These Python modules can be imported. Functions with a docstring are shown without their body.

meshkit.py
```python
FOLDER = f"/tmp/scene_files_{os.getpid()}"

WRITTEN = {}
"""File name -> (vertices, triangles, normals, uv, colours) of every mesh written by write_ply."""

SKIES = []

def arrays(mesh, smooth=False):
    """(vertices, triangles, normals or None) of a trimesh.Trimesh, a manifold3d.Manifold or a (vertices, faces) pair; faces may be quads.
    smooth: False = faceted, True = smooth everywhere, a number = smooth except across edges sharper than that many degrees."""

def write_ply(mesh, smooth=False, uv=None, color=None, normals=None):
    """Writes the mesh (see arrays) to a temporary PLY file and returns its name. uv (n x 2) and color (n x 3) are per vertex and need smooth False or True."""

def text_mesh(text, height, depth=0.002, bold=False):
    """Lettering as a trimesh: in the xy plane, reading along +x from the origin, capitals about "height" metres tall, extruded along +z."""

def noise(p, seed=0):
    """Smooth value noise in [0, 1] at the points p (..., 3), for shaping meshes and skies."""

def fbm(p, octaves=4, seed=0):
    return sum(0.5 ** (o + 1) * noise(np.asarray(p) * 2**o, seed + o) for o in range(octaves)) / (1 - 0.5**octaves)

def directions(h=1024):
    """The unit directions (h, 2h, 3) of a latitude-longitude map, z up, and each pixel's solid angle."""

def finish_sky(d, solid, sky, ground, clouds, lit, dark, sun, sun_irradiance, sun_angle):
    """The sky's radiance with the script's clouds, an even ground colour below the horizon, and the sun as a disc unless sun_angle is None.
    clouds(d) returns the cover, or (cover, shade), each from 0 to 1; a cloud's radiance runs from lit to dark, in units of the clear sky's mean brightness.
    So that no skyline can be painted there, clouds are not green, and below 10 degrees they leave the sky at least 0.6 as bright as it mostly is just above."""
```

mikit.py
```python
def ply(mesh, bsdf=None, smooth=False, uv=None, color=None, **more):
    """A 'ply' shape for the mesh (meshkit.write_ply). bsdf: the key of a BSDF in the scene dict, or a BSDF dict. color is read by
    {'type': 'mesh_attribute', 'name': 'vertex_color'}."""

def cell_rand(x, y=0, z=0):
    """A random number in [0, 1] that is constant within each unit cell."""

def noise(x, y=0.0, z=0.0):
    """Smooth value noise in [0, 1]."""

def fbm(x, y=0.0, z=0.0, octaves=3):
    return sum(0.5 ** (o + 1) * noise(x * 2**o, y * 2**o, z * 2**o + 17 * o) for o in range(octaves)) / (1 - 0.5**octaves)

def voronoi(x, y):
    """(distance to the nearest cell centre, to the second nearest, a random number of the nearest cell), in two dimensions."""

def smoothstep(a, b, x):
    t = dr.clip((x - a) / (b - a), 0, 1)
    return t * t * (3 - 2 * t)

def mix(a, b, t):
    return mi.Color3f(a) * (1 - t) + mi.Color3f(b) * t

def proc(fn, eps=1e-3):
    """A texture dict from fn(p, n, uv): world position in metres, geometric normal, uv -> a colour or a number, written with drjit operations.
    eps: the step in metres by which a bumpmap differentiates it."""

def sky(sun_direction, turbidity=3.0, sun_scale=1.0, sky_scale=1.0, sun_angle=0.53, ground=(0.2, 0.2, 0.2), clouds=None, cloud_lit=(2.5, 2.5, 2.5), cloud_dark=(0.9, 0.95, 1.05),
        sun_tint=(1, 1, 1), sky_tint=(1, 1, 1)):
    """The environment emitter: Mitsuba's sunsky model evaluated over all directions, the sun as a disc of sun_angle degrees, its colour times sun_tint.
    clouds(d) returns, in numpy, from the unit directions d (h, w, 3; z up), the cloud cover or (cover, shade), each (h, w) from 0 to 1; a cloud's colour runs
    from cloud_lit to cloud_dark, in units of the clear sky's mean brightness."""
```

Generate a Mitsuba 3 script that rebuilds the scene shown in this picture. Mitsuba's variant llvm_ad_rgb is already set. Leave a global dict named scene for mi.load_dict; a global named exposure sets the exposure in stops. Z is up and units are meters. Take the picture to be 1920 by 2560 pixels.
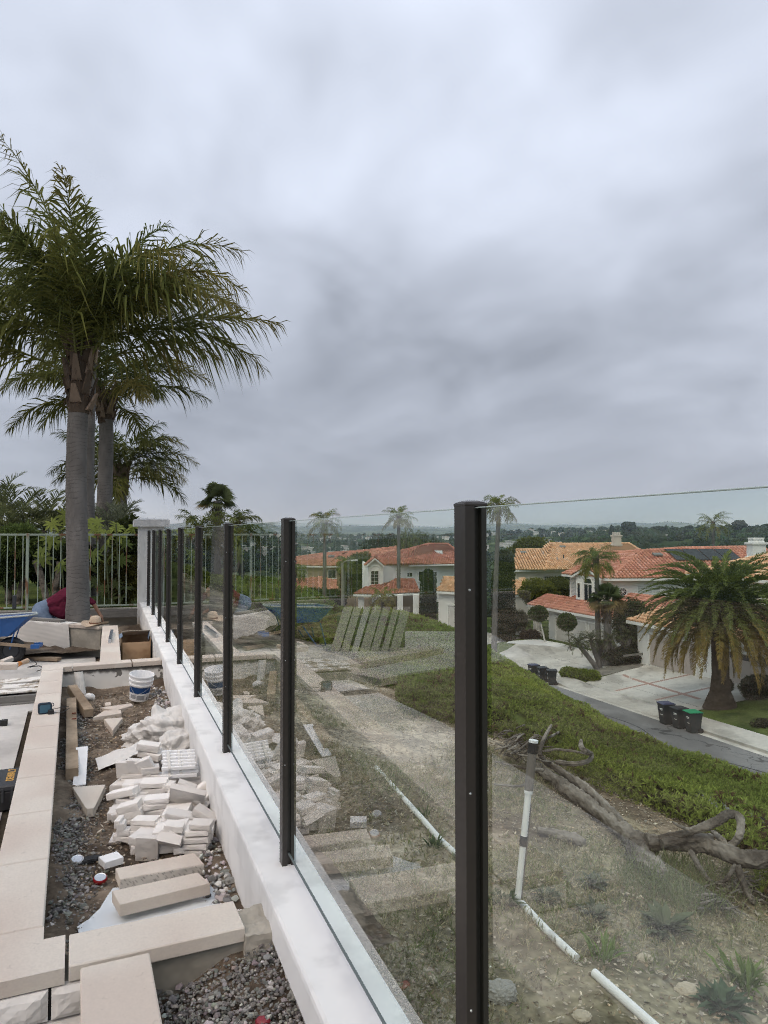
import math, random
import numpy as np, trimesh, manifold3d as m3
import mitsuba as mi, drjit as dr
import mikit, meshkit
from mikit import proc, noise, fbm, voronoi, cell_rand, smoothstep, mix
from shapely.geometry import Polygon

T = mi.ScalarTransform4f
PITCH = math.radians(1.775)
FPX = 1775.0
CP, SP = math.cos(PITCH), math.sin(PITCH)
exposure = 2.45

scene = {'type': 'scene'}
labels = {}
scene['camera'] = {'type': 'perspective', 'fov': 2 * math.degrees(math.atan(960 / FPX)), 'fov_axis': 'x',
                   'near_clip': 0.05, 'far_clip': 40000.0,
                   'to_world': T().look_at(origin=[0, 0, 0], target=[0, CP, SP], up=[0, 0, 1])}


def cloud(d):
    """A closed grey stratus deck: soft rolls, a darker belly across the middle, brighter towards the zenith and at the far rim."""
    z = np.maximum(d[..., 2], 0.004)
    q = 1.7 * d[..., :2] / (z + 0.30)[..., None]
    p = np.stack([q[..., 0] * 0.9 + 3.1, q[..., 1] * 0.75, 0 * z], -1)
    w = meshkit.fbm(p * 0.6 + 7.3, 3, 5)
    p2 = p + np.stack([w, -w, 0 * w], -1) * 1.3
    a = meshkit.fbm(p2 * 0.95, 5, 11)
    b = meshkit.fbm(p2 * np.array([2.4, 2.4, 1]) + 4.0, 4, 23)
    c = meshkit.fbm(p2 * 6.5 + 11.0, 3, 37)
    el = np.degrees(np.arcsin(np.clip(d[..., 2], 0, 1)))
    belly = np.exp(-((el - 10) / 8.0) ** 2)
    s = 0.78 - 0.62 * np.sin(np.radians(el)) + 0.09 * belly + 0.56 * (a - 0.5) + 0.62 * (b - 0.5) * np.clip(el / 14, .35, 1) + 0.24 * (c - 0.5) * np.clip(el / 18, 0, 1)
    s = s - 0.10 * np.exp(-(el / 2.5) ** 2)
    return np.ones_like(s), np.clip(s, 0, 1)


scene['sky'] = mikit.sky((-0.30, -0.58, 0.76), turbidity=4, sun_scale=0.20, sun_angle=40, clouds=cloud,
                         cloud_lit=(1.65, 1.79, 2.10), cloud_dark=(0.60, 0.662, 0.79), sun_tint=(0.98, 0.97, 1.02), ground=(0.2, 0.19, 0.17))

# ------------------------------------------------------------------ helpers
F_D, F_N = np.array([-0.3605, 0.9328, 0]), np.array([0.9328, 0.3605, 0])      # along the glass fence, across it (downhill)
P_D, P_N = np.array([-0.4006, 0.9163, 0]), np.array([0.9163, 0.4006, 0])      # along the planter wall, across it
ZV = np.array([0, 0, 1.0])
rng = np.random.default_rng(7)


def fx(u, v, z=0.0):
    return F_D * u + F_N * v + ZV * z


def px_(u, v, z=0.0):
    return P_D * u + P_N * v + ZV * z


def ray(x, y):
    a, b = (x - 960) / FPX, (1280 - y) / FPX
    return np.array([a, CP - b * SP, SP + b * CP])


def at(x, y, Y):
    r = ray(x, y)
    return r * (Y / r[1])


def onz(x, y, z):
    r = ray(x, y)
    return r * (z / r[2])


def on_plane(x, y, p, n):
    r = ray(x, y)
    return r * (np.dot(p, n) / np.dot(r, n))


def lin(*c):
    c = np.array(c, float) / 255.0
    return np.where(c <= 0.04045, c / 12.92, ((c + 0.055) / 1.055) ** 2.4)


def unit(v):
    v = np.asarray(v, float)
    return v / max(np.linalg.norm(v), 1e-12)


class MB:
    """Collects pieces into one mesh, with a colour per piece."""

    def __init__(self):
        self.v, self.f, self.c, self.n = [], [], [], 0

    def add(self, v, f, c=None):
        v, f = np.asarray(v, float), np.asarray(f, int)
        if f.shape[1] == 4:
            f = np.vstack([f[:, [0, 1, 2]], f[:, [0, 2, 3]]])
        self.v.append(v), self.f.append(f + self.n), self.c.append(np.broadcast_to(np.asarray((1, 1, 1) if c is None else c, float), (len(v), 3)))
        self.n += len(v)
        return self

    def mesh(self, m, c=None):
        return self.add(m.vertices, m.faces, c)

    def arrays(self):
        return np.vstack(self.v), np.vstack(self.f), np.vstack(self.c)


_used = {}


def num(name):
    k = _used.get(name, -1) + 1
    _used[name] = k
    return name if k == 0 else f'{name}_{k:03d}'


def put(name, m, mat, parent=None, smooth=False, label=None, cat=None, group=None, kind=None, **more):
    """One entry of the scene from an MB, a trimesh or (v, f); a part when parent is given."""
    key = num((parent + '__' if parent else '') + name)
    col = None
    if isinstance(m, MB):
        v, f, c = m.arrays()
        m = (v, f)
        if mat.startswith('v_'):
            col = c
    if mat.startswith('v_') and col is None:
        raise ValueError(key)
    scene[key] = mikit.ply(m, 'm_' + mat, smooth=smooth, color=col, **more)
    tag(key, label, cat, group, kind)
    return key


def thing(name, label, cat, group=None, kind=None):
    key = num(name)
    tag(key, label, cat, group, kind)
    return key


def tag(key, label=None, cat=None, group=None, kind=None):
    d = {k: x for k, x in (('label', label), ('category', cat), ('group', group), ('kind', kind)) if x}
    if d:
        labels[key] = d


BOXF = np.array([[0, 2, 3, 1], [4, 5, 7, 6], [0, 1, 5, 4], [2, 6, 7, 3], [0, 4, 6, 2], [1, 3, 7, 5]])


def boxv(c, ax, ay, az):
    """Corner list of a box: centre and three half-axis vectors."""
    c = np.asarray(c, float)
    return np.array([c + i * ax + j * ay + k * az for k in (-1, 1) for j in (-1, 1) for i in (-1, 1)])


def add_box(mb, c, ax, ay, az, col=None):
    ax, ay, az = (np.asarray(a, float) for a in (ax, ay, az))
    f = BOXF if np.dot(np.cross(ax, ay), az) > 0 else BOXF[:, ::-1]
    return mb.add(boxv(c, ax, ay, az), f, col)


def hull(pts):
    return trimesh.convex.convex_hull(np.asarray(pts, float))


def cham(c, ax, ay, az, r=0.004):
    """A box with chamfered edges as a trimesh."""
    c = np.asarray(c, float)
    ax, ay, az = (np.asarray(a, float) for a in (ax, ay, az))
    la, lb, lc = (np.linalg.norm(a) for a in (ax, ay, az))
    pts = []
    for i in (-1, 1):
        for j in (-1, 1):
            for k in (-1, 1):
                for q in ((1, 1 - r / lb, 1 - r / lc), (1 - r / la, 1, 1 - r / lc), (1 - r / la, 1 - r / lb, 1)):
                    pts.append(c + i * q[0] * ax + j * q[1] * ay + k * q[2] * az)
    return hull(pts)


def prism(poly, o, ex, ey, ez, z0, z1):
    """Polygon (2-D, in ex, ey) extruded along ez from z0 to z1, about o."""
    m = trimesh.creation.extrude_polygon(Polygon(poly) if not isinstance(poly, Polygon) else poly, z1 - z0, engine='earcut')
    v = m.vertices
    w = np.asarray(o, float) + v[:, :1] * np.asarray(ex) + v[:, 1:2] * np.asarray(ey) + (v[:, 2:3] + z0) * np.asarray(ez)
    f = m.faces if np.dot(np.cross(ex, ey), ez) > 0 else m.faces[:, ::-1]
    return trimesh.Trimesh(w, f, process=False)


def tube(pts, rad, n=8, cap=True, jit=0.0, seed=0):
    """Swept tube through pts with a radius per point; returns (v, f)."""
    pts = np.asarray(pts, float)
    rad = np.broadcast_to(np.asarray(rad, float), (len(pts),))
    tan = np.gradient(pts, axis=0)
    tan /= np.linalg.norm(tan, axis=1, keepdims=True) + 1e-12
    ref = np.array([0, 0, 1.0]) if abs(tan[0][2]) < 0.9 else np.array([1.0, 0, 0])
    a = unit(np.cross(tan[0], ref))
    V = []
    ang = np.arange(n) / n * 2 * np.pi
    r_ = np.random.default_rng(seed)
    groove = r_.random(n)
    for k in range(len(pts)):
        a = unit(a - tan[k] * np.dot(a, tan[k]))
        b = np.cross(tan[k], a)
        rr = rad[k] * (1 + jit * (0.75 * (groove - 0.5) + 0.35 * (r_.random(n) - 0.5)))
        V.append(pts[k] + rr[:, None] * (np.cos(ang)[:, None] * a + np.sin(ang)[:, None] * b))
    V = np.vstack(V)
    i = np.arange(n)
    j = (i + 1) % n
    F = np.vstack([np.stack([k * n + i, k * n + j, (k + 1) * n + j, (k + 1) * n + i], 1) for k in range(len(pts) - 1)])
    F = np.vstack([F[:, [0, 1, 2]], F[:, [0, 2, 3]]])
    if cap:
        m = len(V)
        V = np.vstack([V, pts[:1], pts[-1:]])
        e = (len(pts) - 1) * n
        F = np.vstack([F, np.stack([np.full(n, m), j, i], 1), np.stack([np.full(n, m + 1), e + i, e + j], 1)])
    return V, F


def spline(pts, n=8):
    """Catmull-Rom through the points (any dimension), n per span."""
    p = np.asarray(pts, float)
    p = np.vstack([2 * p[0] - p[1], p, 2 * p[-1] - p[-2]])
    out = []
    for i in range(1, len(p) - 2):
        t = np.linspace(0, 1, n, endpoint=False)[:, None]
        a, b, c, d = p[i - 1], p[i], p[i + 1], p[i + 2]
        out.append(0.5 * (2 * b + (c - a) * t + (2 * a - 5 * b + 4 * c - d) * t**2 + (3 * b - a - 3 * c + d) * t**3))
    return np.vstack(out + [p[-2:-1]])


def lathe(prof, n=32, o=(0, 0, 0), ax=ZV, cap=True):
    """Revolve (r, h) pairs about axis ax through o; returns (v, f)."""
    ax = unit(ax)
    a = unit(np.cross(ax, [1, 0, 0] if abs(ax[0]) < 0.9 else [0, 1, 0]))
    b = np.cross(ax, a)
    th = np.arange(n) / n * 2 * np.pi
    ring = np.cos(th)[:, None] * a + np.sin(th)[:, None] * b
    V = np.vstack([np.asarray(o, float) + r * ring + h * ax for r, h in prof])
    i = np.arange(n)
    j = (i + 1) % n
    F = np.vstack([np.stack([k * n + i, k * n + j, (k + 1) * n + j, (k + 1) * n + i], 1) for k in range(len(prof) - 1)])
    return V, np.vstack([F[:, [0, 1, 2]], F[:, [0, 2, 3]]])


def grid(fn, us, vs):
    """A sheet: fn(U, V) -> points."""
    U, V = np.meshgrid(us, vs, indexing='ij')
    P = fn(U, V).reshape(-1, 3)
    n, m = len(us), len(vs)
    a = (np.arange(n - 1)[:, None] * m + np.arange(m - 1)[None]).ravel()
    return P, np.stack([a, a + m, a + m + 1, a + 1], 1)


# ------------------------------------------------------------------ materials
def mat(key, d, two=True):
    scene['m_' + key] = {'type': 'twosided', 'b': d} if two else d


def pr(base, rough=0.7, **k):
    if not isinstance(base, dict):
        base = {'type': 'rgb', 'value': [float(x) for x in base]}
    return {'type': 'principled', 'base_color': base, 'roughness': rough, **k}


def bump(d, fn, scale, eps=1e-3):
    return {'type': 'bumpmap', 'arbitrary': proc(fn, eps), 'scale': scale, 'nested': d}


VC = {'type': 'mesh_attribute', 'name': 'vertex_color'}


def t_white(p, n, uv):
    a = fbm(p.x * 1.3, p.y * 1.3, p.z * 1.6, 4)
    b = fbm(p.x * 9, p.y * 9, p.z * 9, 2)
    st = smoothstep(0.60, 0.78, fbm(p.x * 3 + 9, p.y * 3, p.z * 0.8, 4))
    return mi.Color3f(0.65, 0.65, 0.64) * (0.86 + 0.16 * a + 0.06 * b) * (1 - 0.16 * st) * (1 - 0.16 * smoothstep(0.52, 0.75, fbm(p.x * 7, p.y * 7, p.z * 2.2 + 5, 5))) * mix((1, 1, 1), (0.72, 0.66, 0.58), smoothstep(-1.66, -1.86, p.z + 0.12 * fbm(p.x * 9, p.y * 9, 0, 3)))


def b_stucco(p, n, uv):
    return fbm(p.x * 45, p.y * 45, p.z * 45, 3) * 0.7 + fbm(p.x * 6, p.y * 6, p.z * 6, 2) * 2.0


mat('white_stucco', bump(pr(proc(t_white), 0.85, specular=0.2), b_stucco, 0.004, 2e-3))


def t_greystucco(p, n, uv):
    a = fbm(p.x * 2.2, p.y * 2.2, p.z * 2.5, 4)
    b = fbm(p.x * 30, p.y * 30, p.z * 30, 2)
    return mix((0.20, 0.185, 0.155), (0.36, 0.34, 0.295), smoothstep(0.25, 0.75, a)) * (0.85 + 0.3 * b)


mat('grey_stucco', bump(pr(proc(t_greystucco), 0.95, specular=0.1), b_stucco, 0.006, 2e-3))


def t_patchy(p, n, uv):
    """Old white paint flaking off grey block."""
    a = fbm(p.x * 2.0, p.y * 2.0, p.z * 2.5, 4)
    corner = smoothstep(-2.95, -2.62, p.x)
    flake = smoothstep(0.50, 0.54, fbm(p.x * 11, p.y * 11, p.z * 8, 4) - 0.13 + 0.16 * corner)
    top = smoothstep(-1.60, -1.56, p.z + 0.03 * noise(p.x * 30, p.y * 30))
    w = mix((0.60, 0.59, 0.55), (0.72, 0.71, 0.68), a)
    return mix(mix(w, (0.17, 0.165, 0.15), flake), (0.13, 0.12, 0.11), top)


mat('patchy_paint', bump(pr(proc(t_patchy), 0.9, specular=0.15), b_stucco, 0.006, 2e-3))


def t_cap(p, n, uv):
    a = fbm(p.x * 2.6, p.y * 2.6, p.z * 2.6, 3)
    pock = smoothstep(0.90, 0.97, noise(p.x * 60, p.y * 60, p.z * 60))
    g = fbm(p.x * 160, p.y * 160, p.z * 160, 2)
    return mix((0.485, 0.423, 0.368), (0.535, 0.492, 0.434), smoothstep(0.3, 0.7, a)) * (0.93 + 0.12 * g) * (1 - 0.10 * pock)


mat('cap_stone', bump(pr(proc(t_cap), 0.85, specular=0.25), lambda p, n, uv: fbm(p.x * 120, p.y * 120, p.z * 120, 2), 0.0008, 8e-4))


def t_core(p, n, uv):
    a = voronoi(p.x * 60 + p.z * 25, p.y * 60 + p.z * 45)
    return mix((0.40, 0.37, 0.33), (0.23, 0.21, 0.19), smoothstep(0.35, 0.1, a[0])) * (0.8 + 0.4 * fbm(p.x * 30, p.y * 30, p.z * 30, 2))


mat('cut_core', pr(proc(t_core), 0.9))


def b_split(p, n, uv):
    return fbm(p.x * 26, p.y * 26, p.z * 26, 4)


mat('v_stone', bump(pr(VC, 0.9, specular=0.2), b_split, 0.006, 2e-3))


def t_concrete(p, n, uv):
    a = fbm(p.x * 0.7, p.y * 0.7, p.z, 5)
    s = fbm(p.x * 2.5 + 3, p.y * 2.5, 0, 4)
    b = fbm(p.x * 40, p.y * 40, 0, 2)
    return mix((0.40, 0.385, 0.36), (0.53, 0.52, 0.495), smoothstep(0.3, 0.7, a)) * (0.82 + 0.18 * smoothstep(0.3, 0.6, s) + 0.12 * (b - 0.5))


mat('concrete', bump(pr(proc(t_concrete), 0.85, specular=0.25), lambda p, n, uv: fbm(p.x * 30, p.y * 30, 0, 3), 0.002, 2e-3))


def t_soil(p, n, uv):
    a = fbm(p.x * 3.0, p.y * 3.0, 0, 4)
    b = fbm(p.x * 45, p.y * 45, p.z * 20, 3)
    return mix((0.085, 0.066, 0.050), (0.195, 0.158, 0.122), smoothstep(0.3, 0.7, a)) * (0.45 + 1.1 * b)


mat('soil', bump(pr(proc(t_soil), 1.0, specular=0.05), lambda p, n, uv: fbm(p.x * 38, p.y * 38, p.z * 38, 4), 0.02, 2e-3))


def t_dry(p, n, uv):
    """Bare slope: pale dry dirt, mulch and thin patches of weeds."""
    a = fbm(p.x * 0.9, p.y * 0.9, 0, 4)
    g = smoothstep(0.46, 0.62, fbm(p.x * 0.45 + 5, p.y * 0.45 - 3, 0, 4))
    b = fbm(p.x * 24, p.y * 24, 0, 3)
    c = mix((0.19, 0.152, 0.112), (0.355, 0.305, 0.24), smoothstep(0.3, 0.68, a))
    return mix(c, (0.21, 0.205, 0.12), 0.42 * g) * (0.45 + 1.1 * b) * (0.72 + 0.5 * smoothstep(0.36, 0.6, fbm(p.x * 2.3 + 11, p.y * 2.3, 0, 4)))


mat('dry_ground', bump(pr(proc(t_dry), 1.0, specular=0.05), lambda p, n, uv: fbm(p.x * 18, p.y * 18, p.z * 18, 4), 0.04, 4e-3))


def t_asphalt(p, n, uv):
    a = fbm(p.x * 0.5, p.y * 0.25, 0, 4)
    cr = voronoi(p.x * 0.23 + 0.6 * fbm(p.x, p.y, 0, 3), p.y * 0.16 + 0.5 * fbm(p.y * 0.8, p.x, 0, 3))
    crack = smoothstep(0.028, 0.006, cr[1] - cr[0])
    cr2 = voronoi(p.x * 0.7 + 0.5 * noise(p.x * 2, p.y * 2), p.y * 0.5)
    crack2 = smoothstep(0.03, 0.006, cr2[1] - cr2[0]) * smoothstep(0.5, 0.62, a)
    return mix((0.115, 0.112, 0.11), (0.175, 0.172, 0.17), smoothstep(0.3, 0.7, a)) * (0.9 + 0.2 * fbm(p.x * 12, p.y * 12, 0, 2)) * (1 - 0.55 * crack) * (1 - 0.4 * crack2)


mat('asphalt', pr(proc(t_asphalt), 0.9, specular=0.3))


def t_drive(p, n, uv):
    a = fbm(p.x * 0.45, p.y * 0.45, 0, 4)
    return mix((0.34, 0.318, 0.282), (0.47, 0.447, 0.405), smoothstep(0.3, 0.68, a)) * (0.90 + 0.2 * fbm(p.x * 7, p.y * 7, 0, 2)) * (1 - 0.22 * smoothstep(0.60, 0.72, fbm(p.x * 0.9 + 7, p.y * 0.35, 0, 4)))


mat('driveway', pr(proc(t_drive), 0.9, specular=0.2))


def t_lawn(p, n, uv):
    a = fbm(p.x * 0.8, p.y * 0.8, 0, 4)
    return mix((0.040, 0.058, 0.018), (0.085, 0.108, 0.032), smoothstep(0.3, 0.7, a)) * (0.6 + 0.8 * fbm(p.x * 14, p.y * 14, 0, 3))


mat('lawn', bump(pr(proc(t_lawn), 1.0, specular=0.05), lambda p, n, uv: fbm(p.x * 20, p.y * 20, 0, 2), 0.03, 5e-3))


def t_hill(p, n, uv):
    a = fbm(p.x * 0.004, p.y * 0.004, 0, 5)
    b = fbm(p.x * 0.03, p.y * 0.03, 0, 4)
    c = mix((0.030, 0.042, 0.020), (0.085, 0.098, 0.048), smoothstep(0.42, 0.66, a * 0.6 + b * 0.4))
    return c * (0.7 + 0.6 * b)


mat('hill_ground', pr(proc(t_hill), 1.0, specular=0.0))


def t_bark(p, n, uv):
    """Palm trunk: closely ringed grey bark."""
    w = p.z * 13 + 3.2 * fbm(p.x * 3.5, p.y * 3.5, p.z * 2.6, 4)
    r = mix((1, 1, 1), mi.Color3f(smoothstep(0.0, 0.3, w - dr.floor(w))), smoothstep(0.3, 0.65, fbm(p.x * 8 + 3, p.y * 8, p.z * 3, 3)))
    a = fbm(p.x * 6, p.y * 6, p.z * 2.5, 4)
    return mix((0.085, 0.081, 0.077), (0.215, 0.205, 0.195), a) * (0.60 + 0.40 * r)


mat('palm_bark', bump(pr(proc(t_bark), 0.95, specular=0.1), lambda p, n, uv: 0.7 * fbm(p.x * 6, p.y * 6, p.z * 26, 4) + 0.5 * fbm(p.x * 30, p.y * 30, p.z * 12, 3), 0.018, 3e-3))


def t_wood(p, n, uv):
    a = fbm(p.x * 26, p.y * 26, p.z * 26, 3)
    b = fbm(p.x * 3, p.y * 3, p.z * 3, 3)
    return mix((0.22, 0.165, 0.115), (0.37, 0.29, 0.21), smoothstep(0.25, 0.75, b)) * (0.72 + 0.5 * a)


mat('wood', bump(pr(proc(t_wood), 0.85, specular=0.15), lambda p, n, uv: fbm(p.x * 60, p.y * 14, p.z * 60, 3), 0.003, 2e-3))


def t_log(p, n, uv):
    a = fbm(p.x * 5 - p.y * 3, p.y * 2 + p.x, p.z * 8, 4)
    b = fbm(p.x * 40, p.y * 18, p.z * 50, 3)
    return mix((0.075, 0.064, 0.054), (0.25, 0.222, 0.19), smoothstep(0.25, 0.7, a)) * (0.55 + 0.9 * b)


mat('dead_bark', bump(pr(proc(t_log), 1.0, specular=0.05), lambda p, n, uv: fbm(p.x * 32 - p.y * 20, p.y * 9 + p.x * 6, p.z * 40, 4), 0.03, 3e-3))


def t_rust(p, n, uv):
    r = smoothstep(0.52, 0.66, fbm(p.x * 7, p.y * 7, p.z * 1.7, 4))
    return mix((0.33, 0.40, 0.33), (0.20, 0.105, 0.06), r)


mat('fence_iron', pr(proc(t_rust), 0.65, specular=0.3))


def t_card(p, n, uv):
    a = fbm(p.x * 5, p.y * 5, p.z * 5, 4)
    return mix((0.22, 0.135, 0.075), (0.40, 0.275, 0.175), smoothstep(0.3, 0.7, a))


mat('cardboard', pr(proc(t_card), 0.9, specular=0.1))


def t_foam(p, n, uv):
    w = dr.sin(p.z * 85 + p.x * 9)
    return mi.Color3f(0.60, 0.59, 0.56) * (0.95 + 0.02 * w)


mat('foam_sheet', bump(pr(proc(t_foam), 0.8, specular=0.2), lambda p, n, uv: dr.sin(p.z * 85 + p.x * 9), 0.0010, 2e-3))


def t_denim(p, n, uv):
    return mix((0.10, 0.15, 0.24), (0.24, 0.31, 0.42), fbm(p.x * 12, p.y * 12, p.z * 12, 4))


mat('denim', pr(proc(t_denim), 0.95, specular=0.05))
mat('maroon_cloth', bump(pr((0.125, 0.022, 0.045), 0.95, specular=0.05), lambda p, n, uv: fbm(p.x * 14 + p.z * 12, p.y * 8, p.z * 10 - p.x * 8, 3), 0.05, 3e-3))
mat('v_matte', pr(VC, 0.9, specular=0.12))
mat('v_semi', pr(VC, 0.5, specular=0.4))
mat('v_gloss', pr(VC, 0.25, specular=0.5, clearcoat=0.3))
scene['m_v_leaf'] = {'type': 'principledthin', 'base_color': VC, 'roughness': 0.4, 'diff_trans': 0.7, 'spec_trans': 0.0, 'eta': 1.4}
mat('bronze', pr((0.027, 0.0225, 0.0195), 0.36, specular=0.5))
mat('black', pr((0.012, 0.012, 0.013), 0.5))
mat('alu', {'type': 'roughconductor', 'alpha': 0.25, 'material': 'Al', 'specular_reflectance': {'type': 'rgb', 'value': [0.72, 0.74, 0.76]}})
mat('white_plastic', pr((0.74, 0.745, 0.75), 0.4, specular=0.45))
mat('pvc', bump(pr(proc(lambda p, n, uv: mi.Color3f(0.76, 0.75, 0.73) * (1 - 0.55 * smoothstep(0.55, 0.75, fbm(p.x * 6, p.y * 6, p.z * 6, 4)))), 0.45), b_split, 0.001))
mat('sack', bump(pr((0.60, 0.585, 0.56), 0.6, specular=0.3), lambda p, n, uv: fbm(p.x * 16, p.y * 16, p.z * 16, 3), 0.008, 2e-3))
mat('skin', pr((0.30, 0.165, 0.11), 0.6))
mat('house_glass', pr((0.03, 0.035, 0.04), 0.06, specular=0.9))
scene['m_glass'] = {'type': 'thindielectric', 'int_ior': 1.52, 'ext_ior': 1.0,
                  'specular_transmittance': {'type': 'rgb', 'value': [0.885, 0.985, 0.945]}}
mat('glass_edge', pr((0.45, 0.54, 0.52), 0.25, specular=0.5))
mat('film_sheet', pr((0.62, 0.66, 0.69), 0.35, specular=0.4))
# ------------------------------------------------------------------ setting near the camera
SOIL, DECK = -1.83, -2.00


def rough_sheet(u0, u1, v0, v1, z, amp, step, frame, seed=0, f=6.0, edge=None):
    us, vs = np.arange(u0, u1 + step * .5, step), np.arange(v0, v1 + step * .5, step)

    def fn(U, V):
        P = frame(0, 0, 0) + U[..., None] * (frame(1, 0) - frame(0, 0)) + V[..., None] * (frame(0, 1) - frame(0, 0))
        n = meshkit.fbm(P * np.array([f, f, 1]) + seed, 4, seed) - 0.5
        P = P + ZV * (z + amp * n)[..., None]
        if edge is not None:
            P[..., 2] += edge(U, V, P)
        return P
    return grid(fn, us, vs)


put('ground', rough_sheet(-4, 30, -16, 0.7, -2.03, 0.02, 0.4, fx), 'soil', kind='structure')
put('soil_bed', rough_sheet(2.9, 8.9, -0.12, 1.35, SOIL, 0.10, 0.03, px_, 3, 5.0,
                            lambda U, V, P: 0.05 * np.exp(-((V + 0.1) / 0.12) ** 2) + 0.06 * np.exp(-((8.9 - U) / 0.25) ** 2) + 0.05 * np.exp(-((P[..., 0] * .9328 + P[..., 1] * .3605 - 0.6) / 0.12) ** 2)),
    'soil', smooth=True, kind='structure')
put('soil_bed', rough_sheet(8.9, 13.0, -0.05, 0.62, -1.95, 0.12, 0.05, fx, 5), 'soil', smooth=True, kind='structure')
put('soil_bed', rough_sheet(1.2, 2.77, 0.24, 0.80, -1.70, 0.16, 0.03, px_, 9, 6.0, lambda U, V, P: .10 * np.clip((V - .35) / .3, 0, 1)), 'soil', smooth=True, kind='structure')
put('soil_bed', rough_sheet(12.4, 15.6, -3.0, 0.62, -1.88, 0.08, 0.08, fx, 12), 'soil', smooth=True, kind='structure')

deck = Polygon([(-4, -0.445), (-4, -1.55), (6.9, -1.55), (9.3, -1.25), (10.3, -4.6), (13.2, -5.2), (14.6, -1.0), (12.9, 0.36), (9.03, 0.28), (9.03, -0.445)])
put('patio', prism(deck, px_(0, 0), P_D, P_N, ZV, DECK - 0.12, DECK), 'concrete', kind='structure')

put('mulch_bed', rough_sheet(-5, 17, -14, -1.5, -2.06, 0.08, 0.14, px_, 21, 3.0), 'bed_mulch', smooth=True, kind='structure')
mat('bed_mulch', bump(pr(proc(lambda p, n, uv: mi.Color3f(0.045, 0.038, 0.03) * (.5 + fbm(p.x * 20, p.y * 20, 0, 3))), 1.0, specular=0.0), lambda p, n, uv: fbm(p.x * 25, p.y * 25, 0, 3), .03, 4e-3))

put('trench', rough_sheet(-2, 9.0, -.47, -.28, -2.01, 0.03, .1, px_, 5), 'bed_mulch', kind='structure')

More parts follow.
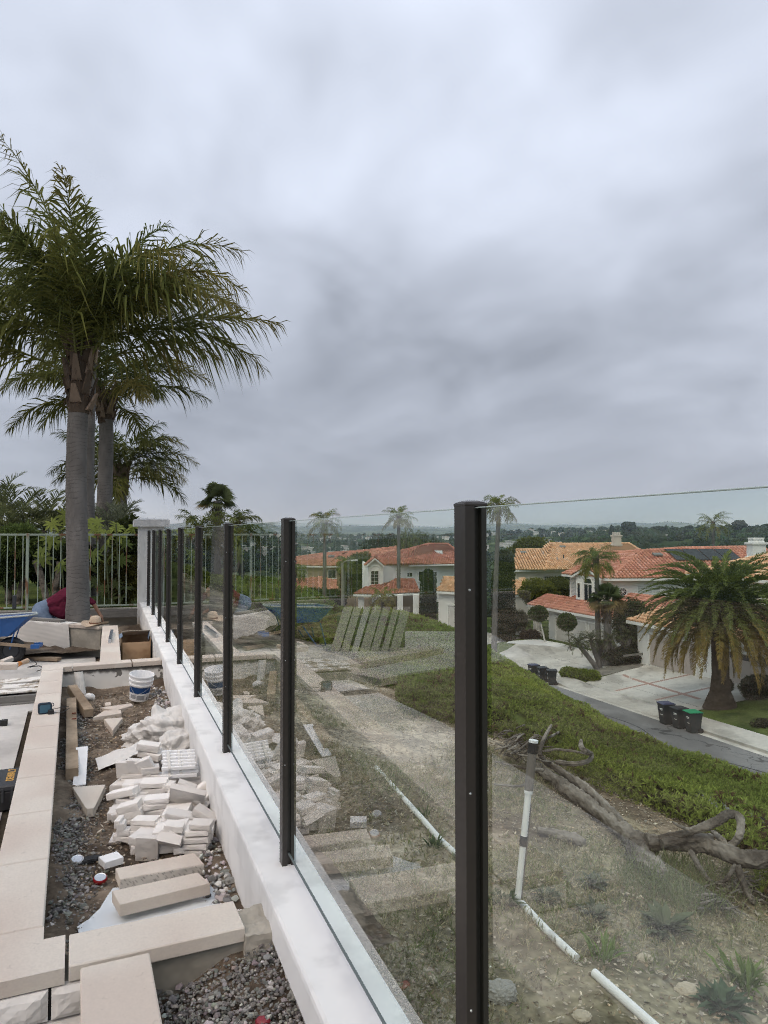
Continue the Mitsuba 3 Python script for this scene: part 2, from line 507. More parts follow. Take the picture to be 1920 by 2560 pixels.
# white garden wall carrying the glass fence
prof = [(0.612, -2.6), (0.612, -1.575), (0.600, -1.56), (0.600, -1.446), (0.604, -1.436), (0.614, -1.43), (0.832, -1.43), (0.841, -1.436), (0.845, -1.446), (0.845, -1.55), (0.834, -1.565), (0.834, -3.4)]
put('garden_wall', prism(prof, fx(0, 0), F_N, ZV, F_D, -3.0, 15.72), 'white_stucco', label='long low white stucco wall carrying the glass fence', cat='wall')
t = thing('wall_pillar', 'white stucco pillar with a flat cap at the far end of the glass fence', 'pillar')
put('shaft', cham(fx(15.98, 0.83, -0.95), F_D * 0.26, F_N * 0.26, ZV * 1.17, 0.012), 'white_stucco', t)
cp = prism(Polygon([(-.33, -.33), (.33, -.33), (.33, .33), (-.33, .33)]).buffer(0.03), fx(15.98, 0.83), F_N, -F_D, ZV, 0.155, 0.29)
put('cap', cp, 'white_stucco', t)
put('cap_crown', hull(np.vstack([boxv(fx(15.98, 0.83, 0.30), F_D * .34, F_N * .34, ZV * .008), boxv(fx(15.98, 0.83, 0.325), F_D * .2, F_N * .2, ZV * .008)])), 'white_stucco', t)

# ------------------------------------------------------------------ glass fence
gf = thing('glass_fence', 'frameless looking glass fence with dark bronze posts along the white wall', 'fence')
PW = 0.026
slot = 0.0085
post_prof = [(-PW, -PW), (PW, -PW), (PW, -slot + .005), (PW - .014, -slot + .005), (PW - .014, slot + .005), (PW, slot + .005), (PW, PW), (-PW, PW), (-PW, slot + .005), (-PW + .014, slot + .005), (-PW + .014, -slot + .005), (-PW, -slot + .005)]
us = [1.379 + 1.695 * (k - 1) for k in range(-2, 10)]
VG, ZG0, ZG1 = 0.740, -1.380, 0.056
for k, u in enumerate(us):
    if u < 0.5:
        continue
    p = put('post', prism(post_prof, fx(u, 0.735), F_D, F_N, ZV, -1.43, 0.060), 'bronze', gf)
    b = MB()
    b.mesh(cham(fx(u, 0.735, 0.0635), F_D * .0275, F_N * .0275, ZV * .0035, 0.0015))
    b.mesh(hull(np.vstack([boxv(fx(u, 0.735, .0675), F_D * .024, F_N * .024, ZV * .001), boxv(fx(u, 0.735, .0715), F_D * .013, F_N * .013, ZV * .001)])))
    put('post_cap', b, 'bronze', p)
    for z in (-0.12, -0.55, -1.0):
        put('screw', trimesh.Trimesh(*lathe([(0, .002), (.002, .0018), (.003, 0)], 10, fx(u - PW, 0.735 - 0.016, z), -F_D), process=False), 'alu', p)
for k in range(len(us)):
    u0, u1 = us[k] + 0.013, (us[k + 1] - 0.013 if k + 1 < len(us) else 15.70)
    if u1 < 0.0:
        continue
    wob = rng.normal(0, 0.0012, 2)
    a, b = fx(u0, VG + wob[0], ZG0), fx(u1, VG + wob[1], ZG0)
    up = ZV * (ZG1 - ZG0)
    pane = put('pane', (np.array([a, b, b + up, a + up]), np.array([[0, 1, 2], [0, 2, 3]])), 'glass', gf)
    m = (a + b) / 2
    put('top_edge', cham(m + up + ZV * .0010, (b - a) / 2, F_N * 0.005, ZV * 0.0010, .0004), 'glass_edge', pane)
    put('bottom_edge', cham(m - ZV * .0012, (b - a) / 2, F_N * 0.005, ZV * 0.0012, .0004), 'seal', pane)
mat('seal', pr((0.10, 0.115, 0.115), 0.6))

# ------------------------------------------------------------------ near planter
ZC, TC = -1.50, 0.055
pw = thing('planter_wall', 'low planter wall with pale pink cap stones around the stone pile', 'planter')
core = MB()
core.mesh(cham(px_(5.9, -0.194, -1.88), P_D * 3.14, P_N * 0.094, ZV * 0.322))
put('core', core, 'grey_stucco', pw)
put('far_face', cham(px_(8.945, 0.36, -1.88), P_D * 0.085, P_N * 0.645, ZV * 0.322), 'patchy_paint', pw, label='flaking white painted block face of the planter')
put('near_face', cham(px_(2.845, 0.265, -1.93), P_D * 0.085, P_N * 0.36, ZV * 0.372), 'grey_stucco', pw)
rb = trimesh.creation.box(extents=(2, 2, 2))
for _ in range(5):
    rb = rb.subdivide()
v = np.array(rb.vertices) * np.array([0.10, 0.058, 0.36])
nz = meshkit.fbm(v * 22, 4, 2) - 0.5
v = v + np.c_[.02 * nz, .02 * (meshkit.fbm(v * 25 + 7, 4, 3) - .5), np.where(v[:, 2] > .2, .035 * nz * (v[:, 2] - .2) / .16, 0)]
put('broken_block', (px_(2.82, 0.675, -1.885) + v[:, :1] * P_D + v[:, 1:2] * P_N + v[:, 2:] * ZV, rb.faces), 'grey_stucco', pw, label='broken rough concrete end of the planter wall')


def capst(u0, u1, v0, v1, parent, z=ZC, fr=px_, name='cap_stone', g=0.0036, D=P_D, N=P_N):
    return put(name, cham(fr((u0 + u1) / 2, (v0 + v1) / 2, z - TC / 2), D * ((u1 - u0) / 2 - g), N * ((v1 - v0) / 2 - g), ZV * TC / 2, 0.004), 'cap_stone', parent)


js = [3.058 + 0.626 * k for k in range(9)]
js[-1] = 8.06
js += [8.69]
for a, b in zip(js[:-1], js[1:]):
    capst(a, b, -0.304, -0.084, pw)
# corner pieces and cross caps
put('cap_stone', prism([(8.694, -.304), (8.694, -.086), (8.832, -.086), (8.832, .008), (9.055, .008), (9.055, -.304)], px_(0, 0), P_D, P_N, ZV, ZC - TC, ZC), 'cap_stone', pw)
capst(8.832, 9.055, 0.011, 0.648, pw)
capst(8.832, 9.055, 0.654, 0.985, pw)
put('cap_stone', prism([(2.735, -.31), (2.735, -.009), (2.958, -.009), (2.958, -.084), (3.053, -.084), (3.053, -.31)], px_(0, 0), P_D, P_N, ZV, ZC - TC, ZC), 'cap_stone', pw)
capst(2.733, 2.957, 0.0, 0.622, pw, ZC + 0.001)
# veneer on the near face
rows = [(-1.665, -1.560, [-.62, -.33, -.055, .20]), (-1.785, -1.673, [-.55, -.17, -.115 + .02, .25]), (-1.90, -1.793, [-.62, -.30, -.02, .26]), (-2.0, -1.908, [-.5, -.2, .05, .26])]
for z0, z1, vs in rows:
    for a, b in zip(vs[:-1], vs[1:]):
        if b - a < 0.04:
            continue
        us_, ws = np.linspace(a + .005, b - .005, 13), np.linspace(z0, z1, 7)

        def face(U, V):
            P = px_(2.745, 0) + U[..., None] * P_N + V[..., None] * ZV
            e = np.minimum(np.minimum((U - a - .005), (b - .005 - U)), np.minimum(V - z0, z1 - V))
            return P - P_D * (0.012 + 0.035 * np.minimum(e / 0.02, 1) * meshkit.fbm(P * 14, 3, 8))[..., None]
        mb = MB()
        gv, gfc = grid(face, us_, ws)
        mb.add(gv, gfc, (0.62, 0.60, 0.57))
        add_box(mb, px_(2.752, (a + b) / 2, (z0 + z1) / 2), P_D * .016, P_N * ((b - a) / 2 - .005), ZV * (z1 - z0) / 2, (0.58, 0.56, 0.53))
        put('stone', mb, 'v_stone', pw)
put('veneer_backing', cham(px_(2.758, -0.06, -1.90), P_D * .008, P_N * .26, ZV * .33), 'black', pw)

# loose cap stones on and in front of the planter


def loose_cap(pts, z, h, label, mat_='cap_stone', tilt=None, group=None):
    """A loose slab whose top outline is seen at these pixels, lying at height z."""
    P = np.array([onz(x, y, z) for x, y in pts])
    c = P.mean(0)
    q = np.vstack([P + (c - P) * 0.01, P - ZV * 0.004, P - ZV * (h - .004), P + (c - P) * 0.01 - ZV * h])
    k = put('cap_stone', hull(q), mat_, label=label, cat='cap stone', group=group)
    return k


C1 = 'loose cap stones waiting to be laid'
put('cap_stone', cham(px_(2.32, 0.153, -1.485 - TC / 2), P_D * 0.37, P_N * 0.113, ZV * TC / 2, 0.005), 'cap_stone', label='loose pink cap stone at the bottom edge, jutting out from the planter corner', cat='cap stone', group=C1)
put('step_wall', cham(px_(2.33, 0.153, -1.83), P_D * 0.40, P_N * 0.085, ZV * 0.288), 'grey_stucco', label='short grey stub wall under the jutting cap stone', cat='wall')
loose_cap([(280, 2227.5), (495, 2181), (525, 2208), (299.5, 2262)], -1.70, 0.055, 'squared cream block lying on the white plastic sheet', group=C1)
b1 = loose_cap([(288.6, 2171), (486, 2132), (511, 2160), (299.5, 2198)], -1.73, 0.055, 'cream block with a speckled broken front face, against the stone pile', group=C1)
P = [onz(x, y, -1.73) for x, y in ((299.5, 2198), (511, 2160))]
put('broken_face', cham((P[0] + P[1]) / 2 - ZV * .028 - P_D * .003, (P[1] - P[0]) / 2 * .985, P_D * .003, ZV * .0255, .001), 'cut_core', b1)
loose_cap([(181, 1967), (263.6, 1961), (237, 2017), (233, 2020), (218, 2022), (214, 2019)], -1.765, 0.058, 'large wedge cut cap stone with its tip towards the camera', group=C1)
loose_cap([(260, 1797), (307, 1793.6), (281.8, 1826)], -1.775, 0.056, 'small triangular cap stone offcut on the bare soil', group=C1)
loose_cap([(232, 1794), (262, 1776), (302, 1775), (304, 1783)], -1.79, 0.05, 'flat tapered cap stone offcut behind the small triangle', group=C1)
loose_cap([(250, 1769), (327, 1758), (333, 1763), (290, 1776)], -1.79, 0.05, 'long tapered cap stone offcut in front of the bucket', group=C1)
loose_cap([(262, 1757), (276, 1754), (278, 1762), (263, 1764)], -1.80, 0.04, 'tiny square stone chip behind the tapered offcuts', group=C1)
loose_cap([(46, 1729), (100, 1712), (130, 1724), (98, 1729)], DECK + TC, TC, 'cap stone lying on the patio beside the planter wall', group=C1)
loose_cap([(-6, 1655), (46, 1655), (42, 1661), (-6, 1662)], -1.68, 0.07, 'short cream block standing on the board-topped pallet', group=C1)
loose_cap([(0, 1650), (28, 1639), (34, 1643), (10, 1652)], -1.66, 0.05, 'pale block lying behind the block on the pallet', group=C1)
loose_cap([(246, 2142), (292, 2128), (309, 2143), (262, 2157)], -1.755, 0.035, 'small bright white tile lying on the soil near the crushed cans', 'white_plastic', group=C1)

# ------------------------------------------------------------------ the stone pile
PILE = [(855, 740, 160, 55, 10), (860, 800, 170, 50, 12), (880, 920, 130, 50, 0), (760, 965, 230, 35, 0), (985, 990, 190, 60, 6), (1220, 980, 180, 35, 3),
        (690, 1005, 80, 40, 0), (765, 1005, 85, 60, 0), (700, 1050, 90, 35, 0), (780, 1060, 60, 90, 0), (900, 1035, 190, 40, 0), (900, 1090, 180, 50, -3), (890, 1135, 200, 45, -2),
        (1160, 1060, 140, 60, 22), (1300, 1080, 80, 110, 55), (630, 1110, 220, 50, -14), (680, 1165, 145, 35, 0), (690, 1205, 90, 40, 0), (925, 1165, 185, 35, -2),
        (925, 1205, 180, 40, -2), (1090, 1215, 150, 30, 4), (695, 1225, 165, 60, -15), (710, 1280, 180, 60, -15), (690, 1330, 110, 40, -8), (910, 1255, 180, 45, -3),
        (920, 1300, 165, 50, 10), (1125, 1300, 250, 45, 12), (1300, 1290, 190, 60, 28), (815, 1335, 190, 40, -2), (815, 1380, 185, 35, 0), (960, 1350, 80, 40, 0),
        (1060, 1350, 180, 60, 6), (660, 1415, 90, 45, 0), (800, 1420, 190, 40, 0), (660, 1465, 150, 45, 10), (1060, 1385, 140, 50, 8), (1270, 1370, 160, 40, 0),
        (1245, 1420, 175, 40, -3), (1240, 1475, 190, 45, -3), (1230, 1530, 180, 40, -2), (1080, 1450, 150, 60, 35), (1110, 1560, 80, 50, 0), (1220, 1580, 140, 30, 0),
        (780, 1170, 60, 60, 0), (1010, 1060, 70, 60, 8), (1050, 1100, 60, 40, -5), (1240, 1010, 150, 35, 2), (850, 985, 60, 30, 0), (1180, 1225, 130, 30, 6), (740, 1120, 50, 40, 0),
        (640, 1380, 60, 70, -4), (1150, 1345, 90, 50, 10), (1000, 1420, 60, 40, 30), (980, 1260, 50, 40, 0), (610, 1350, 40, 60, 0), (1290, 1220, 60, 60, 20), (1260, 1160, 60, 50, 30)]
PG = 'loose veneer stones in the pile'
PL = 'cream stone glimpsed in the gaps under the top layer of the stone pile'


def pile_depth(x, y):
    """The stacks stand in tiers, one behind the other."""
    if y < 830:
        return 5.45
    if y < 1020:
        return 5.0
    if x < 800:
        return 4.85 if y < 1075 else (4.66 if y < 1215 else (4.44 if y < 1345 else 4.22))
    if x < 1020:
        return 4.76 if y < 1150 else (4.50 if y < 1318 else (4.24 if y < 1450 else 4.02))
    return 4.72 if y < 1100 else (4.5 if y < 1245 else (4.26 if y < 1362 else 4.0))


def pile_at(x, y, dz=0.0):
    q = at(x, y, pile_depth((x - 100) * 3.19, (y - 1640) * 3.19))
    return q + ZV * dz


def split_stone(c, ax, ay, az, seed, rough=0.05):
    """A chipped block: front (-ay) face bulged and uneven, the others sawn."""
    r = np.random.default_rng(seed)
    pts = []
    for i in (-1, 1):
        for k in (-1, 1):
            pts.append(c + ax * i * (1 - .03 * r.random()) + ay + az * k)
            for j in (1, 2):
                w = 1 - rough * r.random()
                pts.append(c + ax * i * w - ay * (0.90 + 0.08 * r.random()) + az * k * (0.90 + 0.1 * r.random() if j == 2 else 1))
    for _ in range(7):
        pts.append(c + ax * r.uniform(-.85, .85) - ay * r.uniform(0.95, 1.06) + az * r.uniform(-.8, .8))
    return hull(pts)


def stone_col(r):
    g = 0.55 + 0.12 * r.random()
    w = r.random()
    return (g * 1.03, g * (0.985 + .01 * w), g * (0.93 + .03 * w))


def pstone(c, w, h, d, roll, yaw, seed, pitch=0.0, label=PL, group=PG):
    r = np.random.default_rng(seed)
    ax = F_N * math.cos(yaw) + F_D * math.sin(yaw)
    ay = np.cross(ZV, ax)
    rr = math.radians(roll)
    ax, az = ax * math.cos(rr) - ZV * math.sin(rr), ax * math.sin(rr) + ZV * math.cos(rr)
    ay, az = ay * math.cos(pitch) + az * math.sin(pitch), az * math.cos(pitch) - ay * math.sin(pitch)
    mb = MB().mesh(split_stone(c + ay * d / 2, ax * w / 2, ay * d / 2, az * h / 2, seed), stone_col(r))
    return put('veneer_stone', mb, 'v_stone', label=label, cat='stone', group=group)


ORD = 'topmost,second,third,fourth,fifth,sixth,seventh,eighth,ninth,tenth,eleventh,twelfth,thirteenth,fourteenth,fifteenth,sixteenth,seventeenth,eighteenth,nineteenth,twentieth,last'.split(',')
COLS = ((0, 770, 'left side'), (770, 865, 'left centre'), (865, 985, 'middle'), (985, 1155, 'right centre'), (1155, 9999, 'right side'))
PLAB = {}
for lo, hi, nm in COLS:
    for k, i in enumerate(sorted((i for i, q in enumerate(PILE) if lo <= q[0] < hi), key=lambda i: PILE[i][1])):
        x, y, w, h, rot = PILE[i]
        look = ('long' if w > 185 else 'short' if w < 100 else 'mid sized') + (' tilted' if abs(rot) > 9 else '')
        PLAB[i] = f'{look} cream stone, {ORD[k]} from the top, {nm} of the stone pile'
for i, (x, y, w, h, rot) in enumerate(PILE):
    r = np.random.default_rng(100 + i)
    c = pile_at(100 + x / 3.19, 1640 + y / 3.19)
    s = c[1] / FPX / 3.19
    pstone(c, w * s * 1.06, max(h * s * 0.97, 0.030), r.uniform(0.078, 0.105), rot, r.normal(-0.28, 0.12), 100 + i, r.normal(0, .05), PLAB[i])
for i in range(24):                                                    # the layers below, glimpsed between
    r = np.random.default_rng(400 + i)
    x, y = r.uniform(640, 1270), r.uniform(1000, 1560)
    c = pile_at(100 + x / 3.19, 1640 + y / 3.19, -0.03) + F_D * 0.07
    c[2] = min(c[2], -1.70)
    pstone(c, r.uniform(.14, .24), 0.045, .15, r.normal(0, 4), r.normal(-.25, .15), 400 + i)
# plates that stand or lean with the rough face showing
for x, y, w, h, roll, pitch, lab in ((1170, 1140, 280, 185, 14, 0.75, 'widest rough cream plate tilted face up near the top right of the pile'),
                                     (850, 1548, 180, 190, 4, 0.25, 'rough cream plate standing upright at the front of the pile'),
                                     (765, 1550, 90, 165, -6, 0.22, 'thin plate standing edge-on behind the front upright plate'),
                                     (655, 915, 95, 125, 0, 0.30, 'plate leaning upright at the back left corner of the pile'),
                                     (745, 890, 110, 105, 5, 0.35, 'plate leaning between the back left plate and the strapped strips'),
                                     (835, 880, 120, 95, -20, 0.4, 'pointed plate leaning behind the flat stones at the back'),
                                     (905, 1425, 48, 120, -12, 0.1, 'narrow stone standing on end in the front centre of the pile'),
                                     (952, 1420, 50, 108, -16, 0.1, 'second narrow stone standing on end, right of its twin'),
                                     (1025, 1505, 185, 115, 14, 1.0, 'thick square stone lying flat at the front of the pile')):
    c = pile_at(100 + x / 3.19, 1640 + y / 3.19, 0.0)
    s = c[1] / FPX / 3.19
    pstone(c, w * s, h * s * (1.0 + 0.35 * pitch), 0.035 if pitch < .9 else .05, roll, -0.3, x, pitch, lab)
# strips of mosaic strapped together
for j, (x, y, w, h) in enumerate(((1112, 862, 255, 72), (1120, 925, 275, 50))):
    t = thing('strip_bundle', ('upper' if j == 0 else 'lower') + ' of the two bundles of thin white stone strips held by bands', 'stone bundle', 'strapped bundles of stone strips')
    c = pile_at(100 + x / 3.19, 1640 + y / 3.19, 0.02)
    s = c[1] / FPX / 3.19
    W = w * s
    for k in range(6 if j == 0 else 4):
        cc = c + F_D * (k * 0.028 - .05) + ZV * (k * 0.014 - .03) + F_N * rng.normal(0, .006)
        put('strip', cham(cc, (F_N * math.cos(.2) - F_D * math.sin(.2)) * W / 2, F_D * .010, ZV * .011, .002), 'white_plastic', t)
    for q in (-.62, 0, .62):
        put('band', cham(c + F_N * q * W / 2 + F_D * .015 + ZV * .012, F_N * .009, F_D * .075 + ZV * .0375, ZV * .0035, .001), 'foam_sheet', t)

# ------------------------------------------------------------------ gravel and clods
lump = trimesh.creation.icosphere(subdivisions=0)


def scatter(name, pts, size, col, seed, mat_='v_matte', label=None, flat=0.7, var=0.35):
    r = np.random.default_rng(seed)
    n = len(pts)
    L, Fc = lump.vertices, lump.faces
    sc = r.uniform(0.5, 1.0, (n, 1, 3)) * np.exp(r.normal(-.2, .38, (n, 1, 1))) * np.asarray(size).reshape(-1, 1, 1)
    sc[..., 2] *= flat
    jit = 1 + r.uniform(-.38, .38, (n, len(L), 1))
    a = r.uniform(0, 2 * np.pi, n)
    ca, sa = np.cos(a)[:, None], np.sin(a)[:, None]
    q = L[None] * jit * sc
    q = np.stack([q[..., 0] * ca - q[..., 1] * sa, q[..., 0] * sa + q[..., 1] * ca, q[..., 2]], -1)
    V = (q + np.asarray(pts)[:, None]).reshape(-1, 3)
    Fa = (Fc[None] + (np.arange(n) * len(L))[:, None, None]).reshape(-1, 3)
    c = np.asarray(col) * np.exp(r.normal(0, var, (n, 1))) * (1 + r.normal(0, .04, (n, 3)))
    mb = MB().add(V, Fa, np.repeat(np.clip(c, 0.01, .8), len(L), 0))
    return put(name, mb, mat_, label=label, cat=name.split('_')[-1], kind='stuff')


r = np.random.default_rng(5)
u, v = r.uniform(2.98, 8.75, 14000), np.abs(r.normal(0, .10, 14000)) - .085
g1 = px_(0, 0) + u[:, None] * P_D + v[:, None] * P_N + ZV * (SOIL + r.uniform(-.01, .04, 14000) - .08 * np.clip(v, 0, .4))[:, None]
u, v = r.uniform(1.9, 2.75, 7000), r.uniform(.26, .78, 7000)
g2 = px_(0, 0) + u[:, None] * P_D + v[:, None] * P_N + ZV * (-1.70 + .10 * np.clip((v - .35) / .3, 0, 1) + r.uniform(-.03, .03, 7000))[:, None]
scatter('gravel', np.vstack([g1, g2]), np.r_[np.full(len(g1), .0108), np.full(len(g2), .0078) * np.where(r.random(len(g2)) < .06, 2.2, 1)], (0.19, 0.183, 0.172), 6, label='loose grey gravel and broken mortar along the planter wall')
u, v = r.uniform(3.0, 12.8, 3600), 0.595 - np.abs(r.normal(0, .07, 3600))
g3 = fx(0, 0) + u[:, None] * F_D + v[:, None] * F_N + ZV * (np.where(u < 2.8, -1.62, np.where(u < 9.3, SOIL + .02, -1.93)) + r.uniform(-.01, .06, 3600))[:, None]
scatter('rubble', g3, 0.017, (0.36, 0.35, 0.335), 8, label='pale mortar rubble lying along the foot of the white wall', var=.5)
u, v = r.uniform(2.98, 8.75, 5000), r.uniform(-.05, 1.0, 5000)
g4 = px_(0, 0) + u[:, None] * P_D + v[:, None] * P_N
ok = (g4 @ F_N) < 0.58
g4 = g4[ok] + ZV * (SOIL + r.uniform(-.005, .02, ok.sum()))[:, None]
scatter('soil_clods', g4, 0.0085, (0.20, 0.155, 0.11), 9, label='brown clods and chips on the bare planter soil', var=.5)

r = np.random.default_rng(12)
n = 9000
u, v = r.uniform(2.98, 8.75, n), r.uniform(-.05, 1.1, n)
P = px_(0, 0) + u[:, None] * P_D + v[:, None] * P_N
P = P[(P @ F_N) < .58]
n = len(P)
P = P + ZV * (SOIL + r.uniform(.0, .03, (n, 1)))
a = r.uniform(0, 2 * np.pi, n)
d, w = np.stack([np.cos(a), np.sin(a), r.normal(0, .2, n)], 1), np.stack([-np.sin(a), np.cos(a), r.normal(0, .4, n)], 1)
L, W = np.exp(r.normal(-4.0, .55, n))[:, None], np.exp(r.normal(-5.2, .45, n))[:, None]
V = np.stack([P - d * L / 2, P - d * L * .1 + w * W, P + d * L / 2, P + d * L * .1 - w * W], 1).reshape(-1, 3)
F = (np.array([[0, 1, 2], [0, 2, 3]])[None] + (np.arange(n) * 4)[:, None, None]).reshape(-1, 3)
c = np.where(r.random((n, 1)) < .22, [[.42, .38, .32]], np.where(r.random((n, 1)) < .5, [[.22, .19, .16]], [[.07, .055, .045]])) * np.exp(r.normal(0, .25, (n, 1)))
put('soil_debris', MB().add(V, F, np.repeat(c, 4, 0)), 'v_matte', label='bark chips and builders debris strewn over the planter soil', cat='debris', kind='stuff')

# ------------------------------------------------------------------ things in and on the planter


def beam(a, b, w, h, mat_='wood', r=0.003, up=ZV):
    a, b = np.asarray(a, float), np.asarray(b, float)
    d = unit(b - a)
    s = unit(np.cross(d, up))
    return cham((a + b) / 2, (b - a) / 2, s * w / 2, np.cross(s, d) * h / 2, r)


put('timber', beam(onz(180, 1722, -1.66), onz(222, 1783, -1.77), 0.09, 0.085), 'wood', label='short timber lying across the corner under the far planter wall', cat='timber')
k = put('timber', beam(onz(178, 1755, -1.70), onz(180, 1936, -1.745), 0.088, 0.088), 'wood', label='long weathered timber lying along the planter wall', cat='timber')
mk = MB()
for y in (1783, 1797):
    add_box(mk, onz(185, y, -1.655), P_N * .018, P_D * .008, ZV * .0035, lin(96, 40, 24))
put('paint_mark', mk, 'v_matte', k)
put('panel', beam(onz(205, 1868, -1.69), onz(198, 1964, -1.79), 0.088, 0.012), 'white_plastic', label='thin white board leaning on the long timber', cat='board')
st = MB()
a, b = px_(8.80, 0.07, -1.555), px_(8.70, 0.115, -1.85)
st.add(*grid(lambda U, V: a + (b - a) * V[..., None] + P_N * (0.048 * np.sin(U))[..., None] - P_D * (0.03 * np.cos(U))[..., None], np.linspace(-1.4, 1.4, 9), np.linspace(0, 1, 5)))
put('foam_strip', st, 'foam_sheet', label='curled white strip leaning against the flaking planter face', cat='strip')
pv = MB()
pv.add(*tube(spline([onz(210, 1746, -1.80), onz(222, 1741, -1.775), onz(231, 1745, -1.80)], 5), .038, 12))
put('pipe_elbow', pv, 'pvc', label='white pipe elbow half buried below the curled strip', cat='pipe fitting')

# bucket
bo = onz(347, 1748, -1.80)
bax = unit(np.array([0.15, -0.10, 1.0]))
bk = thing('bucket', 'small white plastic bucket with a blue label, tilted on the rubble', 'bucket')
H, R0, R1 = 0.285, 0.098, 0.121
rad = lambda h: R0 + (R1 - R0) * h / H
pr_ = [(0.001, 0.004), (R0 - .006, 0), (R0, .006), (rad(.17), .17), (rad(.175) + .012, .176), (rad(.19) + .012, .19), (rad(.192) + .003, .193), (rad(.215) + .003, .215), (rad(.22) + .014, .221), (rad(.235) + .014, .236), (rad(.24) + .004, .24),
       (rad(.27) + .005, .272), (rad(.275) + .012, .274), (rad(H) + .010, H), (rad(H) + .002, H), (rad(.26) - .003, .26), (R0 - .004, .02), (0.001, .018)]
put('body', lathe(pr_, 48, bo, bax), 'white_plastic', bk, smooth=40)
side = unit(np.cross(bax, unit(-bo)))
fwd = np.cross(side, bax)
fwd = fwd if np.dot(fwd, -bo) > 0 else -fwd


def bucket_patch(a0, a1, h0, h1, off):
    return grid(lambda A, Hh: bo + bax * Hh[..., None] + (rad(Hh) + off)[..., None] * (np.cos(A)[..., None] * fwd + np.sin(A)[..., None] * side), np.linspace(a0, a1, 14), np.linspace(h0, h1, 3))


put('label', MB().add(*bucket_patch(-1.35, 1.25, .095, .163, .0012), lin(22, 62, 112)), 'v_semi', bk, label='blue band of the bucket label')
m = MB()
for a0, a1, h0, h1 in ((-1.0, -.35, .035, .078), (-.25, .55, .025, .075), (.78, 1.05, .02, .055)):
    m.add(*bucket_patch(a0, a1, h0, h1, .0015), lin(150, 152, 155))
put('label_print', m, 'v_matte', bk)
put('wire_handle', tube(spline([bo + bax * .20 + side * (rad(.2) + .016), bo + bax * .135 + fwd * (rad(.13) + .02) + side * .05, bo + bax * .105 + fwd * (rad(.1) + .016) - side * .05, bo + bax * .20 - side * (rad(.2) + .016)], 8), .0022, 6), 'alu', bk)

# speaker, adapter, cable on the cap
sp = thing('speaker', 'small dark blue portable speaker standing on the planter cap', 'speaker')
so = onz(112, 1784, ZC)
sx, sy = unit(P_N + P_D * .12), unit(P_D - P_N * .12)
pg = Polygon([(-.052, 0), (.052, 0), (.052, .088), (-.052, .088)]).buffer(-.018).buffer(.018, 6)
put('body', prism(pg, so, sx, ZV, sy, -.02, .022), 'v_semi' if False else 'speaker_dark', sp)
put('grille', prism(pg.buffer(-.012), so, sx, ZV, sy, -.0235, -.0195), 'speaker_face', sp)
put('strap', tube([so + sx * .05 + ZV * z + sx * q for z, q in ((.055, 0), (.057, .012), (.064, .018), (.074, .016), (.080, .008), (.081, 0))], .0035, 6), 'speaker_dark', sp)
mat('speaker_dark', pr((0.012, 0.025, 0.042), 0.6))
mat('speaker_face', pr((0.045, 0.115, 0.165), 0.75))
put('adapter', cham(so + sx * .042 - sy * .045 + ZV * .018, sx * .022, sy * .018, ZV * .018, .004), 'black', label='small black adapter box in front of the speaker', cat='adapter')
cb = [so + sx * .055 - sy * .03 + ZV * .012, so + sx * .11 - sy * .06 + ZV * .006, so + sx * .16 + sy * .0 + ZV * .005, so + sx * .2 + sy * .10 + ZV * .0]
cable = MB().add(*tube(spline(cb, 8), .0028, 6))
cable.add(*tube(spline([so + sx * .05 + ZV * .03, so + sx * .10 + sy * .02 + ZV * .028, so + sx * .15 + sy * .09 + ZV * .02, so + sx * .20 + sy * .13 + ZV * .005], 8), .0028, 6))
put('cable', cable, 'black', label='thin black cable running from the speaker over the cap', cat='cable')

# sacks


def crumple(c, s, seed, amp=0.22, sub=5, rot=0.0, rough=True):
    m = trimesh.creation.icosphere(subdivisions=sub)
    v = m.vertices
    if rough:
        f1 = np.abs(meshkit.fbm(v * 1.8 + seed, 3, seed) - .5) * 2
        f2 = np.abs(meshkit.fbm(v * 4.0 + seed + 5, 2, seed + 1) - .5) * 2
        k = 1 + amp * (f1 - .3) + amp * .55 * (f2 - .3)
    else:                                                               # creased cloth: sharp folds along warped directions
        r_ = np.random.default_rng(seed)
        k = 1 + .30 * (meshkit.fbm(v * 1.3 + seed, 2, seed) - .5)
        for q in range(8):
            a = unit(r_.normal(0, 1, 3))
            w = meshkit.fbm(v * (.8 + .25 * q) + 3 * q + seed, 2, seed + q)
            ph = np.abs(((1.1 + .7 * q) * (v @ a) + 2.2 * w) % 2 - 1)
            k = k + amp * (.74 ** q) * (ph - .5) * .8
    v = v * k[:, None] * np.asarray(s)
    ca, sa = math.cos(rot), math.sin(rot)
    v = np.stack([v[:, 0] * ca - v[:, 1] * sa, v[:, 0] * sa + v[:, 1] * ca, v[:, 2]], 1)
    return trimesh.Trimesh(v + c, m.faces, process=False)


SG = 'crumpled white sacks behind the stone pile'
put('sack', crumple(onz(405, 1828, -1.70), (.24, .20, .17), 3, .45, 6, .3, False), 'sack', smooth=True, label='large crumpled white woven sack leaning on the white wall', cat='sack', group=SG)
put('sack', crumple(onz(436, 1876, -1.73), (.19, .14, .13), 9, .42, 6, 1.2, False), 'sack', smooth=True, label='bulging lower sack between the stone pile and the wall', cat='sack', group=SG)
put('sack', crumple(onz(352, 1848, -1.78), (.15, .13, .075), 14, .45, 6, .5, False), 'sack', smooth=True, label='small folded sack end left of the large sack', cat='sack', group=SG)


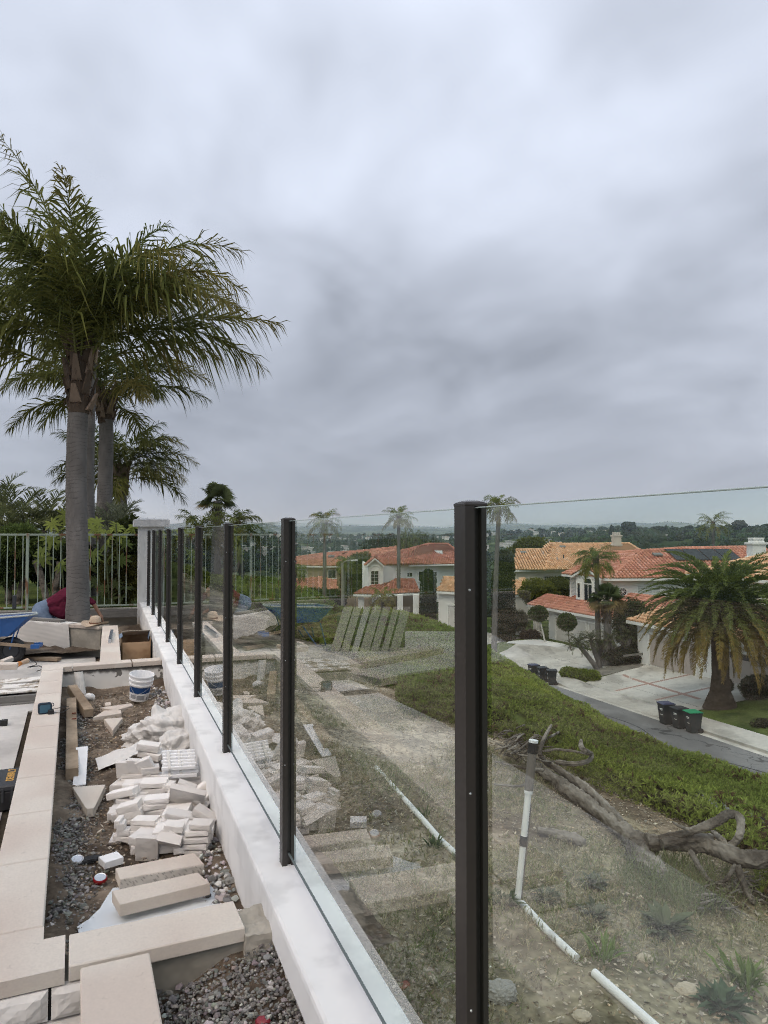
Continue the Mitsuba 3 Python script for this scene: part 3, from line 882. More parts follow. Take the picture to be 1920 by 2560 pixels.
def flat_sheet(pts, z, name, mat_, lab, cat, amp=.02, seed=1, size=.05, **k):
    P = np.array([onz(x, y, z)[:2] for x, y in pts])
    q = trimesh.creation.triangulate_polygon(Polygon(P), engine='earcut')
    v, f = trimesh.remesh.subdivide_to_size(np.c_[q[0], np.zeros(len(q[0]))], q[1], size, max_iter=14)
    v[:, 2] = z + amp * meshkit.fbm(v * 6, 3, seed)
    return put(name, (v, f), mat_, smooth=True, label=lab, cat=cat, **k)


def cloth(fn, name, mat_, lab, cat, n=30, m=18, thick=0.002, **k):
    V, Fq = grid(fn, np.linspace(0, 1, n), np.linspace(0, 1, m))
    return put(name, (V, Fq), mat_, smooth=True, label=lab, cat=cat, **k)


def flap(U, V):
    a, b = onz(238, 1900, -1.81), onz(345, 1868, -1.76)
    c, d = onz(246, 1928, -1.81), onz(350, 1895, -1.77)
    P = (a * (1 - U)[..., None] + b * U[..., None]) * (1 - V)[..., None] + (c * (1 - U)[..., None] + d * U[..., None]) * V[..., None]
    return P + ZV * (0.07 * meshkit.fbm(P * np.array([9, 9, 1]), 3, 4) * (0.3 + U))[..., None]


cloth(flap, 'sack', 'sack', 'flattened empty sack stretched over the soil towards the wedge stone', 'sack', group=SG)


flat_sheet([(192, 2320), (222, 2302), (250, 2274), (268, 2244), (282, 2224), (300, 2222), (520, 2212), (556, 2228), (584, 2240), (600, 2252), (606, 2264), (420, 2345), (200, 2345)], -1.80, 'plastic_sheet', 'film_sheet', 'white plastic sheet spread under the squared block', 'plastic sheet')

# crushed cans
for x, y, col, lab in ((193, 2156, (0.55, 0.55, 0.56), 'crushed silver can lying on the gravel'), (250, 2203, lin(150, 30, 36), 'crushed red and silver can in the soil')):
    t = thing('crushed_can', lab, 'can')
    c = onz(x, y, -1.815)
    put('body', MB().add(*lathe([(.001, 0), (.030, .002), (.036, .012), (.034, .022), (.030, .026)], 20, c, unit([.15, -.25, 1])), col), 'v_semi', t, smooth=True)
    put('lid', lathe([(.030, .026), (.026, .024), (.001, .023)], 20, c, unit([.15, -.25, 1])), 'alu', t)
put('glove', crumple(onz(222, 2149, -1.81), (.075, .035, .016), 31, .5, 4, .6), 'black', smooth=True, label='flattened black work glove beside the silver can', cat='glove')
put('crushed_can', crumple(onz(657, 2553, -1.60), (.026, .02, .014), 41, .3, 3), 'red_can', smooth=True, label='dark red crushed can in the gravel at the bottom edge', cat='can')
mat('red_can', pr((0.20, 0.02, 0.03), 0.4))

# tool case on the patio edge
tc = thing('tool_case', 'black plastic tool case with yellow lettering at the left edge', 'tool case')
co = onz(6, 2030, DECK) + P_D * .2
put('body', cham(co + ZV * .075, P_N * .15, P_D * .21, ZV * .072, .012), 'black', tc)
put('lid', cham(co + ZV * .165, P_N * .153, P_D * .213, ZV * .022, .01), 'case_grey', tc)
for q in (-.8, -.4, 0, .4, .8):
    put('rib', cham(co + ZV * .12 + P_N * q * .15 - P_D * .214, P_N * .008, P_D * .006, ZV * .05, .002), 'case_grey', tc)
tm = meshkit.text_mesh('DEWALT', 0.05, 0.002, True)
w = tm.vertices
put('lettering', (co + ZV * .1875 + P_D * (w[:, :1] - .11) - P_N * (w[:, 1:2] - .06) + ZV * w[:, 2:], tm.faces), 'yellow', tc)
put('handle', cham(co + ZV * .197 + P_N * .125, P_N * .02, P_D * .09, ZV * .01, .005), 'case_grey', tc)
mat('case_grey', pr((0.035, 0.038, 0.043), 0.5))
mat('yellow', pr((0.62, 0.36, 0.09), 0.55))
# ------------------------------------------------------------------ the slope, the street and the ground of the houses
S_A = np.array([16.2, 36.0])
S_D, S_N = np.array([-0.211, 0.977]), np.array([0.977, 0.211])
WST = 7.2


def st_of(x, y):
    dx, dy = x - S_A[0], y - S_A[1]
    s, t = dx * S_D[0] + dy * S_D[1], dx * S_N[0] + dy * S_N[1]
    return s, t


def curb_t(s):
    q = np.clip(s - 22, 0, 60)
    return -0.011 * q**2


def z_street(s):
    return -10.04 - 0.058 * np.clip(s, -60, 26) - 0.02 * np.clip(s - 26, 0, 60)


def uv_of(x, y):
    return x * F_D[0] + y * F_D[1], x * F_N[0] + y * F_N[1]


def kerb_top(S):
    """The kerb drops where the drives cross it."""
    d = np.minimum(np.minimum(np.abs(S - 25.5) - 5.3, np.abs(S - 9.8) - 5.2), np.abs(S - 41) - 3.5)
    return 0.02 + 0.12 * np.clip(d / 1.2, 0, 1)


def z_pad(s, t):
    """Beyond the far kerb: lawns and drives rising gently to the houses."""
    return z_street(s) + kerb_top(s) + np.clip(t - .3, 0, 8.7) * 0.105 - np.clip(t - 26, 0, 60) * 0.10


def ground_z(x, y, bare=False):
    x, y = np.asarray(x, float), np.asarray(y, float)
    s, t = st_of(x, y)
    t = t - curb_t(s)
    u, v = uv_of(x, y)
    base = -2.45 - 0.17 * np.clip(v - 2.4, 0, 3)
    a, b = np.maximum(v - 5.4, 0), np.maximum(-(t + WST), 0)
    w = np.clip(a / np.maximum(a + b, 1e-6), 0, 1)
    p = np.interp(s, [-30, -14, -3.4, 6.7, 17, 40], [1.0, 1.05, 1.75, 2.35, 1.6, 1.3]) * np.interp(x, [-6, -2, 1, 3.2], [0.55, 0.55, 0.85, 1.0])
    top = base - 0.0 * w
    slope = top + (z_street(s) + 0.10 - top) * w**p
    z = np.where(t < -WST, slope, np.where(t < 0, z_street(s), z_pad(s, t)))
    return z


def gpt(x, y):
    """Where the view through this pixel meets the ground."""
    r = ray(x, y)
    r = r / r[1]
    Y = np.concatenate([np.arange(1.0, 30, .02), np.arange(30, 400, .1)])
    d = r[2] * Y - ground_z(r[0] * Y, Y)
    bad = (r[0] * Y * F_N[0] + Y * F_N[1]) < 0.9
    k = np.nonzero((d < 0) & ~bad)[0]
    return r * Y[k[0]] if len(k) else r * 120


def hedge_h(x, y):
    """Height of the shrub cover on the bank."""
    u, v = uv_of(x, y)
    e = v - 5.0 + 0.5 * np.sin(u * 0.7) + 0.3 * np.sin(u * 1.9 + 1)
    top = np.interp(x, [2.0, 6.5], [0.95, 0.62])
    return top * np.clip(e / 3.5, 0, 1) ** 0.7 + 0.22 * (e > 0)


# ---- build
def slope_pt(U, V):
    P = fx(0, 0) + U[..., None] * F_D + V[..., None] * F_N
    z = ground_z(P[..., 0], P[..., 1])
    s, t = st_of(P[..., 0], P[..., 1])
    t = t - curb_t(s)
    n = 0.10 * (meshkit.fbm(P * 1.3, 3, 4) - .5) + 0.05 * (meshkit.fbm(P * 7, 3, 5) - .5)
    P[..., 2] = z + np.where(t < -WST, n * np.clip(-(t + WST), 0, 1), -0.25)
    return P


gv, gq = grid(slope_pt, np.concatenate([np.arange(-3, 14, .08), np.arange(14, 100, .6)]), np.concatenate([np.arange(.83, 6.5, .08), np.arange(6.5, 46, .5)]))
s_, t_ = st_of(gv[:, 0], gv[:, 1])
keep = ((t_ - curb_t(s_))[gq] < -WST + 0.8).any(1)
put('hillside', (gv, gq[keep]), 'dry_ground', smooth=True, kind='structure')


def stp(S, Tt, dz=0.0, fn=None):
    S, Tt = np.asarray(S, float), np.asarray(Tt, float)
    tt = Tt + curb_t(S)
    x, y = S_A[0] + S * S_D[0] + tt * S_N[0], S_A[1] + S * S_D[1] + tt * S_N[1]
    z = (z_street(S) if fn is None else fn(S, Tt)) + dz
    return np.stack([x, y, z], -1)


SS = np.concatenate([np.arange(-48, 20, .5), np.arange(20, 84, 1.0)])
put('street', grid(lambda U, V: stp(U, V, 0.05 * (1 - ((V + 3.6) / 3.8) ** 2)), SS, np.linspace(-WST - .3, -.42, 7)), 'asphalt', smooth=True, kind='structure')
put('gutter', grid(lambda U, V: stp(U, V, 0.006), SS, [-.44, 0.0]), 'driveway', kind='structure')


put('kerb', grid(lambda U, V: stp(U, np.where(V < .5, 0.0, 0.16), np.where(V < .25, 0.0, kerb_top(U) + .004)), SS, [0, .4, 1.0]), 'driveway', kind='structure')
put('sidewalk', grid(lambda U, V: stp(U, V, 0.008, z_pad), SS, [.15, .3, .9, 1.65]), 'driveway', kind='structure')
put('lawn', grid(lambda U, V: stp(U, V, -0.02, z_pad), SS, np.concatenate([[.15, .3, 1.0], np.arange(1.5, 12, .75), np.arange(12, 60, 4)])), 'lawn', smooth=True, kind='structure')


def st_sheet(name, poly, dz, m, size=1.2, parent=None, **k):
    q = trimesh.creation.triangulate_polygon(Polygon(poly), engine='earcut')
    v, f = trimesh.remesh.subdivide_to_size(np.c_[q[0], np.zeros(len(q[0]))], q[1], size, max_iter=12)
    P = stp(v[:, 0], v[:, 1], dz, z_pad)
    if np.cross(P[f[0, 1]] - P[f[0, 0]], P[f[0, 2]] - P[f[0, 0]])[2] < 0:
        f = f[:, ::-1]
    return put(name, (P, f), m, parent, **k)


DA = [(31.5, 1.64), (19.6, 1.64), (18.8, 3.5), (21.5, 9.2), (35.5, 9.2), (35.8, 7.2), (33, 4.0)]
DE = [(15.6, 1.64), (3.9, 1.64), (4.6, 6.3), (5.0, 9.2), (18.6, 9.2), (17.6, 7.0), (16.3, 3.4)]
DC = [(46, 1.64), (37.4, 1.64), (36.9, 4), (38, 9.5), (47, 9.5)]
for q in (DA, DE, DC):
    st_sheet('driveway', q, 0.014, 'driveway', kind='structure')
st_sheet('walkway', [(35.5, 9.2), (31.5, 9.0), (31.2, 7.9), (36.0, 6.0), (37.0, 7.0)], 0.020, 'path_white', kind='structure')
mat('path_white', pr((0.56, 0.55, 0.53), 0.9))
mat('brick_red', pr((0.30, 0.19, 0.155), 0.95))
mat('planting', pr(proc(lambda p, n, uv: mi.Color3f(0.13, 0.12, 0.10) * (0.5 + fbm(p.x * 3, p.y * 3, 0, 4))), 1.0))
st_sheet('planting_bed', [(18.9, 3.4), (16.4, 2.6), (17.4, 7.0), (18.7, 9.2), (21.4, 9.2)], 0.016, 'planting', kind='structure')


def st_strip(a, b, w, m):
    a, b = np.array(a, float), np.array(b, float)
    n = np.array([-(b - a)[1], (b - a)[0]]) / np.linalg.norm(b - a) * w / 2
    return st_sheet('brick_band', [a + n, b + n, b - n, a - n], 0.020, m, kind='structure')


for a, b in (((11.9, 1.9), (13.0, 8.3)), ((7.9, 2.3), (8.6, 6.7)), ((16.0, 4.9), (6.4, 4.3))):
    st_strip(a, b, 0.28, 'brick_red')
for a, b in (((14.5, 1.7), (15.0, 5)), ((13.8, 3.2), (4.8, 3.1)), ((25.5, 1.7), (26, 9)), ((21, 5.0), (33, 5.2))):
    st_strip(a, b, 0.03, 'planting')
put('street_crack', MB().add(*tube(spline([stp(-14, -3.0, .05), stp(-8, -2.2, .05), stp(-2, -3.4, .052), stp(3, -2.4, .05), stp(11, -3.1, .05), stp(18, -2.6, .05)], 8) - ZV * .012, .025, 5)), 'black', kind='structure')

# ------------------------------------------------------------------ shrubs on the bank


def leaf_cloud(P, N_up, size, n_leaf, cols, seed, spread=0.6, width=0.22, mb=None, bend=0.25):
    """n_leaf pointed leaves (two triangles each) at every point P, fanned about N_up."""
    r = np.random.default_rng(seed)
    n = len(P) * n_leaf
    B = np.repeat(P, n_leaf, 0)
    size = np.repeat(np.broadcast_to(size, (len(P),)), n_leaf) * r.uniform(.6, 1.2, n)
    up = np.broadcast_to(N_up, P.shape)
    d = np.repeat(up, n_leaf, 0) + spread * r.normal(0, 1, (n, 3))
    d /= np.linalg.norm(d, axis=1, keepdims=True)
    w = np.cross(d, r.normal(0, 1, (n, 3)))
    w /= np.linalg.norm(w, axis=1, keepdims=True) + 1e-9
    L = size[:, None]
    mid = B + d * L * .55 + r.normal(0, 1, (n, 3)) * L * .04
    tip = B + d * L - ZV * L * bend * r.uniform(0, 1, (n, 1))
    V = np.stack([B, mid - w * L * width / 2, mid + w * L * width / 2, tip], 1).reshape(-1, 3)
    F = (np.array([[0, 1, 2], [1, 3, 2]])[None] + (np.arange(n) * 4)[:, None, None]).reshape(-1, 3)
    c = np.repeat(cols, n_leaf, 0) * np.exp(r.normal(0, .11, (n, 1)))
    mb = mb or MB()
    mb.add(V, F, np.repeat(np.clip(c, .004, .6), 4, 0))
    return mb


def shrub_pt(U, V, k=1.0):
    P = slope_pt(U, V)
    h = hedge_h(P[..., 0], P[..., 1])
    m = meshkit.fbm(P * np.array([.55, .55, 0]) + 3, 4, 21)
    P[..., 2] += h * (0.45 + 1.0 * m) * k - 0.06 * (h < .01)
    return P


gv, gq = grid(lambda U, V: shrub_pt(U, V, .78), np.concatenate([np.arange(-4, 16, .2), np.arange(16, 100, .7)]), np.concatenate([np.arange(4.4, 12, .2), np.arange(12, 46, .5)]))
s_, t_ = st_of(gv[:, 0], gv[:, 1])
u_, v_ = uv_of(gv[:, 0], gv[:, 1])
keep = ((t_ - curb_t(s_))[gq] < -WST - .2).all(1) & (hedge_h(gv[:, 0], gv[:, 1])[gq] > .42).all(1)
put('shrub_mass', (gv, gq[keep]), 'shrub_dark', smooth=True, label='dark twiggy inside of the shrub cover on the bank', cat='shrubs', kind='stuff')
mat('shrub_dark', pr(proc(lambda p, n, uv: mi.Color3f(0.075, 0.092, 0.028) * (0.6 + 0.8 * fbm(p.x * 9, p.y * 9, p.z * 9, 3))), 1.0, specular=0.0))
r = np.random.default_rng(31)
N = 420000
u, v = np.concatenate([r.uniform(-4, 26, N // 2), r.uniform(10, 90, N // 2)]), np.concatenate([4.3 + 16 * r.random(N // 2) ** 1.3, r.uniform(4.5, 44, N // 2)])
P = shrub_pt(u, v)
s_, t_ = st_of(P[:, 0], P[:, 1])
Yd = np.maximum(P[:, 1], 4)
ok = ((t_ - curb_t(s_)) < -WST - .1) & (hedge_h(P[:, 0], P[:, 1]) > .05) & (P[:, 0] / Yd < .64) & (P[:, 0] / Yd > -.28) & (P[:, 1] > 3)
ok &= r.random(N) < np.clip((12 / Yd) ** 1.15, 0.06, 1) * 0.85
P, Yd = P[ok], Yd[ok]
hh = hedge_h(P[:, 0], P[:, 1])
P[:, 2] -= r.random(len(P)) ** 1.5 * np.where(hh < .62, hh * .9, .12)
clump = meshkit.fbm(P * np.array([.55, .55, 0]) + 3, 4, 21)
pat = meshkit.fbm(P * np.array([.22, .22, 0]) + 9, 3, 8)
cols = np.array([0.215, 0.262, 0.062])[None] * (0.45 + 1.05 * clump)[:, None]
cols = cols * (1 + (pat[:, None] - .5) * np.array([[.9, .6, .3]]))
dead = r.random(len(P)) < .04 + .25 * (meshkit.fbm(P * np.array([.9, .9, 0]) + 31, 3, 77) > .66)
cols[dead] = np.array([0.13, 0.09, 0.05])
mb = leaf_cloud(P - ZV * .05, ZV * 1.0 + np.array([.08, -.05, 0]), 0.080 * (Yd / 8) ** .6, 9, cols, 32, .55, .20)
put('shrub_cover', mb, 'v_leaf', label='dense low green shrubs covering the bank down to the street', cat='shrubs', kind='stuff')
print('shrub sprigs', len(P))

# ------------------------------------------------------------------ dry slope litter, grass, weeds


def slope_scatter(n, seed, umax=15, vmax=6.2, power=1.0):
    r = np.random.default_rng(seed)
    u, v = r.uniform(-1.5, umax, n), 0.87 + (vmax - .87) * r.random(n)
    P = slope_pt(u, v)
    ok = (np.abs(P[:, 0] / np.maximum(P[:, 1], .5)) < .62) & (P[:, 1] > .8)
    return P[ok]


P = slope_scatter(75000, 41)
r = np.random.default_rng(42)
n = len(P)
a = r.uniform(0, 2 * np.pi, n)
d = np.stack([np.cos(a), np.sin(a), r.normal(0, .25, n)], 1)
w = np.stack([-np.sin(a), np.cos(a), r.normal(0, .35, n)], 1)
L, W = np.exp(r.normal(-3.95, .5, n))[:, None], np.exp(r.normal(-5.1, .4, n))[:, None]
P = P + ZV * r.uniform(.002, .03, (n, 1))
V = np.stack([P - d * L / 2, P - d * L * .1 + w * W, P + d * L / 2, P + d * L * .1 - w * W], 1).reshape(-1, 3)
F = (np.array([[0, 1, 2], [0, 2, 3]])[None] + (np.arange(n) * 4)[:, None, None]).reshape(-1, 3)
c = np.where(r.random((n, 1)) < .45, [[.40, .345, .27]], np.where(r.random((n, 1)) < .5, [[.27, .20, .13]], [[.12, .09, .06]])) * np.exp(r.normal(0, .2, (n, 1)))
put('mulch', MB().add(V, F, np.repeat(c, 4, 0)), 'v_matte', label='dry leaf litter and wood chips strewn over the bare slope', cat='mulch', kind='stuff')
P = slope_scatter(4200, 43)
scatter('pebbles', P + ZV * .004, 0.014, (0.33, 0.285, 0.225), 44, label='pale pebbles and clods on the bare slope', var=.4, flat=.6)
P = slope_scatter(60000, 45)
g = meshkit.fbm(P * np.array([.8, .8, 0]) + 2, 3, 17)
r = np.random.default_rng(46)
P = P[r.random(len(P)) < np.clip((g - .43) * 4.5, 0, 1)]
cols = np.where(r.random((len(P), 1)) < .66, [[.40, .355, .235]], [[.20, .23, .10]]) * np.exp(r.normal(0, .2, (len(P), 1)))
put('grass', leaf_cloud(P, ZV, 0.085, 5, cols, 47, .55, .07, bend=.5), 'v_leaf', label='sparse dry and green grass on the bare slope outside the fence', cat='grass', kind='stuff')


def rosette(c, size, n, col, seed, up=0.55, width=.30):
    r = np.random.default_rng(seed)
    mb = MB()
    for k in range(n):
        a, e = r.uniform(0, 2 * np.pi), up + r.normal(0, .22)
        d = np.array([math.cos(a) * math.cos(e), math.sin(a) * math.cos(e), math.sin(e)])
        L = size * r.uniform(.6, 1.1)
        b = c + np.array([math.cos(a), math.sin(a), 0]) * .02 + r.normal(0, size * .12, 3) * [1, 1, .3]
        w = unit(np.cross(d, ZV)) * L * width / 2
        nn = np.cross(w, d) * .25
        pts = [b - w * .3, b + w * .3, b + d * L * .55 - w + nn, b + d * L * .55 + w + nn, b + d * L * .55 - nn * .2, b + d * L - ZV * L * .18]
        mb.add(pts, [[0, 1, 4], [0, 4, 2], [1, 3, 4], [2, 4, 5], [4, 3, 5]], np.asarray(col) * np.exp(r.normal(0, .15)))
    return mb


for i, (x, y, s, n, cc, lab) in enumerate((
        (1262, 2262, .13, 40, (.10, .125, .075), 'grey green leafy weed at the foot of the white riser pipe'),
        (1360, 2250, .12, 44, (.13, .15, .10), 'grey green leafy weed a step right of the riser pipe'),
        (1478, 2215, .14, 44, (.13, .15, .105), 'grey green leafy weed between the riser pipe and the dead log'),
        (1490, 2290, .13, 40, (.15, .165, .12), 'low dusty weed in front of the tall grass clump'),
        (1660, 2330, .22, 60, (.15, .17, .105), 'broad dusty weed with long leaves in the middle of the slope'),
        (1800, 2520, .17, 60, (.09, .13, .08), 'dark green succulent rosette at the bottom right corner'),
        (1860, 2470, .24, 50, (.17, .23, .075), 'bright green upright weed at the right edge near the bottom'),
        (1510, 2400, .20, 26, (.18, .25, .08), 'bright green narrow weed beside the broken ground pipe'),
        (1085, 2120, .13, 46, (.080, .120, .045), 'green weed growing by the ground pipe left of the nearest post'),
        (1060, 2040, .12, 30, (.085, .120, .045), 'smaller green weed further along the ground pipe'))):
    put('weed', rosette(gpt(x, y), s, n, cc, 60 + i, .6 if i < 6 else 1.0, .28 if i < 6 else .12), 'v_leaf', label=lab, cat='weed', group='weeds on the bare slope')
for i, (x, y, s, k, lab) in enumerate(((1640, 2230, .26, 150, 'tall pale feathery grass clump in the middle of the slope'), (1720, 2190, .24, 90, 'second feathery grass clump nearer the dead log'), (1740, 2270, .22, 80, 'third feathery grass clump at the right of the slope'))):
    c = gpt(x, y)
    r = np.random.default_rng(80 + i)
    P = c + np.c_[r.normal(0, .22, k), r.normal(0, .16, k), np.zeros(k)]
    P[:, 2] = ground_z(P[:, 0], P[:, 1])
    put('grass_clump', leaf_cloud(P, ZV, s, 4, np.repeat([[.21, .235, .12]], k, 0), 90 + i, .35, .022, bend=.35), 'v_leaf', label=lab, cat='grass clump', group='feathery grass clumps')

# white pipes
gp = [gpt(x, y) + ZV * .025 for x, y in ((940, 1925), (1000, 1992), (1062, 2062), (1105, 2112), (1170, 2170))]
put('ground_pipe', tube(gp, .024, 14), 'pvc', label='white plastic pipe lying along the slope behind the nearest post', cat='pipe')
gp = [gpt(x, y) + ZV * .022 for x, y in ((1305, 2268), (1372, 2340), (1442, 2406))]
put('ground_pipe', tube(gp, .024, 14), 'pvc', label='white plastic pipe running downhill from the riser, broken at its end', cat='pipe')
gp = [gpt(x, y) + ZV * .03 for x, y in ((1486, 2446), (1560, 2512), (1680, 2620))]
put('ground_pipe', tube(gp, .024, 14), 'pvc', label='nearest length of white plastic pipe leaving the picture at the bottom', cat='pipe')
rp = thing('riser_pipe', 'leaning white riser pipe with a capped dark top standing on the slope', 'pipe')
b = gpt(1293, 2259)
tp = at(1334, 1850, b[1] + .06)
q = lambda k: b + (tp - b) * k
put('lower_pipe', tube([q(-.03), q(.36)], .021, 16), 'pvc', rp)
put('coupling', tube([q(.35), q(.41)], .026, 16), 'case_grey', rp)
put('middle_pipe', tube([q(.40), q(.68)], .022, 16), 'pvc', rp)
put('collar', tube([q(.67), q(.695)], .029, 16), 'pvc', rp)
put('upper_sleeve', tube([q(.69), q(.93)], .030, 16), 'sleeve', rp)
put('top_collar', tube([q(.92), q(.985)], .034, 16), 'black', rp)
put('top_cap', tube([q(.98), q(1.0)], .032, 16), 'white_plastic', rp)
mat('sleeve', pr((0.16, 0.14, 0.125), 0.7))
b2 = [q(0.02) + F_N * .035 + F_D * .02, q(.60) + F_N * .035 + F_D * .02]
put('stake', beam(b2[0], b2[1], .025, .02), 'dead_bark', rp)
put('rock', crumple(gpt(1252, 2495) + ZV * .03, (.09, .07, .06), 5, .3, 4), 'grey_rock', label='grey rock on the slope just right of the nearest post', cat='rock')
mat('grey_rock', pr((0.33, 0.31, 0.28), 0.95))
for i, (x, y, s, lab) in enumerate(((1612, 2400, .05, 'small pale rock among the dusty weeds'), (1460, 2130, .06, 'tan rock near the short log'), (1720, 2480, .07, 'flat tan rock left of the succulent rosette'), (1455, 2545, .05, 'tan rock at the bottom below the pipes'))):
    put('rock', crumple(gpt(x, y) + ZV * .01, (s, s * .8, s * .5), 50 + i, .3, 3), 'tan_rock', label=lab, cat='rock', group='loose rocks on the slope')
mat('tan_rock', pr((0.42, 0.36, 0.27), 0.95))

# the dead trunk and its limbs


def z6(x, y):
    return 1200 + x / 2.304, 1760 + y / 2.304


def limb_pts(pp, lift):
    """Points on the lines of sight where they first come down to the given height over the ground."""
    out = []
    for i, (x, y) in enumerate(pp):
        h = lift[i] if np.ndim(lift) else lift
        r = ray(*z6(x, y))
        r = r / r[1]
        Y = np.arange(2.5, 30, .01)
        k = np.nonzero(r[2] * Y - ground_z(r[0] * Y, Y) < h)[0][0]
        out.append(r * Y[k])
    return np.array(out)


def limb(name, pp, lift, rad, parent, n=10, seed=0):
    P = limb_pts(pp, lift)
    q = spline(np.c_[P, np.broadcast_to(rad, (len(P),)) * .70], 12)
    V, F = tube(q[:, :3], q[:, 3], n + 8, True, .50, seed)
    V = V + (.06 * np.mean(rad) / .1 * (meshkit.fbm(V * 7, 4, seed) - .5) + .03 * np.mean(rad) / .1 * (meshkit.fbm(V * 28, 3, seed) - .5))[:, None]
    V = V + 0.5 * np.mean(rad) * (meshkit.fbm(V * 3.1 + 7, 2, seed + 40) - .5)[:, None] * np.array([.7, -.4, .6])
    return put(name, (V, F), 'dead_bark', parent, smooth=50)


lg = thing('dead_tree', 'fallen dead tree with bare twisted limbs lying across the slope', 'dead tree')
limb('trunk', [(330, 360), (480, 470), (620, 570), (760, 670), (900, 790), (1000, 850)], .10, [.075, .09, .10, .10, .105, .09], lg, 18, 1)
limb('trunk', [(410, 350), (560, 450), (700, 560), (820, 680)], .16, [.05, .06, .055, .045], lg, 12, 2)
limb('root', [(880, 830), (930, 880), (1010, 940), (1060, 980)], .10, [.10, .13, .11, .05], lg, 14, 3)
limb('limb', [(960, 800), (1080, 800), (1200, 810), (1340, 830), (1480, 880), (1660, 905), (1760, 890)], [.15, .18, .22, .25, .28, .3, .3], [.10, .085, .08, .085, .085, .08, .07], lg, 14, 4)
limb('limb', [(1030, 780), (1200, 742), (1340, 690), (1450, 635), (1500, 670), (1490, 760), (1430, 830)], [.22, .34, .45, .52, .5, .42, .3], [.035, .045, .05, .05, .045, .04, .035], lg, 10, 5)
limb('limb', [(1340, 735), (1400, 790), (1430, 830)], [.3, .32, .3], [.025, .035, .03], lg, 8, 6)
limb('limb', [(1050, 800), (1180, 775), (1300, 775), (1330, 760)], [.22, .28, .3, .3], [.05, .05, .055, .04], lg, 10, 7)
limb('limb', [(1110, 680), (1150, 705), (1200, 722)], [.4, .4, .38], [.012, .016, .018], lg, 6, 8)
limb('limb', [(390, 350), (345, 290), (365, 210), (410, 125)], [.15, .3, .42, .5], [.035, .035, .035, .025], lg, 9, 9)
limb('limb', [(395, 195), (470, 155), (550, 120), (592, 165), (580, 235), (640, 290), (620, 330), (550, 345), (440, 335)], [.4, .45, .5, .48, .42, .38, .32, .28, .2], [.02, .026, .03, .034, .036, .035, .035, .035, .04], lg, 9, 10)
limb('limb', [(370, 270), (470, 262), (600, 285), (645, 300)], [.3, .34, .36, .36], [.02, .022, .02, .016], lg, 7, 11)
limb('limb', [(80, 330), (180, 350), (280, 372), (360, 380)], [.2, .22, .22, .2], [.016, .02, .024, .03], lg, 7, 12)
limb('limb', [(80, 462), (160, 472), (240, 470), (300, 440)], [.1, .1, .12, .12], [.014, .018, .018, .016], lg, 7, 13)
limb('limb', [(1215, 850), (1260, 930), (1310, 1010), (1350, 1035)], [.2, .16, .1, .06], [.03, .028, .025, .018], lg, 8, 14)
limb('limb', [(1470, 930), (1420, 1010), (1350, 1040)], [.25, .16, .06], [.022, .02, .016], lg, 7, 15)
limb('limb', [(1480, 930), (1530, 1060), (1580, 1150)], [.25, .12, .03], [.04, .035, .028], lg, 8, 16)
limb('limb', [(1230, 1040), (1340, 1040), (1500, 1060)], .06, [.012, .014, .01], lg, 6, 17)
limb('short_log', [(330, 728), (450, 750), (530, 775), (600, 805)], .06, [.03, .055, .06, .05], None, 10, 18)
labels['short_log'] = {'label': 'short dead log lying on the slope right of the riser pipe', 'category': 'log'}
r = np.random.default_rng(77)
tw = MB()
for k in range(46):
    x, y = r.uniform(75, 330), r.uniform(140, 320)
    a = r.uniform(-.9, .5)
    L = r.uniform(60, 180)
    P = limb_pts([(x, y), (x + L * math.cos(a) * .5, y + L * math.sin(a) * .5 + r.normal(0, 12)), (x + L * math.cos(a), y + L * math.sin(a))], [r.uniform(.02, .4) for _ in range(3)])
    tw.add(*tube(spline(P, 4), [.010] * 8 + [.005], 5))
for k in range(60):
    x, y = r.uniform(1250, 1660), r.uniform(960, 1180)
    a = r.uniform(-.4, .8)
    L = r.uniform(50, 160)
    P = limb_pts([(x, y), (x + L * math.cos(a) * .5, y + L * math.sin(a) * .5 + r.normal(0, 12)), (x + L * math.cos(a), y + L * math.sin(a))], [r.uniform(.01, .12) for _ in range(3)])
    tw.add(*tube(spline(P, 4), [.007] * 8 + [.003], 5))
put('twigs', tw, 'dead_bark', lg, kind='stuff')
# ------------------------------------------------------------------ palms


def rachis(L, e0, droop, n=9, p=1.25):
    s = np.linspace(0, 1, n)
    e = e0 - droop * s**p
    ds = L / (n - 1)
    x = np.concatenate([[0], np.cumsum(np.cos((e[1:] + e[:-1]) / 2) * ds)])
    z = np.concatenate([[0], np.cumsum(np.sin((e[1:] + e[:-1]) / 2) * ds)])
    return s, x, z, e


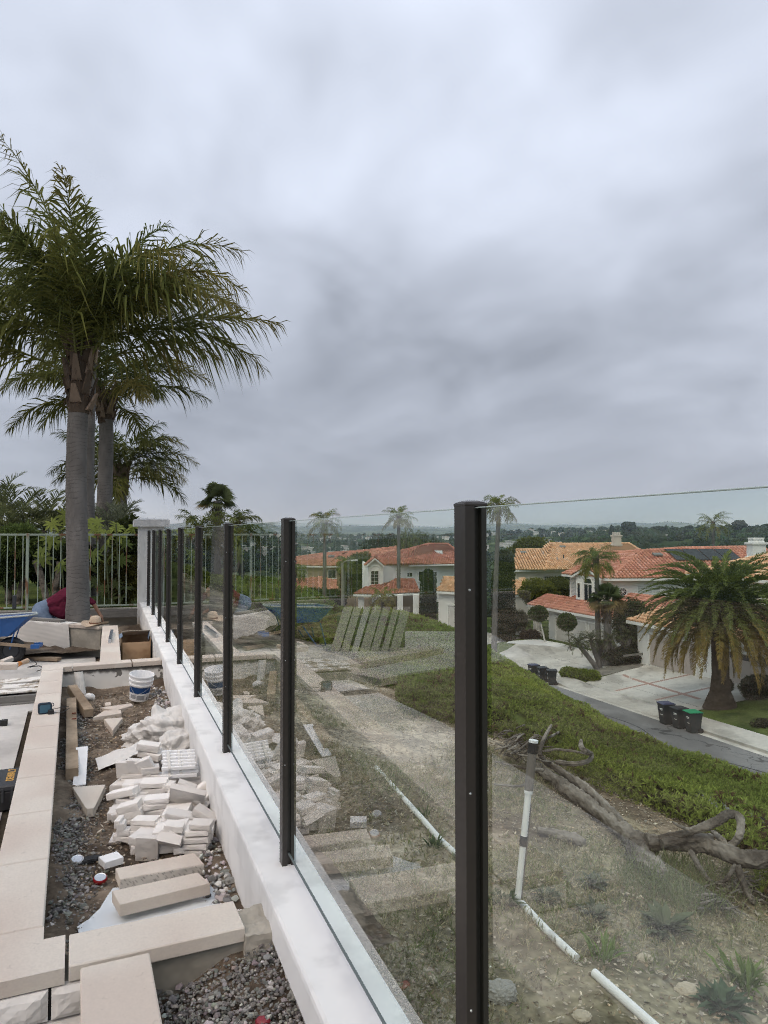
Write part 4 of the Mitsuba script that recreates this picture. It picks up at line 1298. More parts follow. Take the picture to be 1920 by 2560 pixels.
def frond(L, e0, droop, az, base, n, ll, lw, col, seed, style='queen', sag=0.5, twist=0.0, tipcol=None, start=0.14, rach=0.022):
    """A feather frond: a tapering midrib and n leaflets a side that sag under their own weight."""
    r = np.random.default_rng(seed)
    s, x, z, e = rachis(L, e0, droop)
    yb = twist * s**2 * L
    pts = np.stack([x, yb, z], 1)
    t = np.linspace(start, 0.995, n) + r.normal(0, .3 / n, n)
    t = np.repeat(np.clip(t, start, 1), 2)
    side = np.tile([1.0, -1.0], n)
    m = len(t)
    c = np.stack([np.interp(t, s, pts[:, k]) for k in range(3)], 1)
    et = np.interp(t, s, e)
    tang = np.stack([np.cos(et), 2 * twist * t, np.sin(et)], 1)
    tang /= np.linalg.norm(tang, axis=1, keepdims=True)
    nor = np.stack([-np.sin(et), 0 * et, np.cos(et)], 1)
    lat = np.cross(nor, tang) * side[:, None]
    if style == 'queen':
        a = np.radians(28 + 38 * t) + r.normal(0, .14, m)
        lift = r.normal(0.05, .42, m)
        prof_ = np.clip(t / .30, .35, 1) * np.clip((1.02 - t) / .45, .12, 1) ** .55
    else:
        a = np.radians(38 + 22 * t) + r.normal(0, .06, m)
        lift = 0.42 + r.normal(0, .16, m)
        prof_ = np.clip(t / .22, .25, 1) * np.clip((1.03 - t) / .40, .2, 1) ** .6
    d = lat * np.cos(a)[:, None] + tang * np.sin(a)[:, None] + nor * lift[:, None]
    d /= np.linalg.norm(d, axis=1, keepdims=True)
    Ln = (ll * prof_ * r.uniform(.8, 1.15, m))[:, None]
    w = np.cross(d, nor + .5 * r.normal(0, 1, (m, 3)))
    w /= np.linalg.norm(w, axis=1, keepdims=True) + 1e-9
    sg = sag * r.uniform(.5, 1.3, (m, 1))
    mid = c + d * Ln * .5 - ZV * Ln * sg * .16
    tip = c + d * Ln * .86 - ZV * Ln * sg * .75
    hw = lw / 2 * np.clip(prof_, .5, 1)[:, None]
    V = np.stack([c - w * hw * .6, c + w * hw * .6, mid - w * hw, mid + w * hw, tip], 1).reshape(-1, 3)
    F = (np.array([[0, 1, 3], [0, 3, 2], [2, 3, 4]])[None] + (np.arange(m) * 5)[:, None, None]).reshape(-1, 3)
    cc = np.asarray(col)[None] * np.exp(r.normal(0, .20, (m, 1)))
    if tipcol is not None:
        k = np.clip((t - tipcol[1]) / .35 + r.normal(0, .15, m), 0, 1)[:, None]
        cc = cc * (1 - k) + np.asarray(tipcol[0]) * k
    C = np.repeat(cc, 5, 0)
    C[4::5] = C[4::5] * .75 + np.array([.16, .12, .05]) * .25
    rv, rf = tube(pts, np.linspace(rach, rach * .16, len(pts)), 5)
    V = np.vstack([V, rv])
    F = np.vstack([F, rf + 5 * m])
    C = np.vstack([C, np.broadcast_to(np.asarray(col) * 1.3 + .03, (len(rv), 3))])
    ca, sa = math.cos(az), math.sin(az)
    V = np.stack([V[:, 0] * ca - V[:, 1] * sa, V[:, 0] * sa + V[:, 1] * ca, V[:, 2]], 1) + base
    return MB().add(V, F, np.clip(C, .004, .7))


QUEEN = (0.145, 0.170, 0.055)


def trunk(parent, base, top, r0, r1, flare=1.0, n=22, rings=26, seed=0, mat_='palm_bark', name='trunk'):
    k = np.linspace(0, 1, rings)
    pts = np.asarray(base) + (np.asarray(top) - np.asarray(base)) * k[:, None]
    pts[:, 0] += 0.03 * np.sin(k * 5 + seed)
    rad_ = (r0 + (r1 - r0) * k) * (1 + (flare - 1) * np.exp(-k * 14)) * (1 + .02 * np.sin(k * 60 + seed))
    V, F = tube(pts, rad_, n, True, .05, seed)
    return put(name, (V, F), mat_, parent, smooth=45)


def boots(parent, top, h, r0, seed, col=(0.15, 0.115, 0.088)):
    """Old leaf bases clasping the top of the trunk."""
    r = np.random.default_rng(seed)
    mb = MB()
    for k in range(26):
        a, z = k * 2.4 + r.normal(0, .2), h * (k / 26) ** .9
        d = np.array([math.cos(a), math.sin(a), 0])
        w = np.cross(ZV, d) * r0 * r.uniform(.25, .6)
        b = np.asarray(top) + ZV * (z - .05) + d * r0 * .75
        up = ZV * h * r.uniform(.2, .55) + d * r0 * r.uniform(.25, .75)
        th = d * r0 * .22
        q = [b - w, b + w, b + w * .35 + up, b - w * .35 + up]
        q += [p + th for p in q]
        m = hull(q)
        mb.add(m.vertices, m.faces, np.array(col) * np.exp(r.normal(0, .35)) * np.array([1, 1, 1]))
        for _ in range(9):
            p0 = b + w * r.uniform(-1, 1)
            mb.add(*tube([p0, p0 + d * .06 + ZV * .02, p0 + d * .11 - ZV * r.uniform(.05, .2)], [.006, .004, .002], 4), np.array([.10, .07, .05]))
    V, F = tube([np.asarray(top) - ZV * .1, np.asarray(top) + ZV * h], [r0 * .9, r0 * .8], 14)
    mb.add(V, F, np.array(col) * .6)
    put('leaf_base', mb, 'v_matte', parent, kind='stuff')


def feather_palm(label, base, top, r0, r1, nf, L, ll, lw, leaflets, seed, extra=(), group=None, cat='palm tree', boot=0.9, col=QUEEN, emax=82, emin=-12, sag=.6, droop=(1.0, 1.7), name='palm_tree', flare=1.25, dark=1.0, old=0.0, front=0.0):
    r = np.random.default_rng(seed)
    t = thing(name, label, cat, group)
    trunk(t, base, top, r0, r1, flare, seed=seed)
    if boot:
        boots(t, top, boot, r1 * 1.18, seed)
    apex = np.asarray(top, float) + ZV * boot * .85
    for k in range(nf):
        f = (k + .5) / nf
        e = math.radians(emax + (emin - emax) * f**1.1) + r.normal(0, .10)
        az = k * 2.399 + r.normal(0, .25) + seed
        e = max(e, front * max(0, -math.sin(az)))
        Lk = L * r.uniform(.82, 1.08) * (1 - .25 * max(0, .25 - f))
        c = np.array(col) * dark * np.exp(r.normal(0, .12)) * (1 + np.array([.35, .12, -.1]) * (f - .4))
        tipc = ((.20, .17, .055), .55 - .4 * f) if r.random() < .08 + old * f else None
        b = apex + np.array([math.cos(az), math.sin(az), 0]) * r1 * .5 - ZV * f * boot * .45
        put('frond', frond(Lk, e, r.uniform(*droop), az, b, leaflets, ll, lw, c, seed * 100 + k, 'queen', sag, r.normal(0, .10), tipc), 'v_leaf', t)
    for k, (az, e, Lk, dr_, tw_) in enumerate(extra):
        put('frond', frond(Lk, math.radians(e), dr_, az, apex, int(leaflets * 1.15), ll, lw, np.array(col) * dark, seed * 100 + 90 + k, 'queen', sag, tw_, ((.19, .17, .055), .55)), 'v_leaf', t)
    return t


PGR = 'tall feather palms in the garden at the left'
b1_ = at(190, 1592, 12.9)
feather_palm('nearest tall feather palm with a thick ringed grey trunk', b1_, at(197, 1020, 12.95), .20, .172, 15, 3.5, 1.05, .042, 78, 1,
             extra=((math.pi * .96, 85, 4.3, .60, .06), (math.pi * .90, 76, 4.3, 1.2, 0.05), (.05, 76, 4.0, 1.75, -.05), (-.25, 60, 3.8, 1.75, .04), (-.45, 46, 3.8, 1.55, 0), (.10, 26, 3.75, .62, .03),
                    (math.pi * 1.05, 58, 3.8, 1.7, 0), (math.pi * 1.06, 34, 3.6, 1.8, .05), (math.pi * .95, 40, 3.5, 1.7, 0), (-1.3, 80, 3.4, 1.3, 0), (-.75, 60, 3.4, 1.5, .1), (-1.9, 74, 3.4, 1.6, -.1), (.3, 32, 3.6, 1.3, 0), (.55, 62, 3.8, 1.6, 0), (2.6, 62, 3.8, 1.6, 0)),
             group=PGR, boot=1.25, emax=86, emin=42, sag=.75, droop=(.9, 1.4), old=.16, front=1.25)
feather_palm('slim grey palm trunk showing just behind the nearest palm', at(220, 1490, 17), at(224, 905, 17), .17, .14, 18, 3.0, .70, .040, 50, 2, group=PGR, dark=.7, emin=36)
feather_palm('second tall feather palm, its crown below that of the nearest one', at(263, 1480, 20), at(263, 1050, 20), .23, .19, 17, 2.9, .85, .044, 66, 3, group=PGR, boot=.85, dark=.75, emin=12,
             extra=((.05, 42, 3.2, 1.35, 0), (math.pi, 40, 3.3, 1.5, 0), (math.pi * .97, 62, 2.8, 1.8, 0), (.1, 66, 2.9, 1.9, 0)))
feather_palm('shorter dark feather palm right of the tall ones, behind the fence', at(300, 1480, 26), at(300, 1235, 26), .24, .22, 19, 2.75, .80, .048, 64, 4, group=PGR, boot=1.1, dark=.62, emin=8,
             extra=((.1, 40, 3.0, 1.4, 0), (0, 62, 2.9, 1.7, 0), (-.2, 20, 2.8, 1.2, 0)))


def clump_palm(label, base, h, nf, L, seed, col, ll=.34, group=None, name='date_palm', lw=.022, emax=84, emin=12, leaflets=44, stem=.09):
    t = thing(name, label, 'palm', group)
    b = np.asarray(base, float)
    top = b + ZV * h
    trunk(t, b, top, stem, stem * .9, 1.2, 12, 10, seed, 'dead_bark')
    r = np.random.default_rng(seed)
    for k in range(nf):
        f = (k + .5) / nf
        e = math.radians(emax + (emin - emax) * f) + r.normal(0, .12)
        az = k * 2.399 + seed + r.normal(0, .2)
        put('frond', frond(L * r.uniform(.8, 1.1), e, r.uniform(1.1, 1.9), az, top, leaflets, ll, lw, np.array(col) * np.exp(r.normal(0, .25)), seed * 77 + k, 'canary', .22, r.normal(0, .1), None, .08, .013), 'v_leaf', t)
    return t


BG = 'low feathery palms behind the iron fence'
for i, (x, y, Y, h, L, n, lab) in enumerate(((36, 1330, 18.5, 1.5, 1.7, 18, 'bushy feathery palm at the left edge behind the iron fence'), (112, 1325, 19.5, 1.6, 1.7, 18, 'bushy feathery palm between the left edge and the nearest trunk'),
                                             (2, 1290, 21, 1.8, 1.5, 16, 'feathery palm half out of the picture at the left edge'), (150, 1330, 21, 1.6, 1.5, 16, 'dark feathery palm directly behind the nearest trunk'),
                                             (296, 1330, 19.5, 1.5, 1.5, 18, 'grey green feathery palm drooping left of the white pillar'), (262, 1330, 22, 1.7, 1.4, 18, 'dark feathery palm under the second tall palm'))):
    c = at(x, y, Y)
    clump_palm(lab, c - ZV * h, h, n, L, 11 + i, (0.13, 0.15, 0.07) if i != 4 else (0.17, 0.19, 0.13), .42, BG, lw=.034, leaflets=26)


# ------------------------------------------------------------------ shrubs and trees with leaves


def shrub(label, c, rad_, n, size, col, seed, name='shrub', cat='shrub', group=None, leaves=6, core_k=.78, width=.30, spread=.75, upb=.35, stem=None, amp=.55, dark=.28):
    t = thing(name, label, cat, group)
    c, rad_ = np.asarray(c, float), np.asarray(rad_, float)
    r = np.random.default_rng(seed)
    d = r.normal(0, 1, (n, 3))
    d /= np.linalg.norm(d, axis=1, keepdims=True)
    lump_ = meshkit.fbm(d * 2.2 + seed, 3, seed)
    k = (1 - amp * .5 + amp * lump_ * 1.0) * r.uniform(.72, 1.02, n)
    P = c + d * rad_ * k[:, None]
    up = d + ZV * upb
    cols = np.asarray(col)[None] * (0.45 + 1.1 * lump_)[:, None] * np.exp(r.normal(0, .15, (n, 1)))
    put('leaves', leaf_cloud(P, up, size, leaves, cols, seed + 1, spread, width), 'v_leaf', t, kind='stuff')
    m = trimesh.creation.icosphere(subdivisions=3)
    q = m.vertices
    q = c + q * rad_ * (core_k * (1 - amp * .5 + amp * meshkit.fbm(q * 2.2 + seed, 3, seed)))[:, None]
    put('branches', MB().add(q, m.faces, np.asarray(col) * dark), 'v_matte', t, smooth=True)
    if stem is not None:
        put('trunk', tube([stem[0], (np.asarray(stem[0]) + c) / 2 + r.normal(0, .03, 3), c], [stem[1], stem[1] * .8, stem[1] * .7], 10), stem[2] if len(stem) > 2 else 'dead_bark', t)
    return t


LAWN_Z = -1.62
fd, fn_ = unit([.961, .275, 0]), unit([-.275, .961, 0])
FP = at(340, 1420, 15.33) * [1, 1, 0]
put('lawn', grid(lambda U, V: FP + fd * U[..., None] + fn_ * V[..., None] + ZV * (LAWN_Z + .03 * meshkit.fbm(np.stack([U, V, 0 * U], -1) * 1.5, 3, 2))[..., None], np.arange(-22, 1.2, .5), np.arange(.25, 26, .5)), 'lawn', smooth=True, kind='structure')
GS = 'dark shrubs behind the iron fence'
shrub('dense dark shrub behind the fence at the left edge', at(10, 1395, 16.4), (.75, .6, .62), 900, .15, (.06, .085, .032), 201, group=GS, width=.2)
shrub('light topped narrow leaved shrub above the fence at the left', at(45, 1355, 16.2), (.50, .42, .34), 700, .17, (.115, .16, .05), 202, group=GS, width=.16)
shrub('dark shrub between the left shrubs and the nearest palm trunk', at(118, 1400, 17.2), (.62, .6, .5), 900, .14, (.045, .06, .028), 203, group=GS)
shrub('dark shrub low behind the nearest palm trunk', at(185, 1420, 17.0), (.7, .6, .65), 900, .14, (.045, .06, .028), 204, group=GS)
shrub('olive brown shrub left of the white pillar', at(305, 1440, 16.4), (.42, .42, .62), 1100, .12, (.105, .10, .03), 205, group=GS)
shrub('tall dark shrub beside the white pillar, under the big palmate leaves', at(322, 1380, 16.7), (.38, .4, .8), 1000, .13, (.07, .085, .03), 206, group=GS)
for i, (x0, y0, x1, y1, Y, lab) in enumerate(((88, 1400, 118, 1512, 16.2, 'dark leaning shrub stem left of the kneeling man'), (150, 1405, 132, 1500, 16.4, 'dark shrub stem just left of the nearest palm'), (62, 1400, 45, 1512, 16.3, 'twisted dark shrub stem behind the fence post'), (12, 1420, 22, 1515, 16.3, 'dark shrub stem at the left edge'))):
    put('trunk', tube(spline([at(x0, y0, Y), at((x0 + x1) / 2 + 3, (y0 + y1) / 2, Y), at(x1, y1, Y)], 5), .075, 9, True, .3, i), 'dead_bark', ('shrub_002', 'shrub_003', 'shrub_001', 'shrub')[i], label=lab)

# big palmate leaves (each its own part)


def palmate(c, nrm, size, col, seed):
    r = np.random.default_rng(seed)
    nrm = unit(nrm)
    a = unit(np.cross(nrm, r.normal(0, 1, 3)))
    b = np.cross(nrm, a)
    pts, idx = [c], []
    L = 9
    for k in range(L):
        th = -2.5 + 5.0 * k / (L - 1)
        ln = size * (1 - .38 * abs(th) / 2.5) * r.uniform(.9, 1.1)
        for dt, q in ((-.30, .42), (-.17, .72), (0, 1.0), (.17, .72)):
            p = c + (a * math.cos(th + dt) + b * math.sin(th + dt)) * ln * q - nrm * (.28 * (q * ln) ** 2 / size)
            pts.append(p)
    m = len(pts)
    F = [[0, i, i + 1] for i in range(1, m - 1)]
    return MB().add(pts, F, np.asarray(col) * np.exp(r.normal(0, .12)))


ft = thing('palmate_plant', 'tall plant with big pale green palmate leaves growing through the iron fence', 'plant')
r = np.random.default_rng(55)
spots = [(128, 1306, 15.2), (158, 1286, 15.1), (165, 1303, 15.2), (120, 1345, 15.0), (106, 1372, 14.9), (140, 1330, 15.3), (152, 1403, 14.9), (158, 1415, 15.0), (128, 1355, 15.2), (232, 1300, 15.6), (248, 1306, 15.5), (262, 1330, 15.3), (285, 1325, 15.7), (300, 1318, 15.8),
         (236, 1318, 15.4), (272, 1345, 15.6), (232, 1380, 15.3), (268, 1360, 15.5), (300, 1340, 15.7), (318, 1322, 15.9), (335, 1320, 16.0), (255, 1400, 15.7), (280, 1420, 15.7), (240, 1455, 15.6), (262, 1470, 15.6), (290, 1455, 15.7), (245, 1490, 15.5), (270, 1500, 15.6), (312, 1470, 15.8),
         (300, 1400, 15.9), (225, 1340, 15.6), (226, 1425, 15.6), (278, 1385, 15.7), (315, 1360, 15.9), (232, 1508, 15.6), (300, 1500, 15.8), (150, 1360, 15.4), (100, 1395, 15.3)]
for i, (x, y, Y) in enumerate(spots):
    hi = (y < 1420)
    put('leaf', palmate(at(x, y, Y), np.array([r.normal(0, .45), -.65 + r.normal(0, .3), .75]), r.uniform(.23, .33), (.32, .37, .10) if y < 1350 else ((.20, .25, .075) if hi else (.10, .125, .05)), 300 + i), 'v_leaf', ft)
for x in (120, 150, 240, 262, 290):
    put('stem', tube(spline([at(x, 1310, 15.5), at(x + 4, 1400, 15.6), at(x + 12, 1520, 15.6)], 4), .016, 7), 'green_stem', ft)
mat('green_stem', pr((0.10, 0.12, 0.05), 0.7))

# ------------------------------------------------------------------ iron fence, board, far planter
ifn = thing('iron_fence', 'pale green iron picket fence with rusty bars behind the far planter', 'fence')
ZB, ZT = -1.52, 0.0
LF = 9.5
for z, h in ((ZT - .015, .02), (ZB, .018)):
    put('rail', cham(FP - fd * (LF / 2 - .05) + ZV * z, fd * (LF / 2 + .05), fn_ * .016, ZV * h), 'fence_iron', ifn)
xs = at(68, 1400, 14.72)
u0 = np.dot(xs - FP, fd)
posts = [u0 - 2.45, u0, u0 + 2.45, u0 - 4.9]
for q in posts:
    put('post', cham(FP + fd * q + ZV * (-.80), fd * .027, fn_ * .027, ZV * .82), 'fence_iron', ifn)
q = u0 - 5.0
k = 0
while q < -.05:
    if min(abs(q - p) for p in posts) > .06:
        put('picket', cham(FP + fd * q + ZV * (ZB + ZT) / 2, fd * .009, fn_ * .009, ZV * .75, .002), 'fence_iron', ifn)
    q += 0.1445
put('form_board', cham(FP - fd * 2.2 - fn_ * .22 + ZV * -1.665, fd * 2.25, fn_ * .03, ZV * .09, .004), 'weathered', label='long weathered grey board along the foot of the iron fence', cat='board')
put('form_board', cham(FP - fd * 7.0 - fn_ * .22 + ZV * -1.69, fd * 2.4, fn_ * .03, ZV * .07, .004), 'weathered', label='weathered grey board left of the kneeling man', cat='board')
mat('weathered', bump(pr(proc(lambda p, n, uv: mi.Color3f(0.17, 0.165, 0.155) * (0.6 + .8 * fbm(p.x * 4, p.y * 4, p.z * 40, 3))), 0.9), lambda p, n, uv: fbm(p.x * 5, p.y * 5, p.z * 60, 2), .004))
put('footing', cham(FP - fd * 5 + fn_ * .12 + ZV * -1.83, fd * 5.1, fn_ * .16, ZV * .235), 'grey_stucco', label='low dark footing wall under the iron fence', cat='wall')

fp = thing('planter_wall', 'far planter wall with pale cap stones, a draped sheet and a straw hat on it', 'planter')
put('core', cham(fx(10.85, 0.027, -1.80), F_D * 1.78, F_N * 0.10, ZV * 0.243), 'grey_stucco', fp)
MS = [9.07, 9.20, 9.88, 10.56, 11.2, 11.86, 12.52]
for a, b in zip(MS[:-1], MS[1:]):
    put('cap_stone', cham(fx((a + b) / 2, 0.027, ZC - TC / 2), F_D * ((b - a) / 2 - .002), F_N * .118, ZV * TC / 2, .004), 'cap_stone', fp)
w0 = onz(250, 1566, ZC) * [1, 1, 0]
wd = unit([-.915, .40, 0])
wn = np.array([-wd[1], wd[0], 0])
wn = wn if wn[1] > 0 else -wn
put('front_core', cham(w0 + wd * 1.35 + wn * .13 + ZV * -1.785, wd * 1.33, wn * .10, ZV * .225), 'grey_stucco', fp)
for k in range(5):
    put('cap_stone', cham(w0 + wd * (.02 + .54 * k + .27) + wn * .115 + ZV * (ZC - TC / 2), wd * .268, wn * .115, ZV * TC / 2, .004), 'cap_stone', fp)
# sheet draped over the wall


def drape(U, V):
    a = w0 + wd * (.68 + 1.50 * U)[..., None]
    over = V * 0.70
    cut = 1 - .42 * U
    down = np.clip(over - .22, 0, 1) * cut
    back = np.clip(.22 - over, 0, 1)
    P = a + wn * (back - .012 - .03 * np.sin(U * 9) * down)[..., None] + ZV * (ZC + .008 - down)[..., None]
    return P + wd * (-.10 * down)[..., None] + ZV * (.012 * np.sin(U * 25) * (over > .2))[..., None]


cloth(drape, 'foam_sheet', 'foam_sheet', 'ribbed white foam sheet draped over the far planter wall', 'foam sheet', 40, 24)
put('board', cham(w0 + wd * 1.55 + wn * .10 + ZV * (ZC + .034), wd * .62, wn * .05, ZV * .022, .003), 'weathered', label='grey board weighing down the foam sheet on the far planter', cat='board')
# straw hat
ht = thing('straw_hat', 'woven straw hat with a dark band lying on the far planter wall', 'hat')
ho = onz(232, 1563, ZC) + wn * .05 + ZV * .004
prof_h = [(.215, .028), (.19, .012), (.15, .006), (.115, .010), (.092, .02)]
hb = lathe(prof_h, 40, ho)
wv = np.array(hb[0])
an = np.arctan2(wv[:, 1] - ho[1], wv[:, 0] - ho[0])
rr = np.hypot(wv[:, 0] - ho[0], wv[:, 1] - ho[1])
wv[:, 2] += np.clip(rr - .1, 0, 1) * .30 * np.cos(2 * an + .6)
put('brim', (wv, hb[1]), 'straw', ht, smooth=True)
put('crown', lathe([(.094, .015), (.090, .06), (.085, .10), (.074, .128), (.05, .142), (.001, .136)], 32, ho, unit([.05, -.05, 1])), 'straw', ht, smooth=50)
put('band', lathe([(.0955, .022), (.0945, .048)], 32, ho, unit([.05, -.05, 1])), 'hat_band', ht)
mat('straw', bump(pr(proc(lambda p, n, uv: mi.Color3f(0.50, 0.40, 0.30) * (0.75 + .4 * noise(p.x * 120, p.y * 120, p.z * 120))), 0.85), lambda p, n, uv: noise(p.x * 130, p.y * 130, p.z * 150), .002))
mat('hat_band', pr((0.16, 0.085, 0.055), 0.9))
put('square_tube', cham(fx(11.05, 0.035, ZC + .026), unit(F_D + F_N * .03) * .55, F_N * .02, ZV * .025, .003), 'alu', label='silver square metal tube lying on the cap of the far planter', cat='tube')

# cardboard box between the caps and the white wall
bx_ = thing('cardboard_box', 'open worn cardboard box standing between the far planter and the white wall', 'box')
cb0 = fx(11.25, .385, -1.94)
sd, sn = unit(F_D), unit(F_N)
w_, d_, h_ = .20, .22, .40
for s_i, lab in ((-1, None), (1, None)):
    put('side_panel', cham(cb0 + sn * s_i * w_ + ZV * h_ / 2, sn * .003, sd * d_, ZV * h_ / 2, .001), 'cardboard', bx_)
    put('end_panel', cham(cb0 + sd * s_i * d_ + ZV * (h_ / 2 - (.02 if s_i < 0 else -.02)), sd * .003, sn * w_, ZV * (h_ / 2 - (.02 if s_i < 0 else -.02)), .001), 'cardboard', bx_)
put('flap', cham(cb0 + sd * (d_ - .14) + ZV * (h_ + .06), sd * .15 - ZV * .05, sn * w_ * .98, unit(ZV + sd * .3) * .003, .001), 'card_pale', bx_)
put('flap', cham(cb0 - sd * (d_ + .05) + ZV * (h_ - .16), sd * .012 + ZV * .12, sn * w_ * .95, unit(sd) * .003, .001), 'cardboard', bx_)
put('flap', cham(cb0 - sn * (w_ + .045) + ZV * (h_ + .015), sn * .055 + ZV * .035, sd * d_ * .95, unit(ZV - sn * .4) * .003, .001), 'card_blue', bx_)
put('flap', cham(cb0 + sn * (w_ - .02) + ZV * (h_ + .03), sn * .008 + ZV * .05, sd * d_ * .6, unit(sn) * .003, .001), 'card_blue', bx_)
put('bottom', cham(cb0 + ZV * .006, sn * w_, sd * d_, ZV * .003, .001), 'cardboard', bx_)
mat('card_pale', pr((0.52, 0.45, 0.37), 0.9))
mat('card_blue', pr((0.13, 0.18, 0.25), 0.8))
P3 = [onz(320, 1645, -1.62), onz(375, 1643, -1.62), onz(321, 1616, -1.60)]
put('offcut', hull([fx(9.15, .25, -1.90), fx(9.16, .56, -1.90), fx(9.22, .26, -1.56), fx(9.17, .25, -1.90) + F_D * .02, fx(9.18, .56, -1.90) + F_D * .02, fx(9.24, .26, -1.56) + F_D * .02]), 'weathered', label='dark triangular board offcut standing behind the cap stones', cat='board')
put('scrap_wood', beam(fx(10.1, .50, -1.86), fx(9.6, .42, -1.80), .035, .025), 'wood', label='pale scrap of wood in the rubble below the box', cat='wood scrap')

# ------------------------------------------------------------------ patio clutter
pl_o = px_(9.95, -.78, DECK)
pt = thing('pallet', 'wooden pallet topped with dusty boards on the patio', 'pallet')
for k in range(3):
    put('runner', cham(pl_o + P_D * (-.5 + .5 * k) + ZV * .055, P_N * .50, P_D * .02, ZV * .045, .003), 'weathered', pt)
for k in range(4):
    put('block', cham(pl_o + P_D * (-.5) + P_N * (-.45 + .30 * k) + ZV * .055, P_N * .022, P_D * .024, ZV * .0445, .003), 'weathered', pt)
for k in range(6):
    put('bottom_slat' if k in (0, 5) else 'slat', cham(pl_o + P_D * (-.5 + .2 * k) + ZV * (.010 if k in (0, 5) else .11), P_N * .50, P_D * (.05 if k in (0, 5) else .075), ZV * .009, .003), 'weathered', pt)
r = np.random.default_rng(9)
for k, (du, dv, rot, L, w_, lab) in enumerate(((-.40, .02, .03, .52, .09, 'front paint spattered board on the pallet'), (-.12, -.05, -.05, .50, .12, 'middle paint spattered board on the pallet'), (.2, .03, .06, .48, .13, 'rear paint spattered board on the pallet'))):
    ax = unit(P_N + P_D * rot)
    put('board', cham(pl_o + P_D * du + P_N * dv + ZV * (.132 + .004 * k), ax * L, np.cross(ZV, ax) * w_, ZV * .010, .003), 'spattered', label=lab, cat='board', group='spattered boards on the pallet')
mat('spattered', pr(proc(lambda p, n, uv: mix((0.62, 0.60, 0.56), (0.30, 0.26, 0.21), smoothstep(.5, .62, fbm(p.x * 14, p.y * 14, 0, 4)))), .9))
for k, (a, b, w_, h_, lab) in enumerate((((52, 1642, -1.96), (96, 1646, -1.96), .11, .05, 'brown plank lying on the patio near the wheelbarrow'), ((92, 1646, -1.96), (148, 1648, -1.96), .12, .05, 'reddish brown plank lying on the patio in front of the far planter'))):
    put('plank', beam(onz(*a), onz(*b), w_, h_), 'wood', label=lab, cat='plank')
gr = thing('angle_grinder', 'small orange and tan angle grinder lying on the boards', 'power tool')
go = onz(60, 1655, -1.80)
gd = unit(P_D * .9 + P_N * .35)
put('body', tube([go - gd * .13, go - gd * .02, go + gd * .10], [.026, .032, .036], 14), 'tool_tan', gr)
put('tail', tube([go - gd * .20, go - gd * .12], [.036, .032], 14), 'tool_orange', gr)
put('disc', lathe([(.001, -.003), (.055, -.003), (.055, .003), (.001, .003)], 24, go + gd * .12 + ZV * -.01, unit(ZV + gd * .3)), 'alu', gr)
mat('tool_orange', pr((0.55, 0.20, 0.04), 0.5))
mat('tool_tan', pr((0.50, 0.36, 0.25), 0.6))
put('tool_cable', tube(spline([go, onz(75, 1648, -1.85), onz(92, 1660, -1.85), onz(70, 1668, -1.85), onz(98, 1665, -1.85), onz(106, 1672, -1.84), onz(92, 1678, -1.85)], 8), .006, 6), 'black', label='looped black cable of the grinder', cat='cable')

# wheelbarrow
wb = thing('wheelbarrow', 'blue wheelbarrow with wooden handles at the left edge', 'wheelbarrow')
W = at(28, 1640, 11.0) * [1, 1, 0] + ZV * DECK
wx = unit([.97, .22, 0])
wy = np.cross(ZV, wx)
q = lambda a, b, c: W + wx * a + wy * b + ZV * c
put('tyre', tube([q(.20 * math.cos(t_), 0, .21 + .20 * math.sin(t_) * 0 + .165 * 0 + .0) * 0 + q(.155 * math.cos(t_), 0, .21 + .155 * math.sin(t_)) for t_ in np.linspace(0, 2 * np.pi, 33)], .052, 12, False), 'black', wb, smooth=True)
put('rim', lathe([(.001, -.03), (.11, -.03), (.11, .03), (.001, .03)], 24, q(0, 0, .21), wy), 'case_grey', wb)
rimp = [(.30, -.20), (.36, 0), (.30, .20), (-.80, .36), (-.86, 0), (-.80, -.36)]
lowp = [(-.02, -.14), (0, 0), (-.02, .14), (-.60, .20), (-.62, 0), (-.60, -.20)]
top_, low_ = np.array([q(a, b, .70 + .06 * (a > 0)) for a, b in rimp]), np.array([q(a, b, .44) for a, b in lowp])
mb = MB()
n = 6
for k in range(n):
    j = (k + 1) % n
    mb.add([low_[k], low_[j], top_[j], top_[k]], [[0, 1, 2, 3]])
mb.add(low_, [[0, 1, 2], [0, 2, 3], [0, 3, 5], [3, 4, 5]])
put('tray', mb, 'blue_paint', wb)
put('tray_rim', tube(np.vstack([top_, top_[:1]]), .014, 8, False), 'rim_grey', wb)
for s_i in (-1, 1):
    put('handle', beam(q(.34, s_i * .10, .27), q(-1.45, s_i * .30, .52), .038, .045), 'wood', wb)
    put('leg', tube([q(-.62, s_i * .22, .42), q(-.72, s_i * .24, .02), q(-.55, s_i * .24, .02), q(-.30, s_i * .18, .38)], .013, 8), 'blue_paint', wb)
    put('strut', tube([q(.0, s_i * .09, .24), q(.10, s_i * .12, .62)], .010, 8), 'blue_paint', wb)
    put('bracket', cham(q(.36, s_i * .10, .27), wx * .06, wy * .028, ZV * .032, .004), 'blue_paint', wb)
put('front_brace', cham(q(.41, 0, .27), wx * .012, wy * .13, ZV * .02, .004), 'blue_paint', wb)
lt = meshkit.text_mesh('ugba.', .07, .001, True).vertices
mat('blue_paint', pr((0.018, 0.095, 0.30), 0.35, clearcoat=.4))
mat('rim_grey', pr((0.42, 0.46, 0.44), 0.6))
put('upright_tool', cham(at(36, 1505, 11.6), fd * .028, fn_ * .028, ZV * .11, .006), 'case_grey', label='dark tool handle sticking up behind the wheelbarrow', cat='tool handle')

